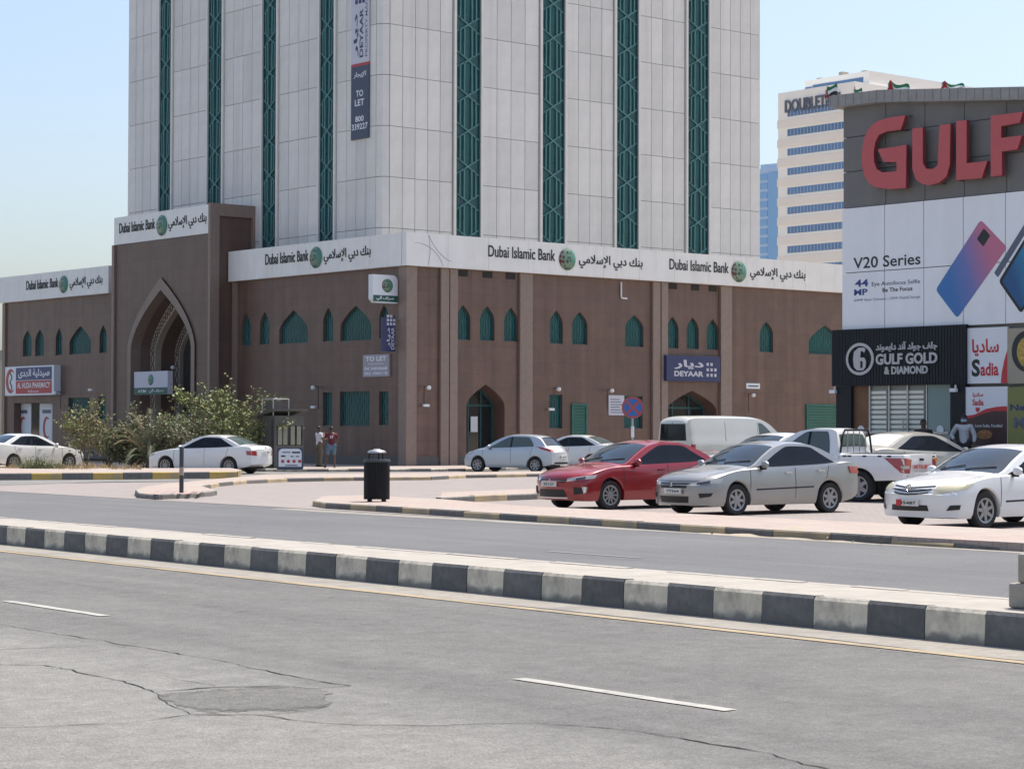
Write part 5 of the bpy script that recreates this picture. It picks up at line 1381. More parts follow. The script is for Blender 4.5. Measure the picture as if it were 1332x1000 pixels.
# ------------------------------------------------------------------ far buildings
HF = Fr(GY(1060, 370.0), GANG)
hotel = empty('hotel_building', HF.w(0, 0, 0), GANG, 'cream hotel tower with blue window bands far behind the shops', 'building')
h0, h1 = HF.a(1012), HF.a(1112); hz = HF.c(1030, 119)
box('wall', h0, h1, 0, 60, 0, hz, 'hotel_cream', hotel)
for i in range(17):
    zc_ = HF.c(1055, 144 + i * 25.6)
    if zc_ < 4: break
    hb = box('stone_band', h0 - .12, h1 + .12, -.12, 60, zc_ - 2.35, zc_ - .95, 'hotel_band', hotel)
    a0, a1 = HF.a(1024.5), h1 - .6; w = box('window_band', a0, a1, -.06, .05, zc_ - .5, zc_ + .68, 'hotel_glass', hotel)
    mb = MB(); k = 19
    for j in range(1, k): x = a0 + (a1 - a0) * j / k; mb.box(x - .02, x + .02, -.07, -.061, zc_ - .45, zc_ + .62)
    put('mullions', mb, w, (0, 0, 0), 0, 'hotel_cream')['kind'] = 'stuff'
ht0 = HF.a(1046.5, 4)
box('penthouse', ht0, h1 - .3, 4, 48, hz + .01, HF.c(1060, 97), 'hotel_cream', hotel)
pz = HF.c(1070, 108); pw = box('window_band', HF.a(1057, 3.9), h1 - 1.6, 3.9, 3.99, pz - .5, pz + .7, 'hotel_glass', hotel); box('window_band', HF.a(1047, 3.9), HF.a(1056, 3.9), 3.9, 3.99, pz - .6, pz + .5, 'hotel_glass', hotel)
text('DOUBLETREE', HF.a(1022), HF.a(1094), HF.c(1055, 142.5), HF.c(1055, 126), -.3, 'ink_grey', hotel, depth=.2, weight=.02)
for i in range(7): box('roof_plant', ht0 + 1 + i * 1.7, ht0 + 1.9 + i * 1.7, 6 + (i % 3) * 3, 7.5 + (i % 3) * 3, HF.c(1060, 97) + .01, HF.c(1060, 97) + .6 + .4 * (i % 2), 'concrete', hotel)
BF = Fr(GY(999, 760.0), radians(-40))
bt = empty('glass_tower', BF.w(0, 0, 0), BF.ang, 'pale blue glass tower in the far haze beside the bank tower', 'building')
b0, b1 = BF.a(984), BF.a(1016); bz_ = BF.c(999, 219)
box('wall', b0, b1, 0, 30, 0, bz_, 'blue_frame', bt)
for i in range(30):
    z = bz_ - 3 - i * 3.2
    if z < 3: break
    box('window_band', b0 + .7, (b0 + b1) / 2 - .4, -.25, -.01, z - 1.1, z + 1.1, 'blue_glass', bt); 
box('blue_column', (b0 + b1) / 2, b1 - .3, -.4, -.01, 0, bz_ - 1.5, 'blue_glass', bt); box('roof_rail', b0 + 1, b1 - 1, 1, 29, bz_ + .01, bz_ + 1.6, 'blue_frame', bt)
NF = Fr(GY(-10, 129.0), BANG - pi / 2)
nb = empty('neighbour_house', NF.w(0, 0, 0), NF.ang, 'beige low house past the pharmacy end of the bank', 'building')
a1 = NF.a(3.5); zt_ = NF.c(0, 468)
box('wall', a1 - 14, a1, 0, 10, 0, zt_, 'beige_wall', nb); box('parapet', a1 - 14.1, a1 + .02, -.08, 10.1, zt_ + .003, zt_ + .55, 'concrete', nb)
for i in range(3):
    w = box('window', a1 - 3.4 - i * 4, a1 - 1.8 - i * 4, -.03, -.001, 1.4, 3.0, 'dark_glass', nb); box('sill', a1 - 3.5 - i * 4, a1 - 1.7 - i * 4, -.12, -.031, 1.3, 1.39, 'concrete', w)
# ------------------------------------------------------------------ cars
def wheelmeshes(R, w, style):
    t = MB(); rr_ = R * .66
    t.lathe([(rr_ - .02, -w * .42), (rr_ + .01, -w / 2), (R * .90, -w / 2 - .004), (R * .975, -w * .42), (R, -w * .30), (R, w * .30), (R * .975, w * .42), (R * .9, w / 2 + .004), (rr_ + .01, w / 2), (rr_ - .02, w * .42)], 32, 'y')
    tyre = t.mesh('tyre', 'tyre', 35)
    r = MB()
    # rim: lip ring and spokes; outer face towards -y
    r.lathe([(rr_ - .03, -w * .34), (rr_ - .025, -w * .47), (rr_ + .006, -w * .505), (rr_ + .008, -w * .40)], 32, 'y')
    r.f = [f for f in r.f if len(f) == 4]
    ns, ws = {'seven': (7, .050), 'ten': (10, .030), 'six': (6, .075), 'steel': (8, .055)}[style]
    for k in range(ns):
        a = 2 * pi * k / ns + .2; d = Vector((cos(a), sin(a))); nrm = Vector((-d.y, d.x))
        v = []
        for (rad, hw, y) in ((.045, ws * .75, -w * .45), (rr_ - .02, ws * .5, -w * .47)):
            for sgn in (1, -1):
                p = d * rad + nrm * hw * sgn; v.append((p.x, y, p.y)); v.append((p.x, y + .03, p.y))
        r.add(v, [(0, 2, 6, 4), (0, 4, 5, 1), (2, 3, 7, 6), (4, 6, 7, 5)])
    r.lathe([(.001, -w * .50), (.05, -w * .49), (.06, -w * .44), (.06, -w * .40)], 14, 'y')
    rim = r.mesh('rim', 'rim', 35)
    d = MB().lathe([(rr_ - .01, -w * .30), (.001, -w * .28)][::-1], 24, 'y').mesh('brake_disc', 'under')
    return tyre, rim, d

def car(spec, name, label, paintm, wheel_px=None, wheel=None, heading=0.0, loc=None, z=0.0, group=None, colors=None, Y=None):
    S = spec; L, W, H = S['L'], S['W'], S['H']
    top, belt, plan, bot = pch(S['top']), pch(S['belt']), pch(S['plan']), pch(S['bot'])
    R = S['R']; axles = S['axles']; Ra = R + S.get('gap', .055)
    col_ = dict(glass='car_glass', wind='wind_glass', lens='lens', rim='seven'); col_.update(colors or {})
    hd = heading; c_, s_ = cos(hd), sin(hd)
    if loc is None:
        xf, side = wheel
        lx, ly = L / 2 - axles[xf], side * (W / 2 - .1)
        P = G(wheel_px[0], wheel_px[1], z) if Y is None else GY(wheel_px[0], Y, z)
        loc = Vector((P.x - (lx * c_ - ly * s_), P.y - (lx * s_ + ly * c_), z))
    root = empty(name, loc, hd, label, S.get('cat', 'car'), group)
    # stations
    X = [L * i / 44 for i in range(45)] + [p[0] for p in S['top']] + S.get('extra', [])
    for xa in axles:
        zb = bot(xa); dx = sqrt(Ra * Ra - (zb - R) ** 2)
        X = [x for x in X if abs(x - xa) > Ra + .02]
        X += [xa - Ra * cos(t) for t in [pi * i / 16 for i in range(1, 16)]] + [xa - dx - .001, xa + dx + .001] + [xa - Ra - .02, xa + Ra + .02]
    X = sorted(x for x in X if 0 <= x <= L); XX = [X[0]]
    for x in X[1:]:
        if x - XX[-1] > .004: XX.append(x)
    NB, NS, NG = 6, 8, 5
    bf, brr = S.get('bowf', .30), S.get('bowr', .16); wsb = S.get('wsb', .14)
    cab0, cab1 = S['cab']
    def shift(x, y, zf):
        f = (abs(y) / (W / 2)) ** 2.2
        d = bf * max(0, 1 - x / 1.15) ** 2 * f - brr * max(0, 1 - (L - x) / 1.0) ** 2 * f
        if zf > 0:
            u = (x - cab0) / (cab1 - cab0); f2 = min(1, (abs(y) / (W * .4)) ** 2)
            d += zf * f2 * wsb * (max(0, 1 - abs(u) * 2.2) if u > 0 else max(0, 1 + u * 3)) - zf * f2 * wsb * .6 * max(0, 1 - abs(1 - u) * 2.5) * (1 if S.get('rearbow', 1) else 0)
        return d
    zm = .55
    def section(x):
        Wd, zt, zbl = plan(x), top(x), belt(x); zl = bot(x)
        for xa in axles:
            if abs(x - xa) < Ra: zl = max(zl, R + sqrt(Ra * Ra - (x - xa) ** 2))
        zbl = max(zbl, zl + .03)
        ze = max(zt - S.get('crown', .055), zbl + .006)
        zt = max(zt, ze + .004)
        def yw(z): 
            if z < zm: return Wd * (1 - .10 * ((zm - z) / zm) ** 2)
            return Wd * (1 - S.get('shoulder', .035) * ((z - zm) / max(.05, zbl - zm)) ** 2)
        pts = []
        y0 = yw(zl)
        for i in range(NB): pts.append((y0 * .97 * i / NB, zl, 0))
        for i in range(NS + 1):
            zz = zl + (zbl - zl) * i / NS; yy = yw(zz)
            if i == 0: yy *= .97
            pts.append((yy, zz, 0))
        yb = yw(zbl); tum = S.get('tum', .30)
        for i in range(1, NG + 1):
            zz = zbl + (ze - zbl) * i / NG; t = zz - zbl
            yy = yb - min(.025, t) - tum * t * (1 + .35 * t)
            pts.append((yy, zz, min(1, t / .08)))
        ye = pts[-1][0]
        for i in range(1, NB + 1):
            yy = ye * (1 - i / NB); pts.append((yy, zt - (zt - ze) * (yy / ye) ** 2.6, min(1, (zt - zbl) / .1)))
        return pts
    secs = [section(x) for x in XX]; n = len(secs[0]); mb = MB()
    def P3(x, p, sgn): return (L / 2 - (x + shift(x, p[0], p[2])), sgn * p[0], p[1])
    rows = []
    for x, sec in zip(XX, secs):
        row = [P3(x, p, 1) for p in sec] + [P3(x, p, -1) for p in reversed(sec[1:-1])]
        rows.append(row + [row[0]])
    mb.grid(rows)
    # nose and tail faces
    for idx, sg in ((0, 1), (len(XX) - 1, -1)):
        sec = secs[idx]; x = XX[idx]
        botp = sec[:NB + 1]; side = sec[NB:n - NB]; topp = sec[n - NB - 1:]
        g = []
        nr = len(side)
        for j in range(nr):
            row = []; y_e, z_e, f_e = side[j]
            v = j / (nr - 1)
            for k in range(-NB, NB + 1):
                u = abs(k) / NB; yy = y_e * u
                zb_ = botp[abs(k)][1]; zt_ = topp[NB - abs(k)][1]
                zz = side[j][1] + (1 - v) * (zb_ - side[0][1]) + v * (zt_ - side[-1][1])
                xx = x + shift(x, yy, side[j][2] * v)
                bul = (S.get('bulf', .05) if sg == 1 else S.get('bulr', .05)) * (1 - (2 * v - 1) ** 2) * (1 - u * u)
                row.append((L / 2 - xx + sg * bul, yy * (1 if k >= 0 else -1), zz))
            g.append(row)
        mb.grid(g)
    me = mb.mesh('body', paintm)
    bm = bmesh.new(); bm.from_mesh(me); bmesh.ops.remove_doubles(bm, verts=bm.verts, dist=.0015); bmesh.ops.recalc_face_normals(bm, faces=bm.faces); bm.to_mesh(me)
    bvh = BVHTree.FromBMesh(bm); bm.free(); soften(me, 38)
    body = put('body', me, root)
    # ---- pieces laid on the skin
    def hit(o, d):
        r = bvh.ray_cast(Vector(o), Vector(d))
        return (r[0], r[1]) if r[0] is not None else (None, None)
    def proj(p, mode, s=1):
        if mode == 'side': return hit((L / 2 - p[0], s * 4, p[1]), (0, -s, 0))
        if mode == 'front': return hit((9, p[0], p[1]), (-1, 0, 0))
        if mode == 'rear': return hit((-9, p[0], p[1]), (1, 0, 0))
        if mode == 'top': return hit((L / 2 - p[0], p[1], 5), (0, 0, -1))
        if mode in ('fcorner', 'rcorner'):
            a = radians(38); k = 1 if mode == 'fcorner' else -1
            d = Vector((-k * cos(a), -s * sin(a), 0)); q = Vector((-k * sin(a), s * cos(a), 0))
            o = Vector((k * L / 2, 0, p[1])) + q * p[0] - d * 4
            return hit(o, d)
    def poly2(A, nu):
        ds = [0]
        for a, b in zip(A, A[1:]): ds.append(ds[-1] + sqrt((a[0] - b[0]) ** 2 + (a[1] - b[1]) ** 2))
        out = []
        for i in range(nu):
            t = ds[-1] * i / (nu - 1); k = 0
            while k < len(A) - 2 and t > ds[k + 1]: k += 1
            u = (t - ds[k]) / max(1e-6, ds[k + 1] - ds[k]); out.append((A[k][0] + (A[k + 1][0] - A[k][0]) * u, A[k][1] + (A[k + 1][1] - A[k][1]) * u))
        return out
    def patch(nm, A, B, mode, m, s=1, nu=12, nv=4, off=.006, parent=None):
        """skin piece between two edge lines"""
        A, B = poly2(A, nu), poly2(B, nu); rows = []
        for j in range(nv):
            t = j / (nv - 1); row = []
            for a, b in zip(A, B):
                p, nn = proj((a[0] + (b[0] - a[0]) * t, a[1] + (b[1] - a[1]) * t), mode, s)
                row.append(None if p is None else tuple(p + nn * off))
            rows.append(row)
        q = MB().grid(rows)
        if not q.f: return None
        me = q.mesh(nm, m); bm = bmesh.new(); bm.from_mesh(me)
        # a thin rim turned back to the body so that the piece has an edge
        be = [e for e in bm.edges if e.is_boundary]; r = bmesh.ops.extrude_edge_only(bm, edges=be)
        for v in [g for g in r['geom'] if isinstance(g, bmesh.types.BMVert)]:
            loc_, nrm, *_ = bvh.find_nearest(v.co); v.co = loc_ - nrm * .004
        bmesh.ops.recalc_face_normals(bm, faces=bm.faces); bm.to_mesh(me); bm.free(); soften(me, 40)
        return put(nm, me, parent or root)
    # side glass
    def ztop_side(x): return max(top(x) - S.get('crown', .055), belt(x) + .006) - S.get('roofgap', .055)
    for s in (1, -1):
        for (x0, x1, slF, slR) in S['side_glass']:
            m_ = 16; A, B = [], []
            for i in range(m_ + 1):
                x = x0 + (x1 - x0) * i / m_
                zl_ = belt(x) + .035; zh = ztop_side(x)
                f = min(1, (x - x0) / slF) if slF else 1; g_ = min(1, (x1 - x) / slR) if slR else 1
                zh = zl_ + max(0.012, zh - zl_) * min(f ** .6 if f > 0 else .02, g_ ** .6 if g_ > 0 else .02)
                A.append((x, zl_)); B.append((x, zh))
            patch('side_window', A, B, 'side', col_['glass'], s, 17, 4)
        for (g0, g1) in zip(S['side_glass'], S['side_glass'][1:]):
            xa_, xb_ = g0[1] + .004, g1[0] - .004
            patch('window_pillar', [(xa_, belt(xa_) + .035), (xa_, ztop_side(xa_))], [(xb_, belt(xb_) + .035), (xb_, ztop_side(xb_))], 'side', 'car_glass', s, 6, 2, .005)
        for x, z0, z1, sl in S['seams']:
            z1_ = z1 if z1 > 0 else belt(x)
            patch('door_seam', [(x - .006, z0), (x - .006 + sl, z1_)], [(x + .006, z0), (x + .006 + sl, z1_)], 'side', 'seam', s, 8, 2, .003)
        for x in S['handles']:
            zz = belt(x) - .10; p, nn = proj((x, zz), 'side', s)
            if p: put('door_handle', MB().box(-.09, .09, -.016, .016, -.014, .014), root, p + nn * .016, 0, S.get('handle_mat', paintm))
        # mirror
        xm = S['mirror']; zz = belt(xm) + .09; p, nn = proj((xm, belt(xm) - .02), 'side', s)
        if p:
            b_ = MB(); rows_ = []
            for i in range(7):
                t = -1 + 2 * i / 6; r_ = sqrt(max(0.02, 1 - t * t)); row = []
                for k in range(13):
                    a = 2 * pi * k / 12; ca, sa = cos(a), sin(a)
                    row.append((.06 * r_ * (abs(ca) ** .6) * (1 if ca > 0 else -1), t * .105, .075 * r_ * (abs(sa) ** .6) * (1 if sa > 0 else -1)))
                rows_.append(row)
            b_.grid(rows_)
            mr = put('mirror', b_, root, (p.x, p.y + s * .10, zz), 0, S.get('mirror_mat', paintm), smooth=60)
            put('mirror_arm', MB().box(-.03, .03, -.09, .04, -.1, -.03), mr, (0, -s * .03, 0), 0, 'black_plastic')
        # rub strip; where dark, its colour also paints in the sill shadow
        if S.get('rub'):
            z_ = S['rub']; patch('rub_shade_strip', [(axles[0] + Ra + .15, z_), (axles[1] - Ra - .12, z_ + .04)], [(axles[0] + Ra + .15, z_ + .03), (axles[1] - Ra - .12, z_ + .07)], 'side', S.get('rub_mat', 'seam'), s, 14, 2, .006)
    # windscreen and rear screen
    def screen(nm, xa, xb, inset_, m):
        A, B = [], []; k = 14
        rows = []
        for j in range(9):
            x = xa + (xb - xa) * j / 8; zt = top(x); w_ = section(x)[-NB - 1][0] - inset_
            row = []
            for i in range(k + 1):
                y = -w_ + 2 * w_ * i / k; p, nn = hit((L / 2 - (x + shift(x, y, 1)), y, 5), (0, 0, -1))
                row.append(None if p is None else tuple(p + nn * .006))
            rows.append(row)
        me = MB().grid(rows).mesh(nm, m); bm = bmesh.new(); bm.from_mesh(me); bmesh.ops.recalc_face_normals(bm, faces=bm.faces)
        if sum(f.normal.z for f in bm.faces) < 0: bmesh.ops.reverse_faces(bm, faces=bm.faces)
        bm.to_mesh(me); bm.free(); soften(me, 180)
        return put(nm, me, root)
    wsn = screen('windscreen', S['ws'][0], S['ws'][1], .055, col_['wind'])
    if S.get('rs'): screen('rear_window', S['rs'][0], S['rs'][1], .07, col_.get('rear', col_['wind']))
    if S.get('wipers', 1):
        for y0 in (-.5, .12):
            pts = []
            for i in range(5):
                t = i / 4; p, nn = hit((L / 2 - (S['ws'][0] + .05 + .16 * t + shift(S['ws'][0], y0 + .5 * t, 1)), y0 + .5 * t, 5), (0, 0, -1))
                if p: pts.append(p + nn * .02)
            if len(pts) > 2: put('wiper', MB().tube(pts, .01, 4), root, (0, 0, 0), 0, 'black_plastic')
    # bonnet edges
    if S.get('bonnet'):
        xb0, xb1 = S['bonnet']
        for s in (1, -1): patch('bonnet_seam', [(xb0, s * .60), ((xb0 + xb1) / 2, s * .70), (xb1, s * .735)], [(xb0, s * .608), ((xb0 + xb1) / 2, s * .709), (xb1, s * .745)], 'top', 'seam', 1, 10, 2, .003)
        patch('bonnet_seam', [(-.60, S['bz']), (.60, S['bz'])], [(-.60, S['bz'] + .008), (.60, S['bz'] + .008)], 'front', 'seam', 1, 14, 2, .003)
    # lights
    for s in (1, -1):
        for iL, (nm, A, B, mode, m) in enumerate(S.get('lights', [])): patch(nm, A, B, mode, m, s, 10, 5, .008 + .005 * iL)
    for (nm, A, B, mode, m) in S.get('skins', []): patch(nm, A, B, mode, m, 1, 16, 4, .007)
    for (nm, A, B, m) in S.get('top_skins', []):
        patch(nm, A, B, 'top', m, 1, 10, 8, .008)
    # plates
    for mode, y, z_, txt in S.get('plates', []):
        p, nn = proj((y, z_), mode)
        if p:
            k = 1 if mode == 'front' else -1
            pl_ = put('number_plate', MB().box(-.012, .012, -.25, .25, -.055, .055), root, p + Vector((k * .02, 0, 0)), 0, 'plate')
            if txt:
                if S.get('platered'): put('plate_band', MB().box(-.002, .002, -.25, -.13, -.055, .055), pl_, (k * .014, 0, 0), 0, 'sadia_red')
                text(txt, -.16, .20, -.028, .028, 0, 'ink', pl_, (k * .016, 0, 0), pi / 2 if k == 1 else -pi / 2, weight=.02)
    for (kind, y, z_, r_) in S.get('emblems', []):
        k = 1 if kind.endswith('f') else -1
        p, nn = proj((y, z_), 'front' if k == 1 else 'rear')
        if p:
            mb = MB()
            if kind.startswith('tri'):
                for a in (90, 210, 330):
                    a = radians(a); d = Vector((cos(a), sin(a))); q = Vector((-d.y, d.x))
                    pp_ = [(0, 0), tuple(d * r_ * .5 + q * r_ * .29), tuple(d * r_), tuple(d * r_ * .5 - q * r_ * .29)]
                    mb.prism(pp_, 0, .015)
            else:
                for (rx, rz_, tz) in ((r_, r_ * .68, 0), (r_ * .36, r_ * .66, 0), (r_ * .7, r_ * .3, r_ * .3)):
                    mb.tube([(rx * cos(t), 0, tz + rz_ * sin(t)) for t in [2 * pi * i / 20 for i in range(21)]], r_ * .11, 5)
            put('emblem', mb, root, p + nn * .016, pi / 2 if k == 1 else -pi / 2, 'chrome')
    # dark underbody between the wheels
    und = MB(); und.box(-L / 2 + .35, L / 2 - .45, -W * .30, W * .30, .19, .52)
    for xa in axles: und.box(L / 2 - xa - Ra, L / 2 - xa + Ra, -W / 2 + .26, W / 2 - .26, .30, R + Ra - .03)
    put('underbody', und, root, (0, 0, 0), 0, 'under')
    ty, ri, di = wheelmeshes(R, S.get('tw', .205), col_['rim'])
    for xa in axles:
        for s in (1, -1):
            wh = put('wheel', ty, root, (L / 2 - xa, s * (W / 2 - .115), R), 0 if s == -1 else pi)
            wh.rotation_euler = (0, random.Random(xa * s).uniform(0, 3), 0 if s == -1 else pi)
            wh.name = 'wheel'; put('rim', ri, wh); put('brake_disc', di, wh)
    return root, patch, proj, hit

# ---- kinds of car: centre-line profile, shoulder line, plan
def sedan(**k):
    S = dict(L=4.57, W=1.76, H=1.49, R=.315, axles=(.93, 3.565), cab=(1.15, 4.15),
        top=[(0, .63), (.04, .715), (.2, .81), (.65, .91), (1.12, .985), (1.3, 1.04), (1.75, 1.265), (2.15, 1.425), (2.6, 1.49), (3.0, 1.482), (3.4, 1.40), (3.75, 1.265), (4.05, 1.135), (4.2, 1.10), (4.5, 1.075), (4.57, .98)],
        belt=[(0, .60), (.08, .68), (.5, .815), (1.15, .91), (2, .935), (3.4, .985), (4.2, 1.045), (4.5, 1.02), (4.57, .93)],
        plan=[(0, .83), (.25, .865), (.8, .88), (3.7, .88), (4.2, .865), (4.57, .81)],
        bot=[(0, .21), (.25, .19), (.8, .20), (3.8, .22), (4.35, .29), (4.57, .38)],
        ws=(1.22, 2.10), rs=(3.34, 4.06), side_glass=[(1.52, 2.52, .9, 0), (2.60, 3.72, 0, .55)],
        seams=[(1.28, .3, -1, .03), (2.56, .28, -1, .0), (3.42, .62, -1, .12)], handles=(2.36, 3.28), mirror=1.62, rub=.50, bonnet=(.16, 1.12), bz=.685)
    S.update(k); return S
def scaled(S, L, W, H, **k):
    kx, kz, kw = L / S['L'], H / S['H'], W / S['W']; T = dict(S)
    for q in ('top', 'belt', 'bot'): T[q] = [(x * kx, z * kz) for x, z in S[q]]
    T['plan'] = [(x * kx, y * kw) for x, y in S['plan']]; T['axles'] = tuple(a * kx for a in S['axles']); T['cab'] = tuple(a * kx for a in S['cab']); T['ws'] = tuple(a * kx for a in S['ws'])
    if S.get('rs'): T['rs'] = tuple(a * kx for a in S['rs'])
    T['side_glass'] = [tuple(v * kx for v in g) for g in S['side_glass']]; T['seams'] = [(x * kx, z0, z1, s) for x, z0, z1, s in S['seams']]; T['handles'] = tuple(h * kx for h in S['handles']); T['mirror'] = S['mirror'] * kx
    T.update(L=L, W=W, H=H); T.update(k); return T
LSED = sedan()
GRP = 'cars parked around the bank'
FR = atan2(-.608, -.794)
trap = lambda y0, y1, za, zb, k=.0: ([(-y0, za), (y0, za)], [(-y1, zb), (y1, zb)])
lancer_front = dict(
    lights=[('headlight', [(.40, .595), (.98, .66)], [(.40, .665), (1.02, .745)], 'fcorner', 'lens'), ('headlight_eye', [(.52, .615), (.78, .645)], [(.52, .655), (.80, .705)], 'fcorner', 'lens_dark'),
            ('fog_recess', [(.58, .36), (.80, .39)], [(.56, .45), (.84, .46)], 'fcorner', 'grille_black'),
            ('tail_light', [(.42, .80), (.92, .82)], [(.42, .95), (.95, .96)], 'rcorner', 'tail_red')],
    skins=[('upper_grille', *trap(.37, .40, .55, .655), 'front', 'grille_black'), ('lower_grille', *trap(.40, .42, .26, .39), 'front', 'grille_black')],
    plates=[('front', .05, .49, '77364'), ('rear', 0, .75, '')], emblems=[('trif', 0, .60, .05)], handle_mat='chrome')
r_, patch_, *_ = car(dict(LSED, **lancer_front), 'parked_car', 'silver four-door saloon parked between the red saloon and the pickup', 'car_silver', (955, 670.5), (0, 1), FR, group=GRP)
red_front = dict(lancer_front, plates=[('front', -.0, .55, '35127'), ('rear', 0, .75, '')], handle_mat='car_red',
    skins=[('upper_grille', *trap(.42, .44, .585, .655), 'front', 'grille_black'), ('lower_grille', *trap(.46, .40, .28, .44), 'front', 'grille_black'), ('chrome_lip', *trap(.47, .47, .245, .272), 'front', 'chrome')],
    lights=[('headlight', [(.40, .61), (.98, .675)], [(.40, .675), (1.02, .755)], 'fcorner', 'lens'), ('headlight_eye', [(.60, .635), (.80, .66)], [(.60, .675), (.82, .715)], 'fcorner', 'lens_dark'),
            ('fog_recess', [(.56, .33), (.78, .36)], [(.56, .49), (.80, .47)], 'fcorner', 'grille_black'), ('fog_chrome', [(.78, .36), (.84, .40)], [(.74, .50), (.86, .50)], 'fcorner', 'chrome'),
            ('tail_light', [(.42, .80), (.92, .82)], [(.42, .95), (.95, .96)], 'rcorner', 'tail_red')], rub=None)
r_, patch_, proj_, hit_ = car(dict(LSED, **red_front), 'parked_car', 'dark red saloon with rear spoiler and many-spoked wheels', 'car_red', (791, 663), (0, 1), FR, group=GRP, colors=dict(rim='ten'))
sp = MB(); rows = []
for i in range(13):
    y = -.66 + 1.32 * i / 12; dz = .16 - .05 * (abs(y) / .66) ** 4
    rows.append([(-2.18 - .06 * (1 - (y / .66) ** 2), y, 1.07 + dz), (-2.05, y, 1.09 + dz), (-1.98, y, 1.085 + dz), (-2.05, y, 1.06 + dz), (-2.18 - .06 * (1 - (y / .66) ** 2), y, 1.05 + dz)])
sp.grid(rows); sp.box(-2.12, -2.03, -.62, -.58, 1.04, 1.17).box(-2.12, -2.03, .58, .62, 1.04, 1.17)
put('spoiler', sp, r_, (0, 0, 0), 0, 'car_red', smooth=50)
# white saloon on the right
CAM10 = scaled(sedan(bowf=.36, shoulder=.03), 4.82, 1.83, 1.47)
cam_front = dict(axles=(.96, 3.735), R=.325, platered=True,
    lights=[('headlight', [(.42, .60), (1.0, .70)], [(.50, .74), (1.12, .80)], 'fcorner', 'lens_yellow'), ('fog_recess', [(.66, .33), (.88, .35)], [(.72, .42), (.90, .43)], 'fcorner', 'grille_black'),
            ('tail_light', [(.42, .80), (.92, .82)], [(.42, .95), (.95, .96)], 'rcorner', 'tail_red')],
    skins=[('grille_slot', [(-.46, .735), (-.2, .715), (0, .70), (.2, .715), (.46, .735)], [(-.46, .755), (-.2, .735), (0, .72), (.2, .735), (.46, .755)], 'front', 'grille_black'),
           ('grille_slot', [(-.42, .675), (-.2, .65), (0, .635), (.2, .65), (.42, .675)], [(-.43, .70), (-.2, .675), (0, .66), (.2, .675), (.43, .70)], 'front', 'grille_black'),
           ('grille_slot', [(-.38, .62), (-.2, .595), (0, .585), (.2, .595), (.38, .62)], [(-.39, .645), (-.2, .62), (0, .61), (.2, .62), (.39, .645)], 'front', 'grille_black'),
           ('lower_grille', *trap(.42, .40, .32, .42), 'front', 'grille_black')],
    plates=[('front', .03, .455, '35487'), ('rear', 0, .75, '')], emblems=[('ovalf', 0, .70, .085)], rub=.46, rub_mat='seam')
car(dict(CAM10, **cam_front), 'parked_car', 'white saloon with yellowed headlights and red edged plate, beside the road kerb', 'car_white', (1277, 688), (0, 1), FR, group=GRP, colors=dict(lens='lens_yellow'))
# white saloon behind the yellow stones
old = scaled(sedan(bowf=.30), 4.81, 1.80, 1.49)
rear_l = [('tail_light', [(.46, .70), (.86, .73)], [(.48, .885), (.88, .885)], 'rcorner', 'tail_red'), ('headlight', [(.44, .62), (.98, .68)], [(.46, .72), (1.02, .77)], 'fcorner', 'lens')]
rear_k = dict(lights=rear_l, plates=[('rear', 0, .83, '15'), ('front', 0, .47, '')], skins=[('upper_grille', *trap(.36, .38, .57, .68), 'front', 'grille_black')], emblems=[('ovalr', 0, .97, .06)], rub=.52, rub_mat='car_white')
car(dict(old, **rear_k), 'parked_car', 'white saloon with dark tinted windows standing behind the yellow and black stones', 'car_white', (299, 615), (1, 1), atan2(.38, -.925), Y=82, group=GRP, colors=dict(rear='dash_white' if 0 else 'clear_glass', rim='ten'))
# white car at the far left, by the pharmacy
car(dict(scaled(sedan(), 4.75, 1.84, 1.50, cat='car'), lights=rear_l, plates=[('rear', 0, .83, '')], skins=[], rub=None), 'parked_car', 'white car with black windows in front of the pharmacy', 'car_white', (17, 609), (1, -1), atan2(.72, .69), Y=89.5, group=GRP)
# pale hatchback
HAT = dict(L=4.25, W=1.70, H=1.535, R=.305, axles=(.83, 3.43), cab=(.95, 4.1), bowf=.30, bowr=.14,
    top=[(0, .60), (.05, .70), (.22, .82), (.6, .93), (.92, 1.02), (1.1, 1.10), (1.55, 1.33), (1.95, 1.475), (2.4, 1.532), (2.9, 1.525), (3.35, 1.48), (3.65, 1.40), (3.9, 1.20), (4.08, 1.02), (4.18, .93), (4.25, .84)],
    belt=[(0, .57), (.1, .67), (.5, .83), (.95, .92), (2, .955), (3.3, 1.0), (3.8, 1.01), (4.08, .96), (4.25, .80)],
    plan=[(0, .76), (.25, .82), (.7, .85), (3.4, .85), (3.9, .83), (4.25, .76)], bot=[(0, .27), (.25, .21), (.8, .2), (3.6, .22), (4.0, .28), (4.25, .34)],
    ws=(1.02, 1.90), rs=(3.62, 4.02), side_glass=[(1.30, 2.30, .9, 0), (2.38, 3.36, 0, .25)], seams=[(1.05, .3, -1, .03), (2.34, .26, -1, 0), (3.18, .6, -1, .12)], handles=(2.14, 3.06), mirror=1.42, rub=None,
    lights=[('tail_light', [(.52, .80), (.74, .84), (.98, .93)], [(.56, .90), (.76, .97), (1.10, 1.04)], 'rcorner', 'tail_red'), ('headlight', [(.40, .64), (.98, .72)], [(.44, .76), (1.06, .84)], 'fcorner', 'lens')],
    plates=[('rear', 0, .62, '84'), ('front', 0, .46, '')], skins=[('rear_bumper', *trap(.6, .6, .33, .42), 'rear', 'black_plastic')], mirror_mat='car_pale')
car(HAT, 'parked_car', 'pale blue-grey hatchback parked before the first arched doorway', 'car_pale', (697, 615), (1, 1), atan2(.46, -.888), Y=86.5, group=GRP, colors=dict(glass='clear_glass', rim='seven'))
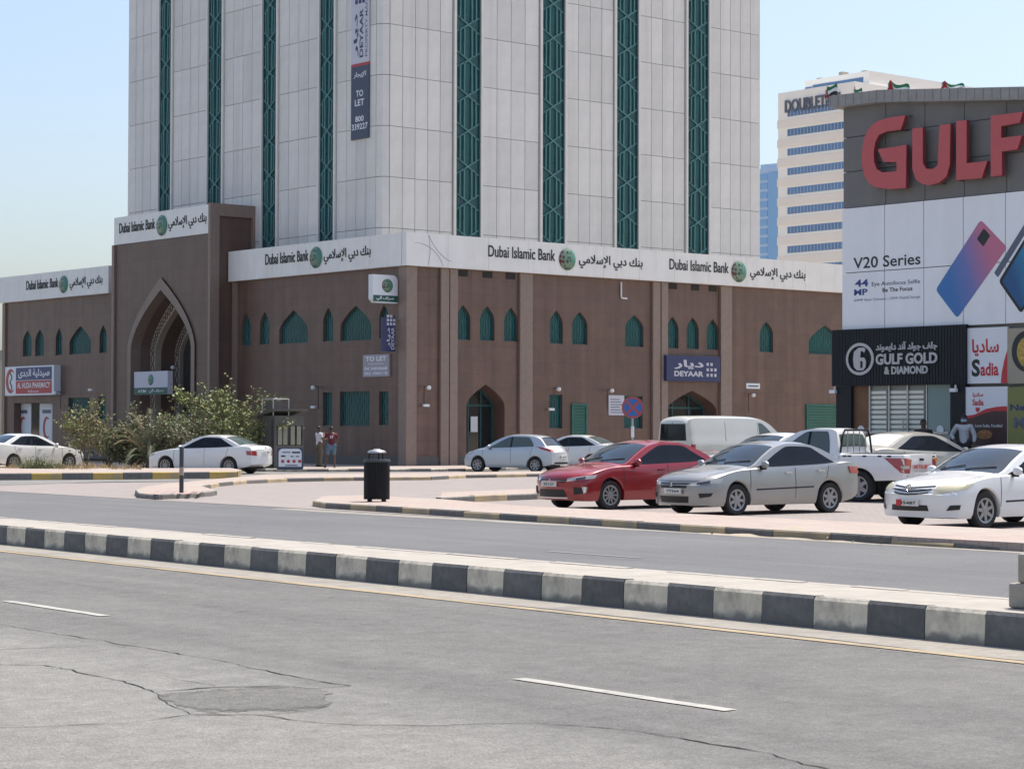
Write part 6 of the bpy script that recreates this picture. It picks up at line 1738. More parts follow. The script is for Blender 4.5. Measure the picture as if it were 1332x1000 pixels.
car(dict(scaled(sedan(), 4.9, 1.85, 1.50), lights=rear_l, plates=[], skins=[], rub=None), 'parked_car', 'white saloon half hidden behind the pale hatchback', 'car_white', None, None, atan2(.42, -.90), GY(742, 95), .02, group=GRP, colors=dict(rear='clear_glass'))
# panel van
VAN = dict(cat='van', L=5.2, W=1.95, H=2.22, R=.34, axles=(.95, 4.15), cab=(.75, 5.15), bowf=.25, bowr=.05, wsb=.10, rearbow=0, tum=.13, crown=.10, roofgap=.13, shoulder=.02, extra=[5.05, 5.12, 5.17],
    top=[(0, .75), (.05, .88), (.25, 1.02), (.7, 1.15), (.85, 1.22), (1.3, 1.72), (1.65, 2.02), (1.9, 2.14), (2.4, 2.20), (3.5, 2.22), (4.8, 2.20), (5.08, 2.16), (5.2, 2.02)],
    belt=[(0, .70), (.1, .80), (.6, 1.02), (1.2, 1.14), (2.2, 1.18), (5.2, 1.20)], plan=[(0, .82), (.3, .92), (.8, .975), (5.0, .975), (5.2, .93)], bot=[(0, .3), (.3, .25), (5.0, .30), (5.2, .4)],
    ws=(.92, 1.66), rs=None, side_glass=[(1.25, 2.15, .75, 0)], seams=[(1.25, .35, -1, .03), (2.25, .35, 2.0, -.06), (3.65, .35, 2.0, -.06)], handles=(2.05,), mirror=1.35, rub=.85, rub_mat='seam', mirror_mat='black_plastic',
    lights=[('tail_light', [(.80, .85), (.94, .87)], [(.80, 1.16), (.94, 1.16)], 'rcorner', 'tail_red')],
    skins=[('rear_window', *trap(.76, .70, 1.30, 1.92), 'rear', 'car_glass'), ('rear_bumper', *trap(.86, .86, .42, .58), 'rear', 'black_plastic'), ('rear_door_seam', [(-.006, .62), (.006, .62)], [(-.006, 2.0), (.006, 2.0)], 'rear', 'seam')], plates=[('rear', .0, .95, '')])
a = GY(897, 80.0); hv = atan2(.58, .81)
loc = Vector((a.x + 3.0 * cos(hv) - .97 * sin(hv), a.y + 3.0 * sin(hv) + .97 * cos(hv), .02))
VAN = dict(scaled(VAN, 6.0, 1.95, 2.24, extra=[5.85, 5.92, 5.97]), wsb=.1)
car(VAN, 'delivery_van', 'plain white panel van with dark rear windows by the second doorway', 'van_white', None, None, hv, loc, .02, group=None, colors=dict(glass='clear_glass'))
# white saloon showing only roof and windscreen behind the silver one
p = GY(1004, 60.5); car(dict(scaled(sedan(), 4.7, 1.80, 1.48), lights=rear_l, plates=[], skins=[], rub=None), 'parked_car', 'white saloon behind the silver saloon, its roof and windscreen showing before the van', 'car_white', None, None, FR, Vector((p.x, p.y, hgt(p.x, p.y))), group=GRP)
# beige saloon by the shops
p = GY(1196, 57.0); car(dict(scaled(sedan(), 4.8, 1.82, 1.49), lights=rear_l, plates=[], skins=[], rub=None), 'parked_car', 'cream beige saloon parked in front of the shop window', 'car_beige', None, None, atan2(.52, .85), Vector((p.x, p.y, hgt(p.x, p.y))), group=GRP, colors=dict(rear='dash_white'))
# pickup
PICK = dict(cat='pickup', L=5.2, W=1.80, H=1.78, R=.37, gap=.08, axles=(1.0, 4.0), cab=(1.3, 3.42), bowf=.25, bowr=.03, tum=.26, rearbow=0, tw=.24, extra=[3.30, 3.36, 3.40, 3.42, 3.44, 3.46],
    top=[(0, .82), (.05, .92), (.3, 1.02), (.8, 1.10), (1.3, 1.16), (1.5, 1.25), (1.95, 1.55), (2.3, 1.72), (2.7, 1.775), (3.1, 1.77), (3.28, 1.72), (3.38, 1.45), (3.44, 1.19), (3.5, 1.165), (5.15, 1.165), (5.2, 1.14)],
    belt=[(0, .78), (.1, .86), (.6, 1.0), (1.4, 1.08), (2.2, 1.10), (3.4, 1.12), (5.2, 1.13)], plan=[(0, .78), (.3, .86), (.8, .90), (5.1, .90), (5.2, .87)], bot=[(0, .42), (.3, .36), (3.2, .36), (3.5, .45), (5.2, .55)], crown=.03,
    ws=(1.42, 2.25), rs=None, side_glass=[(1.72, 2.55, .75, 0), (2.63, 3.20, 0, .12)], seams=[(1.5, .42, -1, .02), (2.59, .42, -1, 0), (3.30, .5, -1, .0), (3.47, .5, -1, 0)], handles=(2.45, 3.15), mirror=1.78, rub=None, mirror_mat='car_white',
    lights=[('tail_light', [(.48, .70), (.62, .70), (.76, .72)], [(.42, 1.02), (.62, 1.05), (1.02, 1.06)], 'rcorner', 'tail_red'), ('tail_lens', [(.50, .80), (.74, .81)], [(.50, .87), (.76, .88)], 'rcorner', 'lens')],
    skins=[('tailgate_gap', [(-.74, .62), (.74, .62)], [(-.74, .635), (.74, .635)], 'rear', 'seam')], plates=[('rear', .1, .50, '')])
pk, ppatch, pproj, phit = car(PICK, 'pickup_truck', 'white pickup with red tailgate lettering and rear window bars', 'car_white', (1119, 653), (1, 1), atan2(.60, -.80), colors=dict(glass='clear_glass', rim='six'))
ppatch('cab_rear_window', [(3.325, -.60), (3.325, .60)], [(3.405, -.66), (3.405, .66)], 'top', 'clear_glass', 1, 12, 5, .012)
ppatch('bed_liner', [(3.56, -.72), (3.56, .72)], [(5.08, -.72), (5.08, .72)], 'top', 'under', 1, 6, 6, .006)
for s in (1, -1):
    for x in (3.62, 3.75, 4.15, 4.55, 4.8): put('rope_hook', MB().box(-.05, .05, -.012, .012, -.02, .02), pk, (2.6 - x, s * .868, 1.10), 0, 'seam')
for y in (-.62, -.32, -.02, .3): put('rope_hook', MB().box(-.01, .01, -.04, .04, -.02, .02), pk, (-2.625, y, 1.09), 0, 'seam')
rp = MB()
fr_ = [(-.80, 1.17), (-.70, 1.58), (-.58, 1.72), (.58, 1.72), (.70, 1.58), (.80, 1.17)]
rp.tube([(2.6 - 3.47, y, z) for y, z in fr_], .026, 8)
put('roll_bar', rp, pk, (0, 0, 0), 0, 'black_plastic')
for y in (-.45, -.15, .15, .45): put('window_bar', MB().tube([(2.6 - 3.48, y, 1.17), (2.6 - 3.48, y, 1.71)], .014, 6), pk, (0, 0, 0), 0, 'steel')
p, nn = pproj((0, .88), 'rear')
text('MITSUBISHI', -.52, .50, .80, .90, -.0, 'ph_red', pk, (p.x - .03, 0, 0), -pi / 2, weight=.03)
put('tailgate_handle', MB().box(-.02, .005, -.09, .09, 1.0, 1.05), pk, (p.x - .012, .1, 0), 0, 'black_plastic'); put('sticker', MB().box(-.004, .002, -.72, -.58, .98, 1.06), pk, (p.x - .022, 0, 0), 0, 'amber'); text('NEW GENERATION', -.50, .30, .745, .765, 0, 'seam', pk, (p.x - .03, 0, 0), -pi / 2)
# ------------------------------------------------------------------ people
def skinned(name, pts, edges, parent, m, root=0, sub=2):
    """continuous surface grown round a skeleton: pts = {key: (x, y, z, radius)}"""
    keys = list(pts); me = bpy.data.meshes.new(name)
    me.from_pydata([pts[k][:3] for k in keys], [(keys.index(a), keys.index(b)) for a, b in edges], [])
    bm = bmesh.new(); bm.from_mesh(me); lay = bm.verts.layers.skin.verify(); bm.verts.ensure_lookup_table()
    for i, k in enumerate(keys):
        r = pts[k][3]; bm.verts[i][lay].radius = r if isinstance(r, tuple) else (r, r); bm.verts[i][lay].use_root = (i == root)
    bm.to_mesh(me); bm.free()
    o = bpy.data.objects.new(name, me); COL.objects.link(o)
    sk = o.modifiers.new('skin', 'SKIN'); sk.use_smooth_shade = True
    sb_ = o.modifiers.new('sub', 'SUBSURF'); sb_.levels = sub; sb_.render_levels = sub
    dg = bpy.context.evaluated_depsgraph_get(); m2 = bpy.data.meshes.new_from_object(o.evaluated_get(dg)); m2.name = name
    bpy.data.objects.remove(o); bpy.data.meshes.remove(me)
    m2.materials.clear(); m2.materials.append(MATS[m]); soften(m2, 180)
    return put(name, m2, parent)
def person(loc, rz, label, k=1.0, arms=None, legs=None, shirt='shirt_white', trouser='trouser_khaki', shorts=False, headturn=0.0, shoes='trouser_dark', sleeves=.55, mask=False, seated=False):
    """stands at loc facing local +y"""
    root = empty('person', loc, rz, label, 'person'); root.scale = (k, k, k)
    A = {'L': ((-.19, 0, 1.41), (-.25, -.03, 1.14), (-.25, .08, .90)), 'R': ((.19, 0, 1.41), (.25, -.03, 1.14), (.25, .08, .90))}
    A.update(arms or {})
    Lg = {'L': ((-.10, 0, .90), (-.11, .03, .49), (-.12, 0, .08)), 'R': ((.10, 0, .90), (.11, .03, .49), (.12, 0, .08))}
    Lg.update(legs or {})
    P = {'pelvis': (0, 0, .95, .13), 'waist': (0, 0, 1.10, .12), 'chest': (0, 0, 1.30, .145), 'upper': (0, -.01, 1.42, .10), 'neck': (0, 0, 1.49, .052), 'jaw': (0, .025, 1.555, .068), 'head': (0, .015, 1.63, .092), 'crown': (0, .0, 1.695, .07)}
    E = [('pelvis', 'waist'), ('waist', 'chest'), ('chest', 'upper'), ('upper', 'neck'), ('neck', 'jaw'), ('jaw', 'head'), ('head', 'crown')]
    for s, sg in (('L', -1), ('R', 1)):
        sh, el, wr = (Vector(v) for v in A[s]); hp, kn, an = (Vector(v) for v in Lg[s])
        d = (wr - el).normalized(); side = d.cross(Vector((0, 0, 1))) if abs(d.z) < .9 else Vector((0, 1, 0)); side.normalize()
        palm = wr + d * .085
        P.update({s + 'sh': (*sh, .062), s + 'ua': (*(sh.lerp(el, .5)), .05), s + 'el': (*el, .042), s + 'fa': (*(el.lerp(wr, .4)), .040), s + 'wr': (*wr, .028), s + 'pa': (*palm, .034),
                  s + 'hp': (*hp, .10), s + 'th': (*(hp.lerp(kn, .5)), .082), s + 'kn': (*kn, .058), s + 'ca': (*(kn.lerp(an, .35)), .055), s + 'an': (*an, .038), s + 'he': (an.x, an.y - .04, an.z - .04, .036), s + 'to': (an.x * 1.08, an.y + .16, .035, .034)})
        E += [('upper', s + 'sh'), (s + 'sh', s + 'ua'), (s + 'ua', s + 'el'), (s + 'el', s + 'fa'), (s + 'fa', s + 'wr'), (s + 'wr', s + 'pa'), ('pelvis', s + 'hp'), (s + 'hp', s + 'th'), (s + 'th', s + 'kn'), (s + 'kn', s + 'ca'), (s + 'ca', s + 'an'), (s + 'an', s + 'to')]
        E += [(s + 'an', s + 'he')]
        for f, (off, ln) in enumerate(((-.030, .062), (-.010, .075), (.010, .070), (.029, .055))):
            b = palm + side * off + d * .02; q = b + d * ln * .55; t = b + d * ln + Vector((0, .02, 0)) * 1
            P.update({f'{s}f{f}a': (*q, .0095), f'{s}f{f}b': (*t, .008)}); E += [(s + 'pa', f'{s}f{f}a'), (f'{s}f{f}a', f'{s}f{f}b')]
        b = wr + d * .04 + side * (-.055); P.update({s + 't': (*b, .011), s + 't2': (*(b + d * .045), .009)}); E += [(s + 'wr', s + 't'), (s + 't', s + 't2')]
    body = skinned('body', P, E, root, 'skin')
    # clothes: own surfaces just outside the body
    grow = .022
    SP = {k2: (*P[k2][:3], P[k2][3] + grow) for k2 in ('waist', 'chest', 'upper')}
    SP['hem'] = (0, 0, .88, .155); SP['collar'] = (0, 0, 1.455, .075)
    SE = [('hem', 'waist'), ('waist', 'chest'), ('chest', 'upper'), ('upper', 'collar')]
    for s in 'LR':
        sh, el, wr = (Vector(v) for v in A[s])
        SP[s + 'sh'] = (*sh, .084); SE.append(('upper', s + 'sh'))
        q = sh.lerp(el, min(1, sleeves * 1.2)); SP[s + 'sl'] = (*q, .068); SE.append((s + 'sh', s + 'sl'))
        if sleeves > .9: SP[s + 'fo'] = (*(el.lerp(wr, .75)), .045); SE.append((s + 'sl', s + 'fo'))
    skinned('shirt', SP, SE, root, shirt)
    TP = {'pelvis': (0, 0, .95, .15)}; TE = []
    for s in 'LR':
        hp, kn, an = (Vector(v) for v in Lg[s])
        TP[s + 'hp'] = (*hp, .122); TP[s + 'th'] = (*(hp.lerp(kn, .55)), .10); TP[s + 'kn'] = (*(kn if not shorts else hp.lerp(kn, .95)), .082)
        TE += [('pelvis', s + 'hp'), (s + 'hp', s + 'th'), (s + 'th', s + 'kn')]
        if not shorts: TP[s + 'an'] = (*(kn.lerp(an, .93)), .066); TE.append((s + 'kn', s + 'an'))
        an = Vector(Lg[s][2])
        sh_ = MB(); rows = []
        for i in range(7):
            t = i / 6; y = an.y - .085 + .27 * t; w = .048 * (1 - (2 * t - 1) ** 4 * .6); h = .085 - .05 * t
            rows.append([(an.x * (1 + .08 * t) + w * cos(a_), y, .002 + max(0, h * sin(a_))) for a_ in [pi * j / 8 for j in range(9)]])
        sh_.grid(rows); put('shoe', sh_, root, (0, 0, 0), 0, shoes, smooth=180)
    skinned('trousers' if not shorts else 'shorts', TP, TE, root, trouser)
    # hair, ears, eyes, nose and mouth ride on the head
    hr = MB(); rows = []
    for i in range(7):
        th = radians(8 + i * 15); rows.append([(.098 * sin(th) * cos(a_) * .92, -.012 + .108 * sin(th) * sin(a_) - (.02 if sin(a_) > .3 and i > 4 else 0), 1.655 + .105 * cos(th)) for a_ in [2 * pi * j / 14 for j in range(15)]])
    hr.grid(rows); put('hair', hr, root, (0, 0, 0), 0, 'hair', smooth=180)
    for sx in (-1, 1):
        put('ear', MB().lathe([(.001, -.012), (.022, -.006), (.026, .004), (.001, .01)], 8, 'x', (sx * .088, 0, 1.62)), body, (0, 0, 0), 0, 'skin', smooth=60)
        put('eye', MB().lathe([(.001, -.008), (.012, -.003), (.012, .003), (.001, .008)], 8, 'y', (sx * .034, .098, 1.635)), body, (0, 0, 0), 0, 'hair', smooth=60)
    put('nose', MB().add([(-.014, .095, 1.60), (.014, .095, 1.60), (0, .128, 1.598), (0, .10, 1.645)], [(0, 1, 2), (1, 3, 2), (3, 0, 2), (0, 3, 1)]), body, (0, 0, 0), 0, 'skin', smooth=180)
    put('mouth', MB().box(-.025, .025, .085, .097, 1.562, 1.572), body, (0, 0, 0), 0, 'ph_red' if 0 else 'hair')
    if mask:
        rows = []
        for i in range(5): z = 1.545 + .07 * i / 4; rows.append([(.082 * sin(a_), .02 + .092 * cos(a_), z) for a_ in [radians(-80 + 160 * j / 8) for j in range(9)]])
        put('face_mask', MB().grid(rows), root, (0, 0, 0), 0, 'mask_blue', smooth=180)
    return root
pa = G(415, 607, .122)
person(pa, radians(-60), 'person in white shirt and khaki trousers standing by the bank kerb, arms folded forward', .98, arms={'R': ((.19, 0, 1.41), (.27, .03, 1.17), (.10, .24, 1.18)), 'L': ((-.19, 0, 1.41), (-.27, .04, 1.16), (-.06, .27, 1.20))}, sleeves=.6)
pb = G(431, 608, .122)
b_ = person(pb, radians(10), 'person in maroon shirt with white back print and denim shorts, one hand raised', .97, arms={'L': ((-.19, 0, 1.41), (-.30, .10, 1.22), (-.30, .26, 1.38)), 'R': ((.19, 0, 1.41), (.29, .06, 1.15), (.25, .28, 1.10))}, legs={'L': ((-.10, 0, .90), (-.19, .03, .49), (-.26, -.02, .08)), 'R': ((.10, 0, .90), (.12, .04, .49), (.13, 0, .08))}, shirt='shirt_maroon', trouser='denim', shorts=True)
text('17', -.07, .07, 1.24, 1.36, -.172, 'white_print', b_, weight=.04, name='back_print')
pcx = GY(1254, 60.8); 
person(Vector((pcx.x, pcx.y, .42)), radians(160), 'person in pale shirt and face mask, hand on hip, before the food poster', 1.0, arms={'R': ((.20, 0, 1.41), (.36, -.06, 1.17), (.24, .08, 1.0)), 'L': ((-.19, 0, 1.41), (-.30, 0, 1.14), (-.27, .10, .90))}, shirt='shirt_pale', trouser='trouser_dark', sleeves=.95, mask=True)
pdx = GY(1201, 61.0)
person(Vector((pdx.x, pdx.y, .28)), radians(170), 'person in black shirt standing behind the beige saloon', 1.0, shirt='shirt_black', trouser='trouser_dark')

# ------------------------------------------------------------------ street furniture
bl_ = G(490, 652, .127)
bn = empty('litter_bin', Vector((bl_.x, bl_.y, .127)), .3, 'black slatted litter bin with a domed lid on the pavement end', 'bin')
put('bin_body', MB().lathe([(.24, .07), (.26, .07), (.262, .86), (.24, .86)], 28), bn, (0, 0, 0), 0, 'black_plastic', smooth=40)
slm = MB().box(-.019, .019, -.012, .012, .05, .88).mesh('slat', 'black_plastic')
for i in range(36): a = 2 * pi * i / 36; put('slat', slm, bn, (.272 * cos(a), .272 * sin(a), 0), a + pi / 2)
put('rim_ring', MB().lathe([(.255, .86), (.292, .86), (.296, .90), (.285, .92), (.255, .92)], 28), bn, (0, 0, 0), 0, 'dark_steel', smooth=40)
put('lid', MB().lathe([(.001, 1.15), (.06, 1.15), (.10, 1.125), (.17, 1.115), (.205, 1.08), (.205, 1.06), (.001, 1.065)][::-1], 28), bn, (0, 0, 0), 0, 'steel', smooth=50)
for i in range(3): a = 2 * pi * i / 3 + .5; put('lid_post', MB().tube([(.18 * cos(a), .18 * sin(a), .90), (.17 * cos(a), .17 * sin(a), 1.07)], .014, 6), bn, (0, 0, 0), 0, 'black_plastic')
for i in range(4): a = 2 * pi * i / 4 + .4; put('foot', MB().lathe([(.03, 0), (.03, .07)], 8, 'z', (.22 * cos(a), .22 * sin(a), 0)), bn, (0, 0, 0), 0, 'black_plastic')
pl_ = G(236, 640.5, .127); pe = empty('marker_post', Vector((pl_.x, pl_.y, .127)), 0, 'slim dark marker post with pale band on the traffic island', 'post')
hp_ = (640.5 - 581) * pl_.y / FPX
put('post', MB().lathe([(.055, 0), (.055, hp_ - .03), (.045, hp_), (.001, hp_)], 12), pe, (0, 0, 0), 0, 'dark_steel', smooth=40)
put('band', MB().lathe([(.058, hp_ * .38), (.058, hp_ * .55)], 12), pe, (0, 0, 0), 0, 'concrete', smooth=40)
# no stopping sign
mat('sign_ring', (0.33, 0.075, 0.085), rough=0.4); mat('sign_blue', (0.03, 0.13, 0.42), rough=0.4)
sg_ = GY(823, 58.5); zc_ = EYE + (HORIZON + .4 - 530) * 58.5 / FPX
ns = empty('no_stopping_sign', Vector((sg_.x, sg_.y, 0.0)), 0, 'round no stopping sign, red cross on blue, on a thin grey pole', 'sign')
put('pole', MB().tube([(0, .03, 0), (0, .03, zc_ + .2)], .03, 10), ns, (0, 0, 0), 0, 'steel')
put('pole_band', MB().lathe([(.042, zc_ - .80), (.042, zc_ - .50)], 10, 'z', (0, .03, 0)), ns, (0, 0, 0), 0, 'white_print')
put('disc', MB().lathe([(.001, -.012), (.29, -.012), (.30, -.006), (.30, .0), (.001, .0)], 36, 'y', (0, 0, zc_)), ns, (0, 0, 0), 0, 'sign_blue')
n = 36
put('ring', MB().add([(.30 * cos(2 * pi * i / n), -.016, zc_ + .30 * sin(2 * pi * i / n)) for i in range(n)] + [(.235 * cos(2 * pi * i / n), -.016, zc_ + .235 * sin(2 * pi * i / n)) for i in range(n)], [(i, (i + 1) % n, (i + 1) % n + n, i + n) for i in range(n)]), ns, (0, 0, 0), 0, 'sign_ring')
for a in (45, 135):
    d = Vector((cos(radians(a)), sin(radians(a)))); q = Vector((-d.y, d.x)) * .036; e_ = d * .245
    put('cross_bar', MB().prism([(e_.x + q.x, zc_ + e_.y + q.y), (-e_.x + q.x, zc_ - e_.y + q.y), (-e_.x - q.x, zc_ - e_.y - q.y), (e_.x - q.x, zc_ + e_.y - q.y)], -.0155 - .001 * (a > 90), -.0125), ns, (0, 0, 0), 0, 'sign_ring')
# guard booth and price board
kb = GY(357, 88.0, .1)
mat('booth_grey', (0.095, 0.088, 0.078), rough=0.6, var=0.12, scale=3); mat('curtain', (0.26, 0.26, 0.20), rough=0.8)
kk = empty('guard_booth', kb, BANG, 'dark grey guard booth with pitched side and roof frame by the bushes', 'booth')
kw, kd, kh = 1.42, 1.25, 2.45
put('cabin', MB().prism([(0, 0), (kd, 0), (kd, kh - .28), (0, kh)], 0, kw).mesh('cabin', 'booth_grey') if 0 else MB().box(0, kw, 0, kd, 0, kh - .3), kk, (0, 0, 0), 0, 'booth_grey')
put('roof', MB().add([(-.12, -.12, kh - .1), (kw + .12, -.12, kh - .1), (kw + .12, kd + .3, kh - .42), (-.12, kd + .3, kh - .42), (-.12, -.12, kh - .02), (kw + .12, -.12, kh - .02), (kw + .12, kd + .3, kh - .34), (-.12, kd + .3, kh - .34)], [(3, 2, 1, 0), (4, 5, 6, 7), (0, 1, 5, 4), (1, 2, 6, 5), (2, 3, 7, 6), (3, 0, 4, 7)]), kk, (0, 0, 0), 0, 'booth_grey')
wn_ = box('window', .12, kw - .06, -.012, -.001, .95, 1.75, 'dark_glass', kk)
for i, x in enumerate((.16, .42, .78, 1.08)): box('curtain', x, x + .2, -.018, -.013, .97, 1.73, 'curtain', wn_)
box('door', -.012, -.001, .2, kd - .15, .05, 1.95, 'booth_grey', kk); box('door_frame', -.02, -.001, kd - .14, kd - .06, .0, 2.0, 'dark_steel', kk); box('door_frame', -.02, -.001, .1, .18, .0, 2.0, 'dark_steel', kk)
fm = MB()
for (x, y) in ((.0, .1), (.0, .9), (.75, .1), (.75, .9)): fm.tube([(x, y, kh - .3), (x, y, kh + .38)], .025, 6)
fm.tube([(0, .1, kh + .38), (.75, .1, kh + .38), (.75, .9, kh + .38), (0, .9, kh + .38), (0, .1, kh + .38)], .025, 6)
put('roof_frame', fm, kk, (0, 0, 0), 0, 'steel'); box('cooler', .08, .66, .18, .8, kh - .03, kh + .3, 'booth_grey', kk)
put('lamp', MB().lathe([(.001, 0), (.05, .02), (.05, .08), (.001, .1)], 10, 'z', (.7, -.06, 1.78)), kk, (0, 0, 0), 0, 'white_paint')
bb0 = G(361, 610.8, .12); bb1 = G(393.5, 610.8, .12); wB = (bb1 - bb0).length
be_ = empty('price_board', bb0, atan2(bb1.y - bb0.y, bb1.x - bb0.x), 'low white board with red and green marks standing before the guard booth', 'board')
HB = .82
box('frame', -.02, wB + .02, 0, .07, 0, HB + .04, 'navy_grey', be_)
rb = [(.04, .12), (wB - .04, .12)] + [(wB - .04 - .16 + .16 * cos(t), HB - .16 + .16 * sin(t)) for t in [radians(15 * i) for i in range(7)]] + [(.2 - .16 * sin(t), HB - .16 + .16 * cos(t)) for t in [radians(15 * i) for i in range(7)]]
put('panel', MB().prism(rb, -.008, -.001), be_, (0, 0, 0), 0, 'white_print')
for i in range(4):
    put('red_mark', MB().lathe([(.001, -.010), (.065, -.010), (.065, -.008)], 14, 'y', (.2 + i * .22, 0, .33)), be_, (0, 0, 0), 0, 'ph_red')
box('green_mark', .56, .88, -.012, -.009, .64, .71, 'sign_green', be_); box('dark_mark', .13, .30, -.012, -.009, .50, .56, 'ink', be_); box('text_line', .18, .5, -.012, -.009, .66, .70, 'ink_grey', be_); box('text_line', .5, .62, -.012, -.009, .5, .54, 'sign_green', be_); box('text_line', .7, .84, -.012, -.009, .5, .54, 'sign_green', be_); box('text_line', .3, .78, -.012, -.009, .15, .19, 'ink_grey', be_)
# concrete block on the median at the right
cb_ = G(1311, 790, .275); se, re_ = toSR(cb_)
cbk = empty('concrete_block', Vector((cb_.x, cb_.y, .275)), QANG, 'stepped pale concrete block standing on the median', 'concrete block')
b1 = MB().box(0, .55, -.75, 0, 0, .20); o = put('lower_block', b1, cbk, (0, 0, 0), 0, 'concrete'); bv = o.modifiers.new('bevel', 'BEVEL'); bv.width = .02; bv.segments = 2
o = put('upper_block', MB().box(.03, .45, -.75, -.07, .202, .44), cbk, (0, 0, 0), 0, 'concrete'); bv = o.modifiers.new('bevel', 'BEVEL'); bv.width = .02; bv.segments = 2
o = put('foot_block', MB().box(.18, .34, .005, .09, 0, .07), cbk, (0, 0, 0), 0, 'concrete')

# ------------------------------------------------------------------ plants
def leafcloud(n, sampler, size, rnd, lean=.3):
    mb = MB()
    for _ in range(n):
        p = sampler()
        if p is None: continue
        d = Vector((rnd.gauss(0, 1), rnd.gauss(0, 1), rnd.gauss(0, .7) - lean)).normalized(); q = d.cross(Vector((rnd.gauss(0, 1), rnd.gauss(0, 1), rnd.gauss(0, 1)))).normalized()
        s = size * rnd.uniform(.55, 1.35); w = s * rnd.uniform(.32, .5); nn = d.cross(q) * s * .12
        mb.add([p, p + d * s * .5 + q * w + nn, p + d * s, p + d * s * .5 - q * w + nn], [(0, 1, 2), (0, 2, 3)])
    return mb
def branchy(rnd, base, n, spread, height, r0, lvl=2):
    """limbs rising from the base; returns wood mesh and twig ends"""
    mb = MB(); tips = []
    def grow(p, d, L_, r, k):
        pts = [p]; q = p.copy(); dd = d.copy()
        for i in range(5):
            dd = (dd + Vector((rnd.gauss(0, .16), rnd.gauss(0, .16), rnd.gauss(0.03, .12)))).normalized(); q = q + dd * L_ / 5; pts.append(q.copy())
            if k > 0 and i >= 1:
                for _ in range(rnd.choice((1, 1, 2))):
                    e = (dd + Vector((rnd.gauss(0, .75), rnd.gauss(0, .75), rnd.gauss(.15, .4)))).normalized(); grow(q.copy(), e, L_ * rnd.uniform(.4, .62), r * .5, k - 1)
            if k <= 1: tips.append(q.copy())
        mb.tube(pts, [r * (1 - .7 * i / 5) for i in range(6)], 5, False)
    for i in range(n):
        a = 2 * pi * i / n + rnd.uniform(-.4, .4); d = Vector((spread * cos(a), spread * sin(a), 1)).normalized()
        grow(base.copy(), d, height * rnd.uniform(.75, 1.1), r0, lvl)
    return mb, tips
def plant(name, loc, label, cat, seed, stems, spread, height, r0, leafm, nleaf, size, jitter, clip=None, lvl=2, lean=.25):
    rnd = random.Random(seed); e = empty(name, loc, 0, label, cat)
    wood, tips = branchy(rnd, Vector((0, 0, 0)), stems, spread, height, r0, lvl)
    put('trunk', wood, e, (0, 0, 0), 0, 'bark', smooth=60)
    if clip: tips = [t for t in tips if clip(t)]
    # clumps: some tips carry many leaves, some few
    wts = [rnd.random() ** 1.5 + .1 for _ in tips]
    def smp():
        t = rnd.choices(tips, wts)[0]; return t + Vector((rnd.gauss(0, jitter), rnd.gauss(0, jitter), rnd.gauss(0, jitter * .8)))
    ms = leafm if isinstance(leafm, list) else [(leafm, 1)]
    for m, fr_ in ms:
        put('crown', leafcloud(int(nleaf * fr_), smp, size, rnd, lean), e, (0, 0, 0), 0, m)
    return e
def at(px, Y, z): return GY(px, Y, z)
plant('leafy_tree', at(296, 89.5, .1), 'leafy light green small tree beside the guard booth', 'tree', 11, 7, .75, 2.3, .05, [('leaf_green', .72), ('leaf_dark', .2), ('leaf_dry', .08)], 4700, .13, .12)
plant('leafy_shrub', at(258, 88.0, .1), 'lower leafy green shrub between the palm and the leafy tree', 'shrub', 5, 7, .9, 1.55, .035, [('leaf_green', .5), ('leaf_dark', .4), ('leaf_dry', .1)], 3600, .12, .14)
plant('dry_shrub', at(140, 88.0, .1), 'thin olive brown dry shrub next to the ramp handrail', 'shrub', 21, 8, .7, 1.5, .03, [('leaf_dry', .35), ('leaf_green', .3), ('leaf_dark', .35)], 2200, .11, .13)
plant('dry_shrub', at(112, 90.0, .1), 'tall thin shrub with a bright green top before the green window', 'shrub', 33, 4, .35, 1.9, .03, [('leaf_green', .8), ('leaf_dry', .2)], 1100, .12, .12)
plant('dark_shrub', at(175, 87.5, .1), 'dense dark shrub beside the young palm', 'shrub', 8, 8, .8, 1.3, .03, [('leaf_dark', .6), ('leaf_palm', .2), ('leaf_dry', .2)], 3000, .12, .15)
plant('olive_shrub', at(215, 86.8, .1), 'olive grey shrub growing through the palm fronds', 'shrub', 14, 8, .8, 1.7, .03, [('leaf_palm', .4), ('leaf_dark', .35), ('leaf_dry', .25)], 3600, .11, .15)
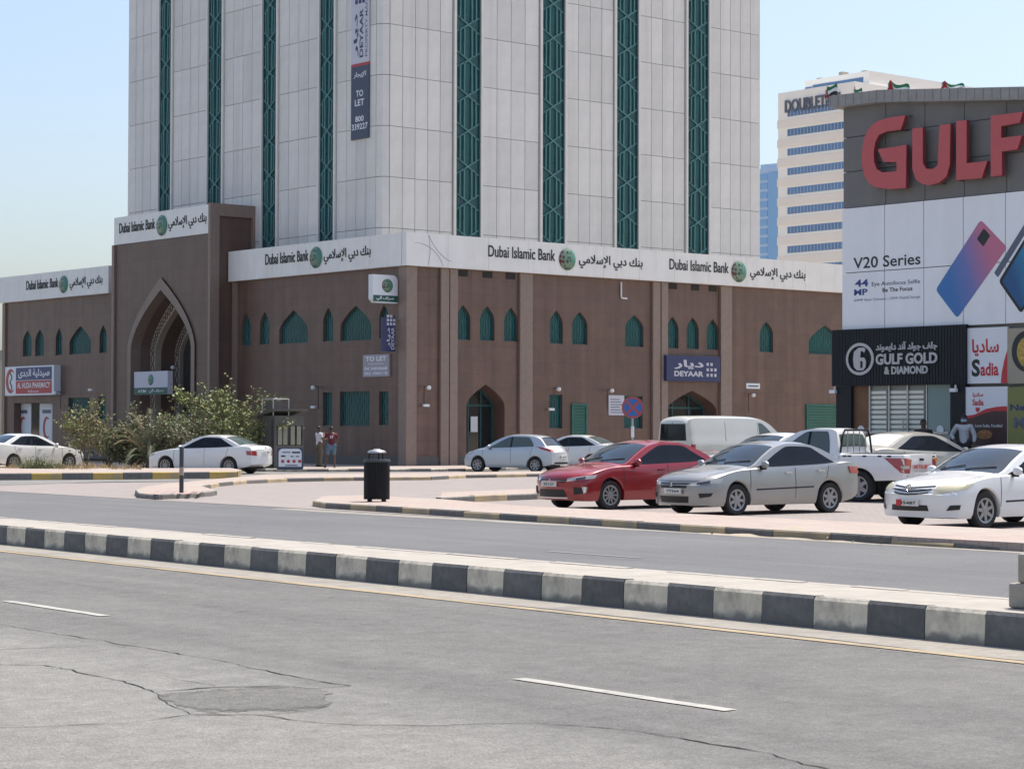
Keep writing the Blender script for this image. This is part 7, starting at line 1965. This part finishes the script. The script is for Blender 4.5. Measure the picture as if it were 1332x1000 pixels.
# young date palm: arching fronds of slim leaflets
def palm(loc, label, seed, nf, L0, rise):
    rnd = random.Random(seed); e = empty('young_palm', loc, 0, label, 'palm')
    put('trunk', MB().lathe([(.16, 0), (.2, .15), (.14, .4), (.05, .5)], 10), e, (0, 0, 0), 0, 'bark', smooth=60)
    for f in range(nf):
        a = 2 * pi * f / nf * 2.4 + rnd.uniform(-.3, .3); L_ = L0 * rnd.uniform(.7, 1.1); el = rnd.uniform(.35, 1.4)
        d = Vector((cos(a) * cos(el), sin(a) * cos(el), sin(el))); p = Vector((0, 0, .35)); pts = [p.copy()]
        for i in range(12):
            d = (d + Vector((rnd.gauss(0, .04), rnd.gauss(0, .04), -.05 - .016 * i * rnd.uniform(.5, 1.5)))).normalized(); p = p + d * L_ / 12; pts.append(p.copy())
        mb = MB().tube(pts, [.018 * (1 - .85 * i / 12) + .003 for i in range(13)], 4, False)
        for i in range(1, 13):
            for u in (0, .34, .67):
                b = pts[i - 1].lerp(pts[i], u); dr = (pts[i] - pts[i - 1]).normalized(); sd_ = dr.cross(Vector((0, 0, 1)))
                if sd_.length < .01: continue
                sd_.normalize(); up_ = sd_.cross(dr)
                for s in (1, -1):
                    ll = .42 * (1 - .55 * i / 12) * rnd.uniform(.8, 1.15); t = b + (dr * .75 + sd_ * s * .7 + up_ * .25).normalized() * ll - Vector((0, 0, ll * .12)); w = (dr.cross(sd_ * s)).normalized() * 0 + dr * .014
                    mb.add([b - w, b + w, t], [(0, 1, 2)])
        put('frond', mb, e, (0, 0, 0), 0, 'leaf_palm' if rnd.random() < .8 else 'leaf_dry')
palm(at(196, 86.0, .1), 'young date palm with arching grey-green fronds behind the white saloon', 4, 40, 2.4, 1)
palm(at(225, 86.5, .1), 'second young palm clump half hidden behind the white saloon', 9, 22, 2.1, 1)
# weeds and dry grass of the planted island
rnd = random.Random(3)
def tuft(loc, label, m, n, h, spread, cat='weed', name='weed_clump', grp=None):
    e = empty(name, loc, 0, label, cat, grp); mb = MB()
    for _ in range(n):
        a = rnd.uniform(0, 2 * pi); r = spread * sqrt(rnd.random()); b = Vector((r * cos(a), r * sin(a), 0)); t = b + Vector((rnd.gauss(0, h * .4), rnd.gauss(0, h * .4), h * rnd.uniform(.4, 1.1))); w = Vector((rnd.uniform(-1, 1), rnd.uniform(-1, 1), 0)) * .022
        mb.add([b - w, b + w, t], [(0, 1, 2)])
        if m == 'weed' and rnd.random() < .8:
            for q in range(3): 
                c = b.lerp(t, rnd.uniform(.4, 1)); d = Vector((rnd.gauss(0, 1), rnd.gauss(0, 1), rnd.gauss(.2, .6))).normalized() * .13; mb.add([c, c + d * .5 + w * 1.6, c + d], [(0, 1, 2)])
    put('leaves', mb, e, (0, 0, 0), 0, m)
tuft(at(44, 79.5, .1), 'leafy green weeds at the bonnet of the white car by the pharmacy', 'weed', 300, .6, .45)
tuft(at(66, 79.5, .1), 'lighter straggly weeds beside the leafy clump on the planted island', 'weed', 170, .45, .4)
gm = MB()
for _ in range(5200):
    px_ = rnd.uniform(-100, 185); Y_ = rnd.uniform(77.5, 86); b = GY(px_, Y_, .1)
    if noise.noise((b.x * .7, b.y * .35, 0)) < -.05: continue
    h = rnd.uniform(.08, .34) * (1 if px_ > 60 else .8); w = Vector((rnd.uniform(-1, 1), rnd.uniform(-1, 1), 0)) * .03; gm.add([b - w, b + w, b + Vector((rnd.gauss(0, .12), rnd.gauss(0, .12), h))], [(0, 1, 2)])
tag(put('dry_grass', gm, None, (0, 0, 0), 0, 'grass_dry'), 'straw coloured dry grass along the planted island', 'grass', kind='stuff')
# ------------------------------------------------------------------ hot hazy air
hz_ = MB().box(-420, 420, -30, 1000, -1.2, 125)
hm = bpy.data.materials.new('haze'); hm.use_nodes = True; nt = hm.node_tree
nt.nodes.remove(nt.nodes['Principled BSDF'])
pv_ = nt.nodes.new('ShaderNodeVolumePrincipled'); pv_.inputs['Color'].default_value = (0.90, 0.95, 1.0, 1); pv_.inputs['Density'].default_value = 0.00005
nt.links.new(pv_.outputs[0], nt.nodes['Material Output'].inputs['Volume'])
ho = put('haze', hz_, None); ho.data.materials.append(hm); tag(ho, 'thin pale heat haze filling the air', 'haze', kind='stuff')
